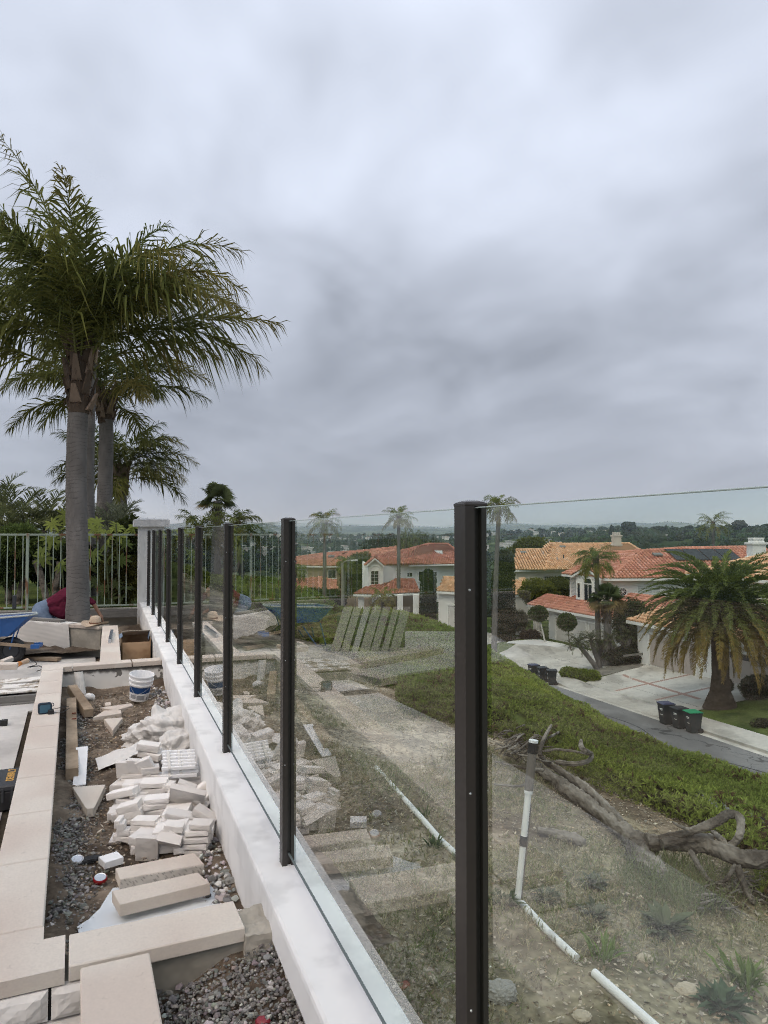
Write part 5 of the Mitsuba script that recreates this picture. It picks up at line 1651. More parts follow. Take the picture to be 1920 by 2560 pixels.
# things further along the patio that the glass mirrors
SA, SB = np.array([-6.22, 10.10, DECK]), np.array([-7.10, 9.31, DECK])
for k in range(7):
    sd = unit(SB - SA)
    a = SA + (SB - SA) * (k + .5) / 7
    bk = np.cross(ZV, sd)
    bk = bk if bk[0] < 0 else -bk
    put('slab_sheet', cham(a + ZV * .36 + bk * .10, sd * (.078 - .012 * (k % 3)), bk * .012, ZV * .37 + bk * .13 + sd * .11, .003), 'foam_sheet' if k == 2 else 'stone_slab', label=f'{ORD[k].replace("topmost", "first")} of the tall pale stone sheets leaning beyond the left edge of the patio', cat='stone sheet', group='stone sheets leaning on the patio')
put('sheet_rack', cham((SA + SB) / 2 + ZV * .28 + bk * .42, sd * .6, bk * .03, ZV * .28, .01), 'weathered', label='low timber rack behind the leaning stone sheets', cat='rack')
mat('stone_slab', pr((0.46, 0.44, 0.38), 0.9))
VT, VA, VB = np.array([-5.0, 8.70, DECK]), np.array([-7.93, 8.89, DECK]), np.array([-5.1, 6.92, DECK])
lp = thing('planter_wall', 'low bent row of cap stones on the patio left of the tool case', 'planter')
for a, b in ((VT, VA), (VT, VB)):
    L = np.linalg.norm(b - a)
    dd = unit(b - a)
    ww = np.cross(ZV, dd)
    for k in range(int(L / .6)):
        put('cap_stone', cham(a + dd * (.3 + .6 * k) + ZV * .05, dd * .297, ww * .16, ZV * .05, .004), 'cap_stone', lp)
lv = thing('spirit_level', 'dark green spirit level on the patio beyond the left edge', 'spirit level')
lo = np.array([-4.31, 7.37, DECK])
put('beam', cham(lo + ZV * .03, unit([.9, .3, 0]) * .33, unit([-.3, .9, 0]) * .012, ZV * .028, .003), 'case_grey', lv)
put('end_cap', cham(lo + ZV * .03 + unit([.9, .3, 0]) * .36, unit([.9, .3, 0]) * .03, unit([-.3, .9, 0]) * .03, ZV * .03, .004), 'black', lv)

# ------------------------------------------------------------------ the kneeling man
mn = thing('person', 'kneeling man in a maroon shirt and blue jeans bending forward behind the palm trunk', 'person')


def bones(js, bs, res=.03, it=6):
    parts = []
    for a, b in bs:
        s1, s2 = (m3.Manifold.sphere(js[k][1], 20).translate(tuple(js[k][0])) for k in (a, b))
        parts.append(m3.Manifold.batch_hull([s1, s2]))
    m = m3.Manifold.batch_boolean(parts, m3.OpType.Add).refine_to_length(res)
    q = m.to_mesh()
    t = trimesh.Trimesh(q.vert_properties[:, :3], q.tri_verts, process=True)
    trimesh.smoothing.filter_taubin(t, iterations=it)
    return t


H0 = at(106, 1528, 13.75)                                           # hips
bxx, byy = unit([.98, .18, 0]), unit([-.18, .98, 0])
J = lambda a, b, c, r_: (H0 + bxx * a + byy * b + ZV * c, r_)
js = {'hem': J(.40, 0, .0, .17), 'hipL': J(0, -.10, -.03, .135), 'hipR': J(0, .10, -.03, .135), 'seat': J(-.02, 0, .02, .165), 'waist': J(.15, 0, .10, .15), 'chest': J(.45, 0, .27, .185), 'shL': J(.58, -.19, .30, .075), 'shR': J(.58, .19, .34, .075),
      'neck': J(.66, 0, .34, .06), 'elL': J(.70, -.24, .02, .05), 'elR': J(.90, .10, .14, .055), 'wrL': J(.93, -.16, -.12, .034), 'wrR': J(1.02, .12, -.08, .034),
      'kneeL': J(.28, -.16, -.36, .075), 'kneeR': J(.26, .16, -.36, .075), 'ankL': J(-.12, -.14, -.42, .048), 'ankR': J(-.14, .14, -.42, .048), 'toeL': J(-.25, -.14, -.43, .045), 'toeR': J(-.27, .14, -.43, .045)}
put('shirt', bones(js, [('waist', 'chest'), ('chest', 'hem'), ('waist', 'hem'), ('shR', 'elR'), ('chest', 'shL'), ('chest', 'shR'), ('shL', 'shR'), ('shL', 'elL'), ('shR', 'elR'), ('chest', 'neck')]), 'maroon_cloth', mn, smooth=True)
put('jeans', bones(js, [('hipL', 'hipR'), ('seat', 'waist'), ('hipL', 'kneeL'), ('hipR', 'kneeR'), ('kneeL', 'ankL'), ('kneeR', 'ankR'), ('hipL', 'seat'), ('hipR', 'seat')]), 'denim', mn, smooth=True)
put('jeans_patch', cham(H0 + ZV * .105 + bxx * .02 - byy * .105, unit(bxx + ZV * .3) * .035, unit(-byy + ZV * .5) * .004, unit(ZV * .6 + byy * .6) * .018, .002), 'tool_tan', mn)
hd = {'neck': J(.60, 0, .33, .058), 'head': J(.70, 0, .33, .092), 'jaw': J(.73, 0, .24, .062), 'chin': J(.77, 0, .22, .04), 'nose': J(.82, 0, .28, .016), 'brow': J(.77, 0, .33, .06), 'earL': J(.69, -.092, .29, .02), 'earR': J(.69, .092, .29, .02)}
hb_ = [('neck', 'head'), ('head', 'jaw'), ('jaw', 'chin'), ('brow', 'nose'), ('head', 'brow'), ('head', 'earL'), ('head', 'earR')]
skinm = [bones(hd, hb_, .018, 4)]
for sd_, s_i in (('L', -1), ('R', 1)):
    w_ = js['wr' + sd_][0]
    el = js['el' + sd_][0]
    d = unit(w_ - el)
    lat = unit(np.cross(d, ZV))
    hj = {'el': (el, .042), 'w': (w_, .030), 'p': (w_ + d * .07, .036), 'p2': (w_ + d * .09 + lat * .025, .022), 'p3': (w_ + d * .09 - lat * .025, .022)}
    hbn = [('el', 'w'), ('w', 'p'), ('p', 'p2'), ('p', 'p3')]
    for f_ in range(4):
        o = lat * (-.03 + .02 * f_)
        ln = (.062, .072, .068, .052)[f_]
        hj[f'k{f_}'] = (w_ + d * .10 + o, .010)
        hj[f'm{f_}'] = (w_ + d * (.10 + ln * .6) + o * 1.15 - ZV * .012, .009)
        hj[f't{f_}'] = (w_ + d * (.10 + ln * .95) + o * 1.2 - ZV * .04, .008)
        hbn += [('p', f'k{f_}'), (f'k{f_}', f'm{f_}'), (f'm{f_}', f't{f_}')]
    hj['th0'] = (w_ + d * .035 + lat * s_i * .035, .013)
    hj['th1'] = (w_ + d * .075 + lat * s_i * .065 - ZV * .01, .010)
    hbn += [('w', 'th0'), ('th0', 'th1')]
    skinm.append(bones(hj, hbn, .012, 3))
put('skin', trimesh.util.concatenate(skinm), 'skin', mn, smooth=True)
put('hair', bones({'a': J(.675, 0, .365, .088), 'b': J(.63, 0, .32, .082), 'c': J(.72, 0, .38, .07)}, [('a', 'b'), ('a', 'c')], .02, 3), 'black', mn, smooth=True)
for sd_ in 'LR':
    put('shoe', bones({'a': (js['ank' + sd_][0], .052), 'b': (js['toe' + sd_][0] + ZV * -.01, .047)}, [('a', 'b')], .03, 3), 'case_grey', mn, smooth=True)
# ------------------------------------------------------------------ trees and palms below, by the street


def gxy(x, y, Y):
    p = at(x, y, Y)
    return np.array([p[0], p[1], float(ground_z(p[0], p[1])) - .05])


QG = 'slender queen palms among the houses'


def queen(lab, trunk_px, crown, Y, r0, L, nf, seed, dark=1.0, base=None, col=QUEEN, old=.2, **k):
    top = at(crown[0], crown[1], Y)
    b = gxy(trunk_px[0], trunk_px[1], Y) if base is None else base
    return feather_palm(lab, b, top - ZV * .8, r0, r0 * .72, nf, L, .62, .055, 34, seed, group=QG, boot=.8, col=col, emax=82, emin=-18, sag=.75, droop=(1.3, 2.1), dark=dark, flare=1.3, old=old, **k)


queen('queen palm right of the nearest fence post, its crown above the glass', (1234, 1605), (1246, 1262), 66, .26, 2.15, 24, 21, 1.25)
queen('queen palm in front of the red roofed house with the arched window', (1499, 1655), (1490, 1395), 58, .24, 2.15, 24, 22, 1.5, col=(.10, .12, .035))
queen('queen palm left of the white gabled house, standing tall above the glass', (811, 1490), (811, 1303), 78, .26, 2.6, 24, 23, 1.2)
queen('queen palm in front of the white gabled house', (995, 1490), (997, 1290), 82, .26, 2.3, 22, 24, 1.35)
queen('distant queen palm above the roofs at the right', (1783, 1440), (1783, 1306), 105, .28, 3.3, 24, 25, 1.1)
queen('low palm in front of the leftmost red roofed house', (740, 1490), (738, 1425), 92, .20, 2.2, 18, 26, 1.0)
queen('short palm by the street light', (858, 1490), (862, 1403), 88, .22, 1.5, 16, 27, 1.1)
queen('short yellowing palm in front of the lower roof of the white gabled house', (955, 1540), (958, 1490), 74, .20, 1.9, 18, 28, 1.5, col=(.13, .12, .035), old=.6)
queen('left of the two feather palms beyond the wall', (500, 1420), (497, 1318), 44, .20, 2.1, 20, 29, .75)
queen('right of the two feather palms beyond the wall', (612, 1420), (592, 1308), 46, .22, 2.1, 22, 30, .75)
queen('dark palm behind the ridge of the white gabled house', (1010, 1420), (1012, 1352), 120, .3, 3.2, 18, 33, .8)
queen('second dark palm behind the ridge of the white gabled house', (1035, 1420), (1040, 1345), 125, .3, 3.2, 18, 34, .8)


def fan_palm(label, base, top, r0, nf, R, seed, col, group=None, skirt=True, pet=.9, name='fan_palm', low=.72, span=125):
    t = thing(name, label, 'palm tree', group)
    trunk(t, base, top, r0, r0 * .85, 1.3, seed=seed)
    r = np.random.default_rng(seed)
    top = np.asarray(top, float)
    for k in range(nf):
        f = (k + .5) / nf
        e = math.radians(85 - span * f) + r.normal(0, .12)
        az = k * 2.399 + seed
        d = np.array([math.cos(az) * math.cos(e), math.sin(az) * math.cos(e), math.sin(e)])
        c = top + d * pet * r.uniform(.8, 1.1)
        nrm = unit(np.cross(d, np.cross(ZV, d)) + r.normal(0, .55, 3))
        nrm = unit(nrm - d * np.dot(nrm, d))
        a, b = d, np.cross(nrm, d)
        mb = MB()
        cc = np.array(col) * np.exp(r.normal(0, .2)) if f < low or not skirt else np.array([.20, .15, .06]) * np.exp(r.normal(0, .25))
        mb.add(*tube([top, c], [.02, .014], 4), cc * .8)
        n = 24
        for i in range(n):
            th = -2.2 + 4.4 * i / (n - 1)
            v = a * math.cos(th) + b * math.sin(th)
            w = np.cross(nrm, v) * R * .055
            L = R * (1 - .25 * abs(th) / 2.2) * r.uniform(.9, 1.05)
            mb.add([c, c + v * L * .6 - w, c + v * L * .6 + w, c + v * L - ZV * L * .28], [[0, 1, 2], [1, 3, 2]], cc * np.exp(r.normal(0, .12)))
        put('frond', mb, 'v_leaf', t)
    if skirt:
        P = top - ZV * r.uniform(.1, 1.5, (220, 1)) + np.c_[r.normal(0, r0 * .9, (220, 2)), np.zeros(220)]
        put('dead_skirt', leaf_cloud(P, -ZV, .5, 2, np.repeat([[.13, .10, .06]], 220, 0), seed, .35, .12), 'v_leaf', t, kind='stuff')
    return t


fan_palm('fan palm standing alone against the sky beyond the wall', at(545, 1450, 52), at(543, 1252, 52), .26, 22, .95, 41, (.085, .105, .045), pet=.80, low=.95, span=120)
fan_palm('short thick fan palm with yellow lower leaves in front of the red roofed house', gxy(1519, 1655, 57.5), at(1517, 1500, 57.5), .33, 34, .95, 42, (.10, .125, .055), pet=.85)
PD = 'small slanting date palms in the planting bed'
for i, (bx, by, tx, ty, Y, L, lab) in enumerate(((1494, 1668, 1445, 1608, 56, 1.35, 'slanting date palm leaning left over the drive'), (1500, 1668, 1478, 1600, 56.5, 1.35, 'slanting date palm left of the queen palm trunk'), (1524, 1660, 1505, 1612, 58, 1.2, 'small date palm at the foot of the fan palm'),
                                                 (1545, 1655, 1528, 1598, 57, 1.3, 'small date palm right of the fan palm, leaning left'), (1552, 1655, 1575, 1590, 57, 1.5, 'date palm leaning right in front of the dark bush'), (1562, 1652, 1552, 1560, 58.5, 1.4, 'taller date palm behind the others in the bed'))):
    t = thing('date_palm', lab, 'palm', PD)
    b, tp = gxy(bx, by, Y), at(tx, ty, Y)
    trunk(t, b, tp, .19, .17, 1.1, 12, 12, 50 + i)
    r = np.random.default_rng(50 + i)
    for k in range(24):
        f = (k + .5) / 24
        put('frond', frond(L * r.uniform(.85, 1.1), math.radians(80 - 90 * f) + r.normal(0, .1), r.uniform(1.1, 1.8), k * 2.399, tp, 24, .30, .035, np.array((.085, .10, .05)) * np.exp(r.normal(0, .2)), 5000 + 50 * i + k, 'queen', .3, 0, None, .08, .02), 'v_leaf', t)
# the big date palm with a round crown
cb_ = gpt(1801, 1768)
ct = at(1800, 1512, cb_[1])
t = thing('date_palm', 'huge round crowned date palm with yellowing lower fronds and a thick dark trunk', 'palm tree')
k = np.linspace(0, 1, 30)
pts = cb_ - ZV * .1 + (ct - cb_) * k[:, None]
V, F = tube(pts, np.interp(k, [0, .05, .18, .35, .8, 1], [.98, .86, .55, .46, .50, .75]), 24, True, .10, 5)
V = V + unit([0, 0, 1]) * 0 + (0.06 * (meshkit.fbm(V * np.array([4, 4, 7]), 3, 3) - .5))[:, None]
put('trunk', (V, F), 'date_trunk', t, smooth=50)
mat('date_trunk', bump(pr(proc(lambda p, n, uv: mi.Color3f(0.085, 0.066, 0.05) * (.4 + 1.1 * fbm(p.x * 5, p.y * 5, p.z * 7, 4))), 1.0, specular=.05), lambda p, n, uv: fbm(p.x * 5, p.y * 5, p.z * 9, 3), .12, 8e-3))
r = np.random.default_rng(88)
NF = 185
for k in range(NF):
    f = (k + .5) / NF
    e = math.radians(86 - 112 * f**.9) + r.normal(0, .07)
    az = k * 2.39996
    L = (4.5 + .15 * f) * r.uniform(.9, 1.06)
    base_c = np.array([.074, .090, .028]) * np.exp(r.normal(0, .15))
    yel = np.clip((f - .74) / .24, 0, 1) * r.uniform(.3, 1)
    c = base_c * (1 - yel) + np.array([.26, .165, .045]) * yel
    tipc = ((.27, .19, .055), .95 - .6 * f) if f > .55 else None
    put('frond', frond(L, e, r.uniform(1.35, 1.75) if f < .6 else r.uniform(1.0, 1.45), az, ct + np.array([math.cos(az), math.sin(az), 0]) * .35 - ZV * f * .5, 92, .52, .058, c * 1.8, 7000 + k, 'canary', .20, r.normal(0, .05), tipc, .07, .035), 'v_leaf', t)

V, F = tube([ct - ZV * 1.3, ct - ZV * .6, ct + ZV * .1, ct + ZV * .7], [.8, .95, .7, .1], 16, True, .3, 9)
put('leaf_base', (V, F), 'date_trunk', t, kind='stuff')
# columns of conifer and rounded shrubs


def column(label, base, h, w, n, col, seed, cat='cypress', name='cypress_tree'):
    t = thing(name, label, cat)
    r = np.random.default_rng(seed)
    z = r.random(n) ** .9
    a = r.uniform(0, 2 * np.pi, n)
    prof = np.clip(np.minimum(z / .06 + .55, (1.02 - z) / .16), .05, 1) ** .6
    R = w / 2 * prof * (1 + .22 * (meshkit.fbm(np.c_[np.cos(a) * 1.5, np.sin(a) * 1.5, z * h * .5], 3, seed) - .5))
    R = R * r.uniform(.86, 1.03, n)
    P = np.asarray(base) + np.c_[R * np.cos(a), R * np.sin(a), z * h]
    cols = np.asarray(col)[None] * np.exp(r.normal(0, .22, (n, 1)))
    put('foliage', leaf_cloud(P, ZV + .35 * np.c_[np.cos(a), np.sin(a), 0 * a], .22, 5, cols, seed, .35, .26, bend=0), 'v_leaf', t, kind='stuff')
    zz = np.linspace(0, 1, 14)
    pf = np.clip(np.minimum(zz / .06 + .55, (1.02 - zz) / .16), .05, 1) ** .6
    V, F = lathe([(w * .40 * q + .01, x * h) for q, x in zip(pf, zz)], 14, base)
    put('core', MB().add(V, F, np.asarray(col) * .3), 'v_matte', t, smooth=True)


column('dark clipped conifer column left of the orange roofed house', gxy(1262, 1590, 74), 74 * (1600 - 1376) / FPX, 2.1, 2600, (.045, .060, .030), 61)
column('dark round topped cypress in front of the white gabled house', gxy(1071, 1540, 80), 80 * (1552 - 1388) / FPX, 1.75, 2200, (.045, .068, .032), 62)
column('dark conifer at the left of the clipped column', gxy(1246, 1590, 77), 77 * (1590 - 1420) / FPX, 1.4, 1000, (.028, .036, .02), 63)
YG = 'rounded shrubs and small trees by the houses'
shrub('yellow green tree behind the garage roof of the arched window house', at(1345, 1482, 80), (2.1, 2, 1.5), 1400, .30, (.135, .135, .03), 301, 'tree', 'tree', YG, stem=(gxy(1345, 1600, 80), .15))
shrub('olive bush between the orange house and the arched window house', at(1395, 1470, 82), (1.5, 1.5, 1.3), 900, .30, (.095, .095, .035), 302, 'tree', 'tree', YG, stem=(gxy(1395, 1600, 82), .15))
shrub('clipped ball tree on a white stem left of the garage', at(1346, 1534, 71), (.95, .95, .75), 1500, .16, (.060, .105, .025), 303, 'topiary_tree', 'tree', YG, amp=.25, stem=(gxy(1363, 1608, 70.5), .09, 'white_bark'))
shrub('clipped ball tree hanging in front of the garage door', at(1417, 1555, 66), (.85, .85, .82), 1500, .15, (.060, .105, .025), 304, 'topiary_tree', 'tree', YG, amp=.2, stem=(gxy(1428, 1625, 66), .07))
mat('white_bark', pr((.55, .53, .50), .9))
for i, x in enumerate((1420, 1440, 1462, 1480)):
    g = gpt(x + (0), 1690 + 3 * i)
    shrub(('farthest', 'second', 'third', 'nearest')[i] + ' bright yellow green mound in the row beside the sidewalk', g + ZV * .25, (.62, .6, .42), 520, .13, (.165, .21, .035), 310 + i, 'mound_shrub', 'shrub', 'bright mounds beside the sidewalk', amp=.3)
shrub('big dark bush with white flowers behind the small date palms', at(1585, 1560, 60), (1.7, 1.6, 2.0), 1900, .24, (.055, .075, .028), 320, 'bush', 'bush', YG)
shrub('dark bush under the date palms left of the nearer garage', at(1572, 1640, 57), (1.9, 1.2, .8), 1300, .2, (.050, .065, .03), 321, 'bush', 'bush', YG)
shrub('round clipped bush at the right edge in front of the garage', at(1898, 1722, 42), (1.0, .95, .78), 1700, .15, (.050, .075, .032), 322, 'bush', 'bush', YG, amp=.3)
shrub('small dark bush beside the trunk of the huge date palm', at(1812, 1712, 41.8), (.42, .42, .42), 500, .13, (.050, .07, .03), 323, 'bush', 'bush', YG, amp=.3)
shrub('brown flowering shrub at the foot of the porch steps', at(1325, 1588, 74), (1.0, .9, .55), 700, .2, (.11, .085, .06), 324, 'bush', 'bush', YG)
shrub('feathery dark shrub left of the porch', at(1290, 1552, 75), (1.3, 1.1, 1.0), 700, .45, (.07, .085, .045), 325, 'bush', 'bush', YG, width=.08)
shrub('dark tree left of the white gabled house behind the street light', at(890, 1440, 95), (2.2, 2, 2.6), 1200, .4, (.06, .08, .03), 326, 'tree', 'tree', YG, stem=(gxy(890, 1540, 95), .2))
shrub('yellowish tree above the roofs left of the white gabled house', at(905, 1412, 100), (1.9, 1.8, 1.7), 900, .4, (.13, .125, .035), 327, 'tree', 'tree', YG, stem=(gxy(905, 1540, 100), .2))
shrub('low dark hedge row in front of the leftmost red roofed house', at(800, 1498, 96), (3.6, 1.6, 1.3), 1500, .4, (.05, .065, .03), 328, 'bush', 'bush', YG, stem=(gxy(800, 1530, 96), .2))
shrub('round tree at the right of the cypress', at(1122, 1452, 92), (1.4, 1.4, 1.3), 500, .35, (.13, .085, .07), 329, 'tree', 'tree', YG, stem=(gxy(1122, 1540, 92), .15), core_k=.4)
shrub('dark pine grove behind the white gabled house', at(1010, 1385, 130), (8, 4, 3.4), 1500, .7, (.045, .06, .025), 330, 'tree', 'tree', YG, stem=(gxy(1010, 1450, 130), .3))
shrub('yellow green treetop behind the orange roof at its left end', at(1330, 1372, 120), (3.6, 2, 1.9), 900, .5, (.12, .135, .03), 331, 'tree', 'tree', YG, stem=(gxy(1330, 1450, 120), .3))
shrub('dark shrub at the right edge of the lawn behind the bins', at(1915, 1818, 36), (.7, .6, .38), 600, .13, (.05, .06, .03), 332, 'bush', 'bush', YG)

# ------------------------------------------------------------------ houses
RED = (np.array((.53, .25, .175)), np.array((.60, .32, .245)), np.array((.43, .175, .13)))
ORANGE = (np.array((.64, .395, .235)), np.array((.70, .47, .31)), np.array((.56, .31, .17)))
DULL = (np.array((.40, .165, .125)), np.array((.48, .235, .18)), np.array((.31, .12, .09)))


def tiled(parent, pts, pal, seed, pitch=.36, course=.46, name='roof', lift=.0):
    """A roof plane (first edge = eave) of barrel tiles laid in courses, with its deck."""
    pts = np.asarray(pts, float) + ZV * lift
    o = pts[0]
    a = unit(pts[1] - pts[0])
    n = np.zeros(3)
    for i in range(len(pts)):
        n += np.cross(pts[i] - o, pts[(i + 1) % len(pts)] - o)
    n = unit(n)
    n = n if n[2] > 0 else -n
    b = np.cross(n, a)
    p2 = np.stack([(pts - o) @ a, (pts - o) @ b], 1)
    if p2[:, 1].max() < -p2[:, 1].min():
        a, b = -a, -b
        p2 = np.stack([(pts - o) @ a, (pts - o) @ b], 1)
    poly = Polygon(p2).buffer(0)
    r = np.random.default_rng(seed)
    x0, y0, x1, y1 = poly.bounds
    gx = np.arange(x0 + pitch * .5, x1, pitch)
    gy = np.arange(y0 - .04, y1, course)
    X, Y = np.meshgrid(gx, gy, indexing='ij')
    X, Y = X.ravel(), Y.ravel()
    from shapely import contains_xy
    ok = contains_xy(poly.buffer(-.02), X, np.clip(Y + course * .5, y0 + .05, y1))
    X, Y = X[ok], Y[ok]
    m = len(X)
    th = np.linspace(0, np.pi, 5)
    R = pitch * .35
    cx, cz = np.cos(th) * R, np.sin(th) * R
    low = np.stack([X[:, None] + cx * 1.06, np.repeat(Y[:, None] - .03, 5, 1), np.repeat(.06 + r.uniform(-.012, .018, (m, 1)), 5, 1) + cz * 1.35], -1)
    top = np.stack([X[:, None] + cx * .9, np.repeat(Y[:, None] + course, 5, 1), np.repeat(0.0, 5) + 0 * X[:, None] + cz * 1.1], -1)
    V = np.concatenate([low, top], 1)
    W = o + V[..., :1] * a + V[..., 1:2] * b + (V[..., 2:] + .02) * n
    f = [[i, i + 1, i + 6] for i in range(4)] + [[i, i + 6, i + 5] for i in range(4)] + [[0, 2, 1], [0, 3, 2], [0, 4, 3]]
    F = (np.array(f)[None] + (np.arange(m) * 10)[:, None, None]).reshape(-1, 3)
    pick = r.random((m, 1))
    C = np.where(pick < .74, pal[0], np.where(pick < .90, pal[1], pal[2])) * np.exp(r.normal(0, .09, (m, 1)))
    rf = put(name, MB().add(pts, [[0, i, i + 1] for i in range(1, len(pts) - 1)], pal[2] * .42), 'v_matte', parent)
    if m:
        put('roof_tiles', MB().add(W.reshape(-1, 3), F, np.repeat(C, 10, 0)), 'v_matte', rf, kind='stuff')
    return rf


def caps(parent, lines, pal, seed, rad_=.15):
    r = np.random.default_rng(seed)
    mb = MB()
    for p, q in lines:
        p, q = np.asarray(p, float), np.asarray(q, float)
        L = np.linalg.norm(q - p)
        k = max(2, int(L / .4))
        for i in range(k):
            a, b = p + (q - p) * i / k, p + (q - p) * (i + 1.08) / k
            mb.add(*tube([a + ZV * .03, b + ZV * .015], [rad_, rad_ * .85], 8), pal[0] * np.exp(r.normal(0, .15)))
    put('ridge_tiles', mb, 'v_matte', parent, kind='stuff')


def wallseg(parent, p, q, z0, z1, m, th=.22, name='wall'):
    p, q = np.array([p[0], p[1], 0.]), np.array([q[0], q[1], 0.])
    d = unit(q - p)
    n = np.array([-d[1], d[0], 0])
    if np.dot(n, (p + q) / 2) < 0:
        n = -n
    return put(name, cham((p + q) / 2 + n * th / 2 + ZV * (z0 + z1) / 2, (q - p) / 2, n * th / 2, ZV * (z1 - z0) / 2, .01), m, parent)


def trim(parent, p, q, z, h, d=.12, m='trim_white', name='fascia', out=.0):
    p, q = np.array([p[0], p[1], z]), np.array([q[0], q[1], z])
    u = unit(q - p)
    n = np.array([-u[1], u[0], 0])
    n = n if np.dot(n, (p + q) / 2) < 0 else -n
    return put(name, cham((p + q) / 2 + n * (out + d / 2), (q - p) / 2, n * d / 2, ZV * h / 2, .012), m, parent)


mat('trim_white', pr((.76, .75, .72), .7))
mat('wall_white', bump(pr(proc(lambda p, n, uv: mi.Color3f(.80, .785, .75) * (.88 + .2 * fbm(p.x * .8, p.y * .8, p.z * .5, 4))), .95), b_stucco, .004, 4e-3))
mat('wall_beige', bump(pr(proc(lambda p, n, uv: mi.Color3f(.56, .50, .43) * (.88 + .2 * fbm(p.x * .8, p.y * .8, p.z * .5, 4))), .95), b_stucco, .004, 4e-3))
mat('wall_tan', pr(proc(lambda p, n, uv: mi.Color3f(.40, .31, .21) * (.88 + .2 * fbm(p.x * .8, p.y * .8, p.z * .5, 4))), .95))
mat('door_tan', pr((.44, .38, .34), .7))
mat('door_white', pr((.58, .56, .53), .7))
mat('blind', pr((.42, .43, .42), .8))


def window(parent, p, q, k, zc, w, h, frame='trim_white', cols=2, rows=1, sash=.05, sill=True, arch=False, blinds=False, rnd=False):
    """A window at fraction k along the wall p-q: frame, pane and bars."""
    p, q = np.array([p[0], p[1], 0.]), np.array([q[0], q[1], 0.])
    u = unit(q - p)
    n = np.array([-u[1], u[0], 0])
    c = p + (q - p) * k + ZV * zc
    n = n if np.dot(n, c * [1, 1, 0]) < 0 else -n
    if rnd:
        fr = put('window', lathe([(w / 2 - .07, .05), (w / 2 - .07, .09), (w / 2 + .03, .09), (w / 2 + .03, 0)], 24, c, n), frame, parent)
        put('pane', lathe([(.001, .03), (w / 2 - .06, .03)], 24, c, n), 'house_glass', fr)
        for a in range(4):
            d = u * math.cos(a * math.pi / 4) + ZV * math.sin(a * math.pi / 4)
            put('bar', cham(c + n * .05, d * (w / 2 - .06), np.cross(d, n) * .018, n * .015, .003), frame, fr)
        return fr
    mb = MB()
    for s_i in (-1, 1):
        mb.mesh(cham(c + u * s_i * (w / 2) + n * .04, u * .05, n * .05, ZV * (h / 2 + .05), .008))
        mb.mesh(cham(c + ZV * s_i * (h / 2) + n * .042, u * (w / 2 - .05), n * .048, ZV * .05, .008))
    fr = put('window', mb, frame, parent)
    put('pane', cham(c + n * .012, u * (w / 2 - .04), n * .008, ZV * (h / 2 - .04), .001), 'blind' if blinds else 'house_glass', fr)
    for i in range(1, cols):
        put('bar', cham(c + u * (w * (i / cols - .5)) + n * .036, u * sash / 2, n * .016, ZV * (h / 2 - .04), .004), frame, fr)
    for i in range(1, rows):
        put('bar', cham(c + ZV * (h * (i / rows - .5)) + n * .034, u * (w / 2 - .04), n * .014, ZV * sash * .35, .003), frame, fr)
    if blinds:
        for i in range(int(h / .14)):
            put('slat', cham(c + ZV * (-h / 2 + .08 + .14 * i) + n * .026, u * (w / 2 - .06), n * .008, ZV * .035, .002), 'trim_white', fr)
    if arch:
        a_ = put('arch_pane', prism([(math.cos(t_) * w / 2, math.sin(t_) * w / 2) for t_ in np.linspace(0, np.pi, 16)], c + ZV * (h / 2 + .06), u, ZV, n, .01, .03), 'house_glass', fr)
        put('arch_frame', tube([c + ZV * (h / 2 + .05) + n * .05 + u * math.cos(t_) * w / 2 + ZV * math.sin(t_) * w / 2 for t_ in np.linspace(0, np.pi, 14)], .06, 6), frame, fr)
    if sill:
        put('sill', cham(c - ZV * (h / 2 + .10) + n * .06, u * (w / 2 + .12), n * .07, ZV * .05, .01), frame, fr)
    return fr


def garage(parent, p, q, k, z0, w, h, m='door_tan', rows=4, cols=4, lights=False):
    p, q = np.array([p[0], p[1], 0.]), np.array([q[0], q[1], 0.])
    u = unit(q - p)
    n = np.array([-u[1], u[0], 0])
    c = p + (q - p) * k + ZV * (z0 + h / 2)
    n = n if np.dot(n, c * [1, 1, 0]) < 0 else -n
    d = put('garage_door', cham(c + n * .02, u * w / 2, n * .018, ZV * h / 2, .004), m, parent)
    for i in range(cols):
        for j in range(rows):
            cc = c + u * (w * ((i + .5) / cols - .5)) + ZV * (h * ((j + .5) / rows - .5)) + n * .046
            put('panel', cham(cc, u * (w / cols / 2 - .07), n * .010, ZV * (h / rows / 2 - .06), .006), 'house_glass' if lights and j == rows - 1 else m, d)
    for s_i in (-1, 1):
        put('jamb', cham(c + u * s_i * (w / 2 + .11) + n * .06, u * .09, n * .06, ZV * h / 2, .01), 'trim_white', d)
    put('lintel', cham(c + ZV * (h / 2 + .10) + n * .065, u * (w / 2 + .2), n * .065, ZV * .09, .01), 'trim_white', d)


def chimney(parent, c, w, d, h, m, pot=True):
    c = np.asarray(c, float)
    ch = put('chimney', cham(c + ZV * h * .36, np.array([w / 2, 0, 0]), np.array([0, d / 2, 0]), ZV * h * .36, .02), m, parent)
    put('collar', cham(c + ZV * h * .10, np.array([w * .60, 0, 0]), np.array([0, d * .60, 0]), ZV * h * .07, .03), m, ch)
    put('shoulder', cham(c + ZV * h * .755, np.array([w * .62, 0, 0]), np.array([0, d * .62, 0]), ZV * h * .05, .02), m, ch)
    for i in range(3):
        put('cap', cham(c + ZV * h * (.84 + .07 * i), np.array([w * (.42 - .02 * (i % 2)), 0, 0]), np.array([0, d * .42, 0]), ZV * h * .028, .01), m, ch)


def vent(parent, p, seed=0):
    p = np.asarray(p, float)
    put('roof_vent', tube([p, p + ZV * .55], .09, 10), 'case_grey' if seed % 2 else 'door_tan', parent)


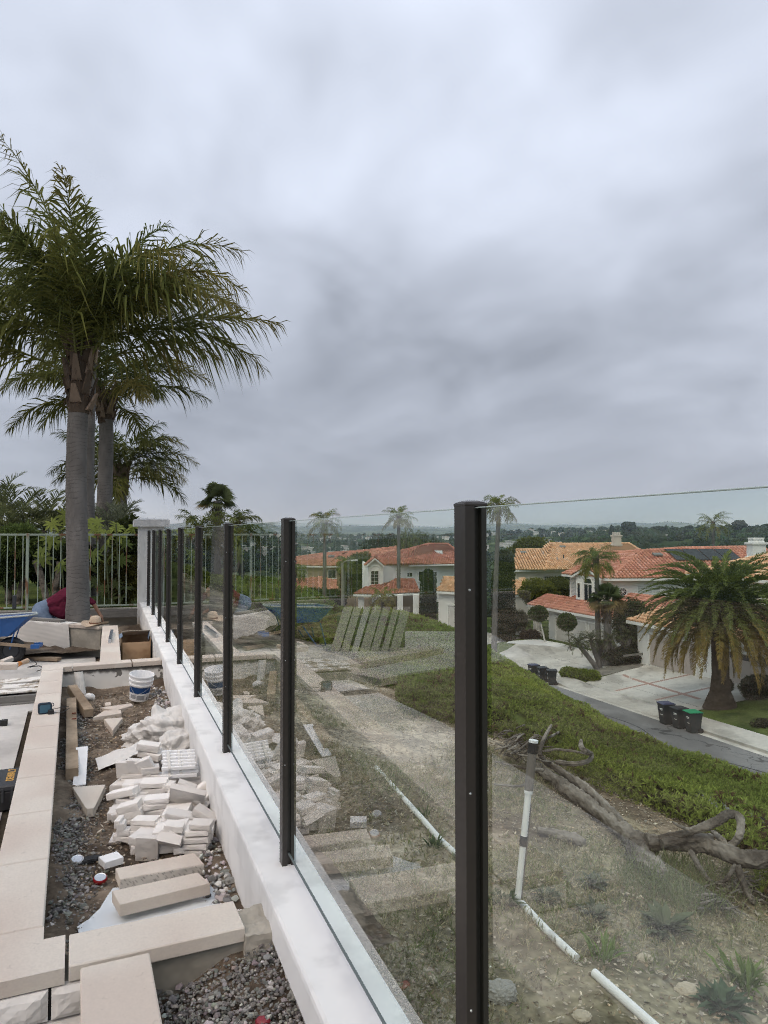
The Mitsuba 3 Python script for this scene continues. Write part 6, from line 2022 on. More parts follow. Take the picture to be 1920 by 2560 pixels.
def roofbox(parent, p):
    put('roof_vent', cham(np.asarray(p) + ZV * .10, [.45, 0, 0], [0, .3, .08], ZV * .07, .02), 'weathered', parent)


# --- house with the arched window
hA = thing('house', 'white two storey house with a red tiled roof and an arched window', 'house')
eA, nA = unit([.343, -.94, 0]), unit([.94, .343, 0])
E0 = np.array([15.3, 76.0, -7.55])
zb = -10.75
gA0, gA1 = E0 + eA * 3.1 + nA * .6, E0 + eA * 16.5 + nA * .6
wallseg(hA, gA0, gA1, zb - .6, -7.62, 'wall_white')
wallseg(hA, gA0 + nA * .22, gA0 + nA * 5, zb - .6, -7.1, 'wall_white')
wallseg(hA, E0 + nA * 3.2 - eA * .3, E0 + nA * 3.0 + eA * 3.2, zb - .6, -6.9, 'wall_white')
garage(hA, gA0, gA1, .29, zb + .05, 4.9, 2.35, 'door_white')
garage(hA, gA0, gA1, .70, zb + .05, 4.9, 2.35, 'door_white')
pc = E0 + eA * .7 + nA * .7
put('porch_column', cham([pc[0], pc[1], (zb - 7.8) / 2], eA * .28, nA * .28, ZV * (-7.75 - zb) / 2, .02), 'wall_white', hA)
put('porch_column_base', cham([pc[0], pc[1], zb + .18], eA * .40, nA * .40, ZV * .3, .03), 'wall_white', hA)
trim(hA, E0, E0 + eA * 16.8, -7.64, .24, .10)
sl = nA + ZV * .41
tiled(hA, [E0, E0 + eA * 4.4, E0 + eA * 4.4 + sl * 2.35, E0 + sl * 2.35], RED, 1)
tiled(hA, [E0 + eA * 4.4, E0 + eA * 17, E0 + eA * 17 + sl * 4.6, E0 + eA * 4.4 + sl * 4.6], RED, 2)
tiled(hA, [E0 + eA * 4.4 + nA * 4.7, E0 + nA * 4.7, E0 + sl * 2.35, E0 + eA * 4.4 + sl * 2.35], RED, 3)
put('gable_wall', prism([(0.3, -.15), (4.4, -.15), (2.35, .86)], E0 + eA * .12, nA, ZV, eA, 0, .1), 'wall_white', hA)
caps(hA, [(E0 + sl * 2.35, E0 + eA * 4.4 + sl * 2.35), (E0, E0 + sl * 2.35)], RED, 4)
F0, F1 = np.array([19.2, 73.6, 0]), np.array([21.58, 67.07, 0])
zU = -4.15
mA = unit([.99, .10, 0])
F2 = F1 + mA * 18
wallseg(hA, F0, F1, -7.2, zU, 'wall_white')
wallseg(hA, F1 + mA * .0, F2, -7.6, zU, 'wall_white')
wallseg(hA, F0 + nA * .2, F0 + nA * 9, -7.2, zU, 'wall_white')
# bay with the gable
bn = -nA
B0, B1 = F0 + eA * 2.15 + bn * .75, F0 + eA * 6.2 + bn * .75
bw = MB()
bwp = [(0, -7.1), (4.05, -7.1), (4.05, zU + .05), (2.02, zU + .95), (0, zU + .05)]
put('bay_wall', prism(bwp, B0, eA, ZV, nA, 0, .2), 'wall_white', hA)
for Bq in (B0, B1):
    put('bay_wall', cham(Bq + nA * .5 + ZV * (-5.6) + (eA * .1 if Bq is B0 else -eA * .1), nA * .30, eA * .10, ZV * 1.45, .01), 'wall_white', hA)
rb0, rb1 = B0 + bn * .35 + ZV * (zU - .05), B1 + bn * .35 + ZV * (zU - .05)
rid = (rb0 + rb1) / 2 + ZV * 1.0
tiled(hA, [rb0 - eA * .4, rb0 - eA * .4 + nA * 3.5, rid + nA * 3.5, rid], RED, 5)
tiled(hA, [rb1 + eA * .4 + nA * 3.5, rb1 + eA * .4, rid, rid + nA * 3.5], RED, 6)
caps(hA, [(rid, rid + nA * 3.5)], RED, 7)
for a_, b_ in ((rb0 - eA * .4, rid), (rb1 + eA * .4, rid)):
    put('gable_trim', beam(a_ + nA * .06 - ZV * .13, b_ + nA * .06 - ZV * .13, .10, .20), 'trim_white', hA)
window(hA, B0, B1, .5, -5.75, 1.35, 1.75, cols=2, arch=True)
window(hA, F0, F1, .13, -5.55, 1.25, 1.6, cols=2, blinds=True)
window(hA, F1, F2, .052, -5.45, .85, .85, rnd=True)
window(hA, F1, F2, .195, -5.35, 2.3, 1.0, cols=3, blinds=True)
window(hA, B0, B1, .13, -5.6, .55, 1.5, cols=1)
window(hA, B0, B1, .87, -5.6, .55, 1.5, cols=1)
c0 = F0 - nA * .55 - eA * .55 + ZV * zU
c1 = F1 - nA * .55 - mA * .1 + np.array([0, -.6, 0]) + ZV * zU
c2 = F2 + np.array([0, -.6, 0]) + ZV * zU
trim(hA, c0, c1, zU - .12, .22, .08)
trim(hA, c1, c2, zU - .125, .22, .08)
q1, q2, q3 = at(1606, 1377, 72.5), at(1703, 1370, 73.5), at(1908, 1366, 75)
q1[2], q2[2], q3[2] = -1.72, -1.45, -1.35
qb = F0 + nA * 4.4 + ZV * -1.95
tiled(hA, [c0, c1, q1, qb], RED, 8)
tiled(hA, [c1, c2, q3, q2, q1], RED, 9)
tiled(hA, [qb + nA * 7 - ZV * 2.2, c0, qb], RED, 19)
caps(hA, [(c1, q1), (q1, q2), (q2, q3), (qb, q1)], RED, 10)
vent(hA, at(1631, 1404, 71) - ZV * .3, 0)
roofbox(hA, at(1644, 1388, 71.2))
# black pool heating mats on the roof
pn = unit(np.cross(c2 - c1, q1 - c1))
pn = pn if pn[2] > 0 else -pn
a_ = unit(c2 - c1)
b_ = np.cross(pn, a_)
for k in range(4):
    o = c1 + a_ * (9.1 + 1.75 * k) + b_ * 4.6 + pn * .30
    put('solar_mat', cham(o, a_ * .83, b_ * 1.25, pn * .02, .004), 'black', hA)
for k in range(3):
    put('roof_pipe', tube([c1 + a_ * 8.2 + b_ * (5.9 - .35 * k) + pn * .24, c1 + a_ * 11.6 + b_ * (4.3 - .35 * k) + pn * .24], .04, 8), 'black', hA)
# steps by the porch
for k in range(4):
    put('step', cham([13.6, 77.2 + .5 * k, -10.9 + .17 * k], [1.8, 0, 0], [0, .25, 0], ZV * .085, .01), 'driveway', hA)

# --- orange roofed house behind
hB = thing('house', 'beige house with a wide orange tiled roof behind the conifer column', 'house')
zE = -4.75
b0, b1, b2 = at(1283, 1425, 94), at(1362, 1424, 94), at(1640, 1422, 98)
for p in (b0, b1, b2):
    p[2] = zE
wallseg(hB, b0 + [.3, .6, 0], b2 + [0, .6, 0], -11.5, zE - .02, 'wall_beige')
trim(hB, b0, b2, zE - .12, .26, .12)
r0, r1, r2 = at(1351, 1373, 102), at(1378, 1360, 104), at(1572, 1358, 106)
r3 = at(1625, 1390, 100)
tiled(hB, [b0, b1, at(1378, 1360, 104), at(1351, 1373, 101), at(1290, 1374, 101)], ORANGE, 11)
tiled(hB, [b1, b2, r3, r2, r1], ORANGE, 12)
caps(hB, [(b1, r1), (r1, r2), (r2, r3), (at(1290, 1374, 101), r0)], ORANGE, 13)
window(hB, b0 + [.3, .6, 0], b2 + [0, .6, 0], .225, -6.15, .95, 1.0, 'door_tan', 3, 3, .03)
window(hB, b0 + [.3, .6, 0], b2 + [0, .6, 0], .345, -6.4, 2.1, 1.7, 'door_white', 2)
for k, (x, y, Y) in enumerate(((1393, 1398, 97.5), (1409, 1393, 98.2), (1358, 1385, 99))):
    vent(hB, at(x, y, Y) - ZV * .2, k)
roofbox(hB, at(1406, 1368, 102.5))
roofbox(hB, at(1308, 1382, 99.5))
chimney(hB, at(1541, 1366, 101), 1.1, 1.0, 2.0, 'wall_beige')
l0, l1 = at(1276, 1498, 86), at(1322, 1482, 88)
l0[2] = l1[2] = -7.4
tiled(hB, [l0, l1 + [0, -.5, 0], l1 + [.2, 4, 1.5], l0 + [.8, 4.2, 1.5]], ORANGE, 14)
wallseg(hB, l0 + [.3, .4, 0], l1 + [0, .4, 0], -11.5, -7.5, 'wall_beige')
trim(hB, l0, l1, -7.52, .2, .1)

# --- house with the three car garage at the right
hE = thing('house', 'white house with orange tiled roof and tan garage doors behind the huge date palm', 'house')
eE, nE = unit([.275, -.961, 0]), unit([.961, .275, 0])
G0 = np.array([20.0, 56.3, 0])
zg = float(ground_z(21.3, 52)) + .02
wallseg(hE, G0, G0 + eE * 17.5, zg - .6, -6.95, 'wall_white')
wallseg(hE, G0 + nE * .2, G0 + nE * 6, zg - .6, -6.95, 'wall_white')
garage(hE, G0, G0 + eE * 17.5, .235, zg + .02, 5.0, 2.3, 'door_tan', 5, 6)
garage(hE, G0, G0 + eE * 17.5, .72, zg + .02, 5.6, 2.3, 'door_tan', 5, 6, True)
g0 = G0 - nE * .6 - eE * .5 + ZV * -6.85
sE = nE + ZV * .40
trim(hE, g0, g0 + eE * 19, -6.95, .24, .10)
tiled(hE, [g0, g0 + eE * 19, g0 + eE * 19 + sE * 4.4, g0 + eE * 2.2 + sE * 4.4], ORANGE, 15)
U0 = G0 + nE * 3.6 + eE * 2.5
wallseg(hE, U0, U0 + eE * 15, -5.6, -3.15, 'wall_white')
wallseg(hE, U0 + nE * .2, U0 + nE * 8, -6.5, -3.15, 'wall_white')
u0_ = U0 - nE * .6 - eE * .6 + ZV * -3.1
trim(hE, u0_, u0_ + eE * 16, -3.2, .22, .1)
tiled(hE, [u0_, u0_ + eE * 16, u0_ + eE * 16 + sE * 4.0, u0_ + eE * 4.0 + sE * 4.0], ORANGE, 16)
tiled(hE, [u0_ + nE * 8, u0_, u0_ + eE * 4.0 + sE * 4.0], ORANGE, 17)
caps(hE, [(u0_, u0_ + eE * 4 + sE * 4), (u0_ + eE * 4 + sE * 4, u0_ + eE * 16 + sE * 4)], ORANGE, 18)
window(hE, U0, U0 + eE * 15, .35, -4.3, 1.3, 1.1, cols=2)
window(hE, U0, U0 + eE * 15, .75, -4.3, 1.6, 1.1, cols=2)
cpt = at(1891, 1398, 62)
chimney(hE, cpt - ZV * .1, 1.15, 1.1, 1.95, 'trim_white')

# --- white gabled house in the middle
hC = thing('house', 'white house with a small front gable and dull red tiled roofs behind the dark cypress', 'house')
zC_ = -4.0
c0, c1, c2 = at(921, 1412, 84), at(954, 1412, 84), at(1160, 1414, 90)
gC0, gC1 = np.array([c0[0], c0[1], 0]), np.array([c1[0], c1[1], 0])
put('gable_wall', prism([(0, -7.4), (1.75, -7.4), (1.75, -3.55), (.87, -2.9), (0, -3.55)], gC0, unit(gC1 - gC0), ZV, [0, 1, 0], 0, .25), 'wall_white', hC)
e0_ = gC1 + [.0, .25, 0]
wallseg(hC, gC1 + [-.1, .2, 0], gC1 + [3.2, 3.0, 0], -7.4, -3.75, 'wall_white')
wallseg(hC, gC1 + [3.2, 3.0, 0], [c2[0], c2[1] + 1, 0], -8.5, -3.75, 'wall_white')
wallseg(hC, gC0 + [0, .25, 0], gC0 + [-1, 9, 0], -7.4, -3.6, 'wall_white')
window(hC, gC0, gC1, .48, -5.15, .95, 1.65, cols=2, rows=4, sash=.04)
put('niche_arch', tube([gC0 + unit(gC1 - gC0) * (.84 + .62 * math.cos(a_)) + ZV * (-4.25 + .5 * math.sin(a_)) + [0, -.06, 0] for a_ in np.linspace(0, np.pi, 12)], .07, 6), 'trim_white', hC)
w_a, w_b = gC1 + [3.2, 3.0, 0], np.array([c2[0], c2[1] + 1, 0])
window(hC, w_a, w_b, .03, -5.0, .8, .55, cols=2)
window(hC, w_a, w_b, .27, -5.2, 1.5, 1.2, cols=2)
window(hC, w_a, w_b, .46, -5.0, .85, .6, cols=2)
window(hC, w_a, w_b, .93, -5.6, .9, 1.6, cols=2)
rg = (gC0 + gC1) / 2 + ZV * -2.80
for s_i, (p_, nm) in enumerate(((gC0, 0), (gC1, 1))):
    sgn = -1 if nm == 0 else 1
    ev = p_ + unit(gC1 - gC0) * sgn * .35 + ZV * -3.75 + np.array([0, -.4, 0])
    pl = [ev, ev + [0, 6, 0], rg + [0, 6, 0], rg + [0, -.4, 0]]
    tiled(hC, pl if nm == 0 else [pl[1], pl[0], pl[3], pl[2]], DULL, 20 + s_i)
    put('gable_trim', beam(ev - ZV * .12, rg + [0, -.4, -.12], .08, .16), 'trim_white', hC)
caps(hC, [(rg + [0, -.4, 0], rg + [0, 6, 0])], DULL, 22)
m0, m1 = gC1 + [.35, .6, -3.72], gC1 + [3.3, 2.3, -3.72]
m2 = np.array([c2[0] + 1, c2[1], -3.72])
k0, k1, k2 = at(1070, 1360, 97), at(1120, 1360, 98), at(1165, 1395, 94)
tiled(hC, [m0, m1, m2, k2, k1, k0, at(1006, 1377, 93), rg + [0, 5, 0]], DULL, 23)
caps(hC, [(k0, k1), (k1, k2), (at(1006, 1377, 93), k0), (rg + [0, 5, 0], at(1006, 1377, 93)), (k0, at(1068, 1410, 90.5))], DULL, 24)
trim(hC, m1, m2, -3.84, .2, .1)
put('skylight', cham(at(1092, 1385, 93.5) + ZV * .15, [.75, 0, 0], [0, .5, .25], ZV * .06, .02), 'blind', hC)
for k, (x, y, Y) in enumerate(((1020, 1398, 91.5), (1015, 1403, 91), (1035, 1402, 91.3))):
    vent(hC, at(x, y, Y) - ZV * .2, 1)
o0, o1, o2 = at(884, 1475, 80), at(941, 1484, 79), at(1048, 1482, 82)
for p in (o0, o1, o2):
    p[2] = -6.75
tiled(hC, [o0, o1, at(988, 1449, 85.5), at(944, 1462, 86)], DULL, 25)
tiled(hC, [o1, o2, at(1034, 1449, 86.5), at(988, 1449, 85.5)], DULL, 26)
caps(hC, [(o1, at(988, 1449, 85.5)), (at(988, 1449, 85.5), at(1034, 1449, 86.5)), (o2, at(1034, 1449, 86.5))], DULL, 27)
trim(hC, o0, o1, -6.88, .22, .1)
trim(hC, o1, o2, -6.885, .22, .1)
for x in (903, 937, 1000, 1040):
    p = at(x, 1490, 80.5)
    put('porch_column', cham([p[0], p[1], -9.2], [.33, 0, 0], [0, .33, 0], ZV * 2.4, .02), 'wall_white', hC)
wallseg(hC, at(890, 1490, 84), at(1050, 1490, 85), -11.8, -6.9, 'wall_tan')
z0_, z1_ = at(1092, 1478, 79), at(1190, 1487, 76)
z0_[2] = z1_[2] = -6.35
tiled(hC, [z0_, z1_, z1_ + [1.0, 4, 1.5], z0_ + [1.2, 4, 1.1]], ORANGE, 28)
trim(hC, z0_, z1_, -6.48, .22, .1)
wallseg(hC, z0_ + [.2, .5, 0], z1_ + [0, .5, 0], -11.5, -6.5, 'wall_white')
garage(hC, z0_ + [.2, .5, 0], z1_ + [0, .5, 0], .62, -10.4, 3.2, 2.5, 'door_white')

# --- leftmost red roofed house
hD = thing('house', 'tan house with red tiled roofs at the left of the street light', 'house')
d0, d1, d2 = at(742, 1401, 104), at(812, 1413, 102), at(925, 1409, 104)
for p in (d0, d1, d2):
    p[2] = -4.6
wallseg(hD, d0 + [0, .6, 0], d1 + [0, .6, 0], -11, -4.65, 'wall_tan')
wallseg(hD, d1 + [0, .6, 0], d2 + [0, .6, 0], -11, -4.65, 'wall_tan')
trim(hD, d0, d1, -4.72, .2, .1)
trim(hD, d1, d2, -4.725, .2, .1)
f0, f1, f2 = at(740, 1393, 110), at(872, 1379, 112), at(992, 1371, 118)
tiled(hD, [d0, d1, at(868, 1380, 112), at(806, 1384, 111), f0], RED, 31)
tiled(hD, [d1, d2, at(990, 1390, 112), f2, f1], RED, 32)
caps(hD, [(f0, at(806, 1384, 111)), (at(806, 1384, 111), f1), (f1, f2)], RED, 33)
window(hD, d0 + [0, .6, 0], d1 + [0, .6, 0], .2, -6.1, 1.2, 1.9, cols=2, rows=3)
window(hD, d1 + [0, .6, 0], d2 + [0, .6, 0], .60, -5.5, 1.0, .7, cols=2)
window(hD, d1 + [0, .6, 0], d2 + [0, .6, 0], .15, -5.8, 1.2, 1.2, cols=2)
g0_, g1_, g2_ = at(740, 1478, 97), at(800, 1479, 96), at(845, 1472, 98)
for p in (g0_, g1_, g2_):
    p[2] = -7.6
tiled(hD, [g0_, g1_, at(797, 1442, 102), at(742, 1452, 102)], RED, 34)
tiled(hD, [g1_, g2_, at(842, 1450, 102), at(797, 1442, 102)], RED, 35)
caps(hD, [(g1_, at(797, 1442, 102))], RED, 36)
wallseg(hD, g0_ + [0, .5, 0], g2_ + [0, .5, 0], -11.5, -7.7, 'wall_tan')
roofbox(hD, at(828, 1392, 107))

# ------------------------------------------------------------------ street things
sl_ = thing('street_lamp', 'pale concrete street lamp with a curved arm at the left of the white gabled house', 'street lamp')
lb, lt_ = at(856, 1545, 74), at(856, 1408, 74)
put('pole', tube([lb - ZV * 1.5, lt_], [.17, .12], 14), 'driveway', sl_)
put('arm', tube(spline([lt_, at(864, 1403, 74), at(878, 1400, 73.8)], 5), .045, 8), 'driveway', sl_)
put('lamp_head', cham(at(886, 1401, 73.7), [.38, 0, .02], [0, .13, 0], ZV * .07, .03), 'trim_white', sl_)
BINM = {'bin_body': (.018, .024, .026), 'lid_blue': (.030, .038, .085), 'lid_black': (.02, .023, .026), 'lid_green': (.02, .22, .10)}
for k_, c_ in BINM.items():
    mat(k_, pr(c_, .45))


def wheelie(lab, s, t, lid, yaw=0.0, h=1.10, group=None):
    b = stp(s, t, .02)
    key = thing('wheeled_bin', lab, 'bin', group)
    u = S_D * math.cos(yaw) + S_N * math.sin(yaw)
    u = np.array([u[0], u[1], 0])                                      # sideways
    f = np.array([-u[1], u[0], 0])
    f = f if f @ np.array([S_N[0], S_N[1], 0]) < 0 else -f              # front faces the street
    w0_, w1_, d0_, d1_ = .24, .31, .24, .33
    put('body', hull(np.vstack([boxv(b + ZV * .06, u * w0_, f * d0_, ZV * .03), boxv(b + ZV * (h - .13), u * w1_, f * d1_, ZV * .02)])), 'bin_body', key)
    put('rim', cham(b + ZV * (h - .10), u * (w1_ + .025), f * (d1_ + .025), ZV * .03, .012), 'bin_body', key)
    put('lid', hull(np.vstack([boxv(b + ZV * (h - .055) + f * .01, u * (w1_ + .035), f * (d1_ + .045), ZV * .014), boxv(b + ZV * (h - .005) - f * .02, u * (w1_ - .06), f * (d1_ - .10), ZV * .012)])), lid, key)
    put('handle', tube([b - f * (d1_ + .06) + ZV * (h - .12) - u * .22, b - f * (d1_ + .06) + ZV * (h - .12) + u * .22], .018, 8), 'bin_body', key)
    for s_i in (-1, 1):
        put('wheel', lathe([(.001, -.03), (.13, -.03), (.13, .03), (.001, .03)], 16, b - f * (d0_ + .02) + u * s_i * (w0_ + .03) + ZV * .13, u), 'black', key)
    for z, wd_, hh in ((h * .72, .13, .022), (h * .66, .10, .012), (h * .45, .10, .012)):
        ff = d0_ + (d1_ - d0_) * (z - .06) / (h - .2)
        put('marking', cham(b + ZV * z + f * (ff + .004) - u * .05, u * wd_, f * .004 + ZV * .0, ZV * hh, .001), 'trim_white', key)
    put('emblem', lathe([(.001, .002), (.06, .002), (.06, -.002)], 12, b + ZV * h * .74 + u * (w1_ - .03) + f * .05, u), 'weathered', key)
    return key


BGR = 'wheeled bins set out along the kerb'
wheelie('nearest group: wheeled bin with the blue lid, leftmost of the three', 2.55, -.55, 'lid_blue', .05, 1.16, BGR)
wheelie('nearest group: wheeled bin with the dark lid between the blue and green lids', 1.45, -.50, 'lid_black', -.05, 1.10, BGR)
wheelie('wheeled bin with the bright green lid', .42, -.45, 'lid_green', .08, 1.10, BGR)
wheelie('farther group: blue lidded wheeled bin half behind the shrubs', 19.6, -.55, 'lid_blue', -.1, 1.15, BGR)
wheelie('farther group: dark wheeled bin in the middle of the three', 18.1, -.50, 'lid_black', .1, 1.12, BGR)
wheelie('farther group: dark wheeled bin nearest the street on the right', 16.7, -.42, 'lid_black', .35, 1.10, BGR)
# parked car in the drive of the white gabled house
cr = thing('parked_car', 'dark grey parked car showing its roof behind the shrubs by the street lamp', 'car')
co_ = gxy(872, 1540, 78)
cx_, cy_ = unit([.97, .25, 0]), unit([-.25, .97, 0])
bp = Polygon([(-2.2, .35), (-2.25, .8), (-1.6, .95), (-.9, 1.42), (.7, 1.45), (1.35, 1.0), (2.15, .85), (2.25, .4), (2.2, .3)]).buffer(-.08).buffer(.08)
put('body', prism(bp, co_, cx_, ZV, cy_, -.85, .85), 'car_paint', cr)
gp_ = Polygon([(-1.45, .98), (-.85, 1.36), (.62, 1.38), (1.15, 1.0)])
put('window', prism(gp_, co_, cx_, ZV, cy_, -.87, .87), 'house_glass', cr)
for a_ in (-1.4, 1.4):
    for s_i in (-1, 1):
        put('wheel', lathe([(.001, -.1), (.32, -.1), (.32, .1), (.001, .1)], 18, co_ + cx_ * a_ + cy_ * s_i * .78 + ZV * .32, cy_), 'black', cr)
mat('car_paint', pr((.055, .06, .07), .25, clearcoat=.8))
put('fence_rail', beam(at(1558, 1640, 55.5), at(1640, 1630, 55.8), .05, .14), 'weathered', label='low grey timber rail beside the small date palms', cat='rail')
# ------------------------------------------------------------------ the valley and the hills
AZ0, AZ1 = -1.25, 1.25


def far_z(A, D):
    """Height of the land at azimuth A (radians right of straight ahead) and distance D."""
    x, y = D * np.sin(A), D * np.cos(A)
    p = np.stack([x, y, 0 * x], -1)
    z = np.interp(D, [60, 130, 300, 600, 1000, 1600, 2600, 4200, 6500, 9000, 12000, 16000], [-11.5, -15, -34, -46, -40, -34, -30, -26, 10, 95, 60, 20])
    ridge = np.clip((A - .15) / .16, 0, 1)
    ridge = ridge * ridge * (3 - 2 * ridge)
    r1 = np.exp(-((D - 760) / 260) ** 2) * 41 * ridge
    r2 = np.exp(-((D - 1500) / 420) ** 2) * (20 + 14 * np.clip((A - .05) / .2, 0, 1))
    n = meshkit.fbm(p / 420, 4, 3) - .5
    n2 = meshkit.fbm(p / 1700 + 5, 4, 9) - .45
    z = z + r1 + r2 + n * np.interp(D, [100, 400, 1500, 5000], [0, 16, 30, 60]) + n2 * np.interp(D, [3000, 6000, 9000, 14000], [0, 70, 290, 200])
    return z


DD = np.concatenate([np.geomspace(62, 3000, 110), np.geomspace(3100, 15500, 46)])


def far_pt(A, D):
    z = far_z(A, D)
    return np.stack([D * np.sin(A), D * np.cos(A), z], -1)


gv, gq = grid(far_pt, np.linspace(-3.1416, 3.1416, 340), DD)
s_, t_ = st_of(gv[:, 0], gv[:, 1])
t_ = t_ - curb_t(s_)
u_, v_ = uv_of(gv[:, 0], gv[:, 1])
near_pad = (t_ > -40) & (t_ < 58) & (s_ > -46) & (s_ < 82)
gv[near_pad, 2] -= 25 * np.clip(1 - (np.hypot(gv[near_pad, 0], gv[near_pad, 1]) - 75) / 60, 0, 1)
hill_side = (v_ < 20) & (np.hypot(gv[:, 0], gv[:, 1]) < 170)
gv[hill_side, 2] = np.minimum(gv[hill_side, 2], -14)
put('hills', (gv, gq), 'hill_ground', smooth=True, kind='structure')

ico = trimesh.creation.icosphere(subdivisions=2)


def blob_trees(name, A, D, size, col, seed, label, cat='trees', tall=1.15):
    r = np.random.default_rng(seed)
    P = far_pt(A, D)
    n = len(P)
    L = ico.vertices
    q = L[None] * (1 + .55 * (r.random((n, len(L), 1)) - .5)) * size[:, None, None] * r.uniform(.75, 1.25, (n, 1, 3)) * np.array([1, 1, tall])
    V = (q + (P + ZV * (size * tall * .55)[:, None])[:, None]).reshape(-1, 3)
    F = (ico.faces[None] + (np.arange(n) * len(L))[:, None, None]).reshape(-1, 3)
    c = np.asarray(col)[None] * np.exp(r.normal(0, .35, (n, 1))) * (1 + r.normal(0, .08, (n, 3)))
    put(name, MB().add(V, F, np.repeat(np.clip(c, .004, .4), len(L), 0)), 'v_matte', label=label, cat=cat, kind='stuff')


r = np.random.default_rng(601)
n = 12000
A, D = r.uniform(-.30, .56, n), 260 * np.exp(r.random(n) * 2.9)
g = meshkit.fbm(np.stack([D * np.sin(A) / 160, D * np.cos(A) / 160, 0 * A], -1), 3, 31)
ok = g + .15 * (D > 1300) > .47
A, D = A[ok], D[ok]
A2, D2 = r.uniform(.12, .55, 4500), r.uniform(380, 900, 4500)
g2 = meshkit.fbm(np.stack([D2 * np.sin(A2) / 60, D2 * np.cos(A2) / 60, 0 * A2], -1), 3, 41)
A, D = np.concatenate([A, A2[g2 > .42]]), np.concatenate([D, D2[g2 > .42]])
blob_trees('far_woods', A, D, r.uniform(1.6, 4.4, len(A)) * np.interp(D, [300, 1500, 4500], [.8, 1.5, 2.6]), (.030, .045, .020), 602, 'dark trees scattered over the valley and the far slopes')

# trees standing out on the ridge at the right, one by one
RG = 'trees standing out on the ridge skyline'
RT = ((1528, 1345, 13, 38, 720, 'c'), (1545, 1340, 10, 30, 730, 'c'), (1572, 1335, 32, 40, 740, 'r'), (1594, 1330, 5, 28, 745, 'c'), (1612, 1330, 14, 20, 760, 'r'), (1648, 1325, 22, 26, 770, 'r'), (1665, 1325, 6, 30, 770, 'c'), (1690, 1325, 26, 22, 775, 'r'), (1722, 1325, 18, 26, 780, 'r'),
                                            (1745, 1326, 22, 18, 780, 'r'), (1822, 1328, 16, 26, 770, 'r'), (1848, 1330, 30, 36, 760, 'r'), (1872, 1330, 12, 24, 760, 'c'), (1892, 1330, 26, 20, 765, 'r'), (1915, 1330, 22, 26, 770, 'r'), (1400, 1345, 30, 22, 900, 'r'), (1435, 1345, 26, 26, 900, 'r'), (1390, 1330, 10, 18, 1000, 'c'), (1470, 1345, 34, 20, 860, 'r'), (1500, 1348, 22, 22, 820, 'r'))
RANK = {x: k for k, x in enumerate(sorted(q[0] for q in RT))}
for i, (x, y, w, h, Dm, kind) in enumerate(RT):
    Az = math.atan((x - 960) / FPX)
    gz = float(far_z(np.array([Az]), np.array([Dm]))[0])
    p = np.array([Dm * math.sin(Az), Dm * math.cos(Az), gz])
    s = Dm * math.cos(Az) / FPX
    W_, H_ = w * s * .55, h * s
    nm = ('narrow conifer' if kind == 'c' else 'round headed tree')
    o_ = ORD[RANK[x]].replace('topmost', 'first').replace('last', 'rightmost')
    t = thing('ridge_tree', f'distant dark {nm}, {o_} tree from the left on the ridge skyline', 'tree', RG)
    m = trimesh.creation.icosphere(subdivisions=3)
    v = m.vertices
    k = 1 + .8 * (meshkit.fbm(v * 2.5 + i, 3, i) - .5)
    taper = (1 - .45 * (v[:, 2] + .2)) if kind == 'c' else (1 + .25 * v[:, 2])
    q = p + v * k[:, None] * np.stack([W_ * taper, W_ * taper, np.full(len(v), H_ * (.5 if kind == 'c' else .36))], 1) + ZV * H_ * (.5 if kind == 'c' else .66)
    put('crown', MB().add(q, m.faces, np.array((.024, .034, .018)) * math.exp(rng.normal(0, .2))), 'v_matte', t)
    put('trunk', tube([p - ZV * 2, p + ZV * H_ * .5], [.5, .3], 6), 'dead_bark', t)

# far houses: walls, hipped roofs
FH = 'pale houses far across the valley'
r = np.random.default_rng(611)


def far_house(Az, Dm, w, d, h, yaw, roofc, wallc, mbs=None):
    gz = float(far_z(np.array([Az]), np.array([Dm]))[0])
    p = np.array([Dm * math.sin(Az), Dm * math.cos(Az), gz])
    a, b = np.array([math.cos(yaw), math.sin(yaw), 0]), np.array([-math.sin(yaw), math.cos(yaw), 0])
    body, roof = MB(), MB()
    add_box(body if mbs is None else mbs, p + ZV * h / 2, a * w / 2, b * d / 2, ZV * (h / 2 + 1), wallc)
    e = [p + ZV * h + a * i * (w / 2 + .6) + b * j * (d / 2 + .6) for i, j in ((-1, -1), (1, -1), (1, 1), (-1, 1))]
    rg_ = [p + ZV * (h + d * .22) - a * (w / 2 - d / 2) * .9, p + ZV * (h + d * .22) + a * (w / 2 - d / 2) * .9]
    (roof if mbs is None else mbs).add(np.array(e + rg_), [[0, 1, 5], [0, 5, 4], [1, 2, 5], [2, 3, 4], [2, 4, 5], [3, 0, 4]], roofc)
    return body, roof


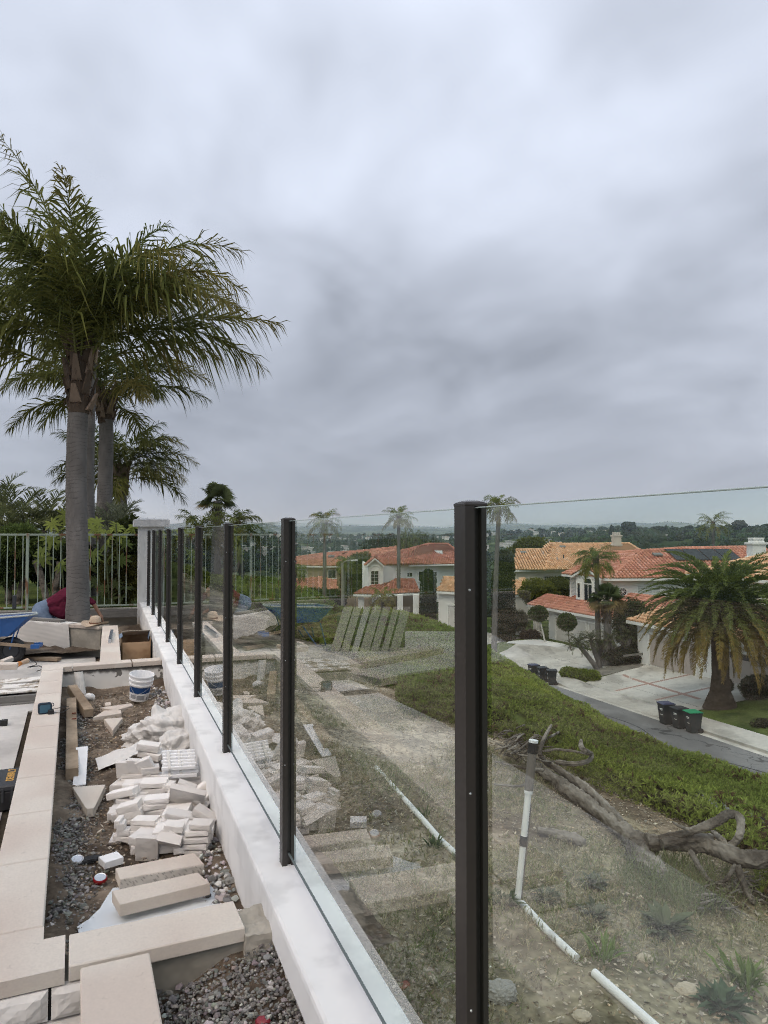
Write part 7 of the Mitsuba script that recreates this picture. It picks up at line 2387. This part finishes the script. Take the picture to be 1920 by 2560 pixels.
FHS = ((1300, 900, 16), (1330, 1000, 18), (1362, 880, 15), (1420, 820, 18), (1450, 780, 20), (1588, 900, 18), (1618, 820, 18), (1640, 748, 18), (1680, 560, 16), (1558, 600, 18), (1730, 640, 18), (1780, 600, 16), (1850, 690, 20), (1882, 700, 18), (1905, 640, 18), (780, 900, 18), (905, 850, 20), (960, 1000, 18), (1010, 950, 16), (1085, 900, 18))
FRANK = {x: k for k, x in enumerate(sorted(q[0] for q in FHS))}
for i, (x, Dm, w) in enumerate(FHS):
    w, Dm = w * .62, Dm * 1.25
    Az = math.atan((x - 960) / FPX)
    bd, rf = far_house(Az, Dm, w, w * .55, 4.0, r.uniform(-.5, .5), np.array((.30, .20, .15)) if r.random() < .5 else np.array((.30, .29, .28)), np.array((.55, .53, .49)))
    t = thing('far_house', f'tiny pale house across the valley, {ORD[FRANK[x]].replace("topmost", "first").replace("last", "twenty-first")} from the left', 'house', FH)
    put('wall', bd, 'v_matte', t)
    put('roof', rf, 'v_matte', t)
mb = MB()
for k in range(640):
    Az = r.uniform(-.28, .36)
    Dm = 1100 * math.exp(r.random() * 1.25)
    w = r.uniform(8, 14)
    c = (np.array((.34, .24, .19)) if r.random() < .45 else np.array((.36, .35, .34))) * math.exp(r.normal(0, .2))
    far_house(Az, Dm, w, w * .6, 5.0, r.uniform(-.6, .6), c, np.array((.58, .56, .53)) * math.exp(r.normal(0, .12)), mb)
put('far_town', mb, 'v_matte', label='countless small roofs of the town across the valley', cat='town', kind='stuff')

# ------------------------------------------------------------------ hazy air
zlo, zhi = float(gv[:, 2].min()) - 3, float(gv[:, 2].max()) + 40
HZ = 16500.0
scene['air'] = {'type': 'homogeneous', 'albedo': {'type': 'rgb', 'value': [0.95, 0.955, 0.965]}, 'sigma_t': {'type': 'rgb', 'value': [7.5e-5, 8.6e-5, 1.05e-4]}}
scene['m_clear'] = {'type': 'null'}
scene['haze'] = {'type': 'cube', 'to_world': T().translate([0, 0, (zlo + zhi) / 2]).scale([HZ, HZ, (zhi - zlo) / 2]), 'bsdf': {'type': 'ref', 'id': 'm_clear'}, 'interior': {'type': 'ref', 'id': 'air'}}
scene['camera']['medium'] = {'type': 'ref', 'id': 'air'}
labels['haze'] = {'label': 'thin bluish haze over the valley and the far hills', 'category': 'haze', 'kind': 'stuff'}
print('haze', zlo, zhi)
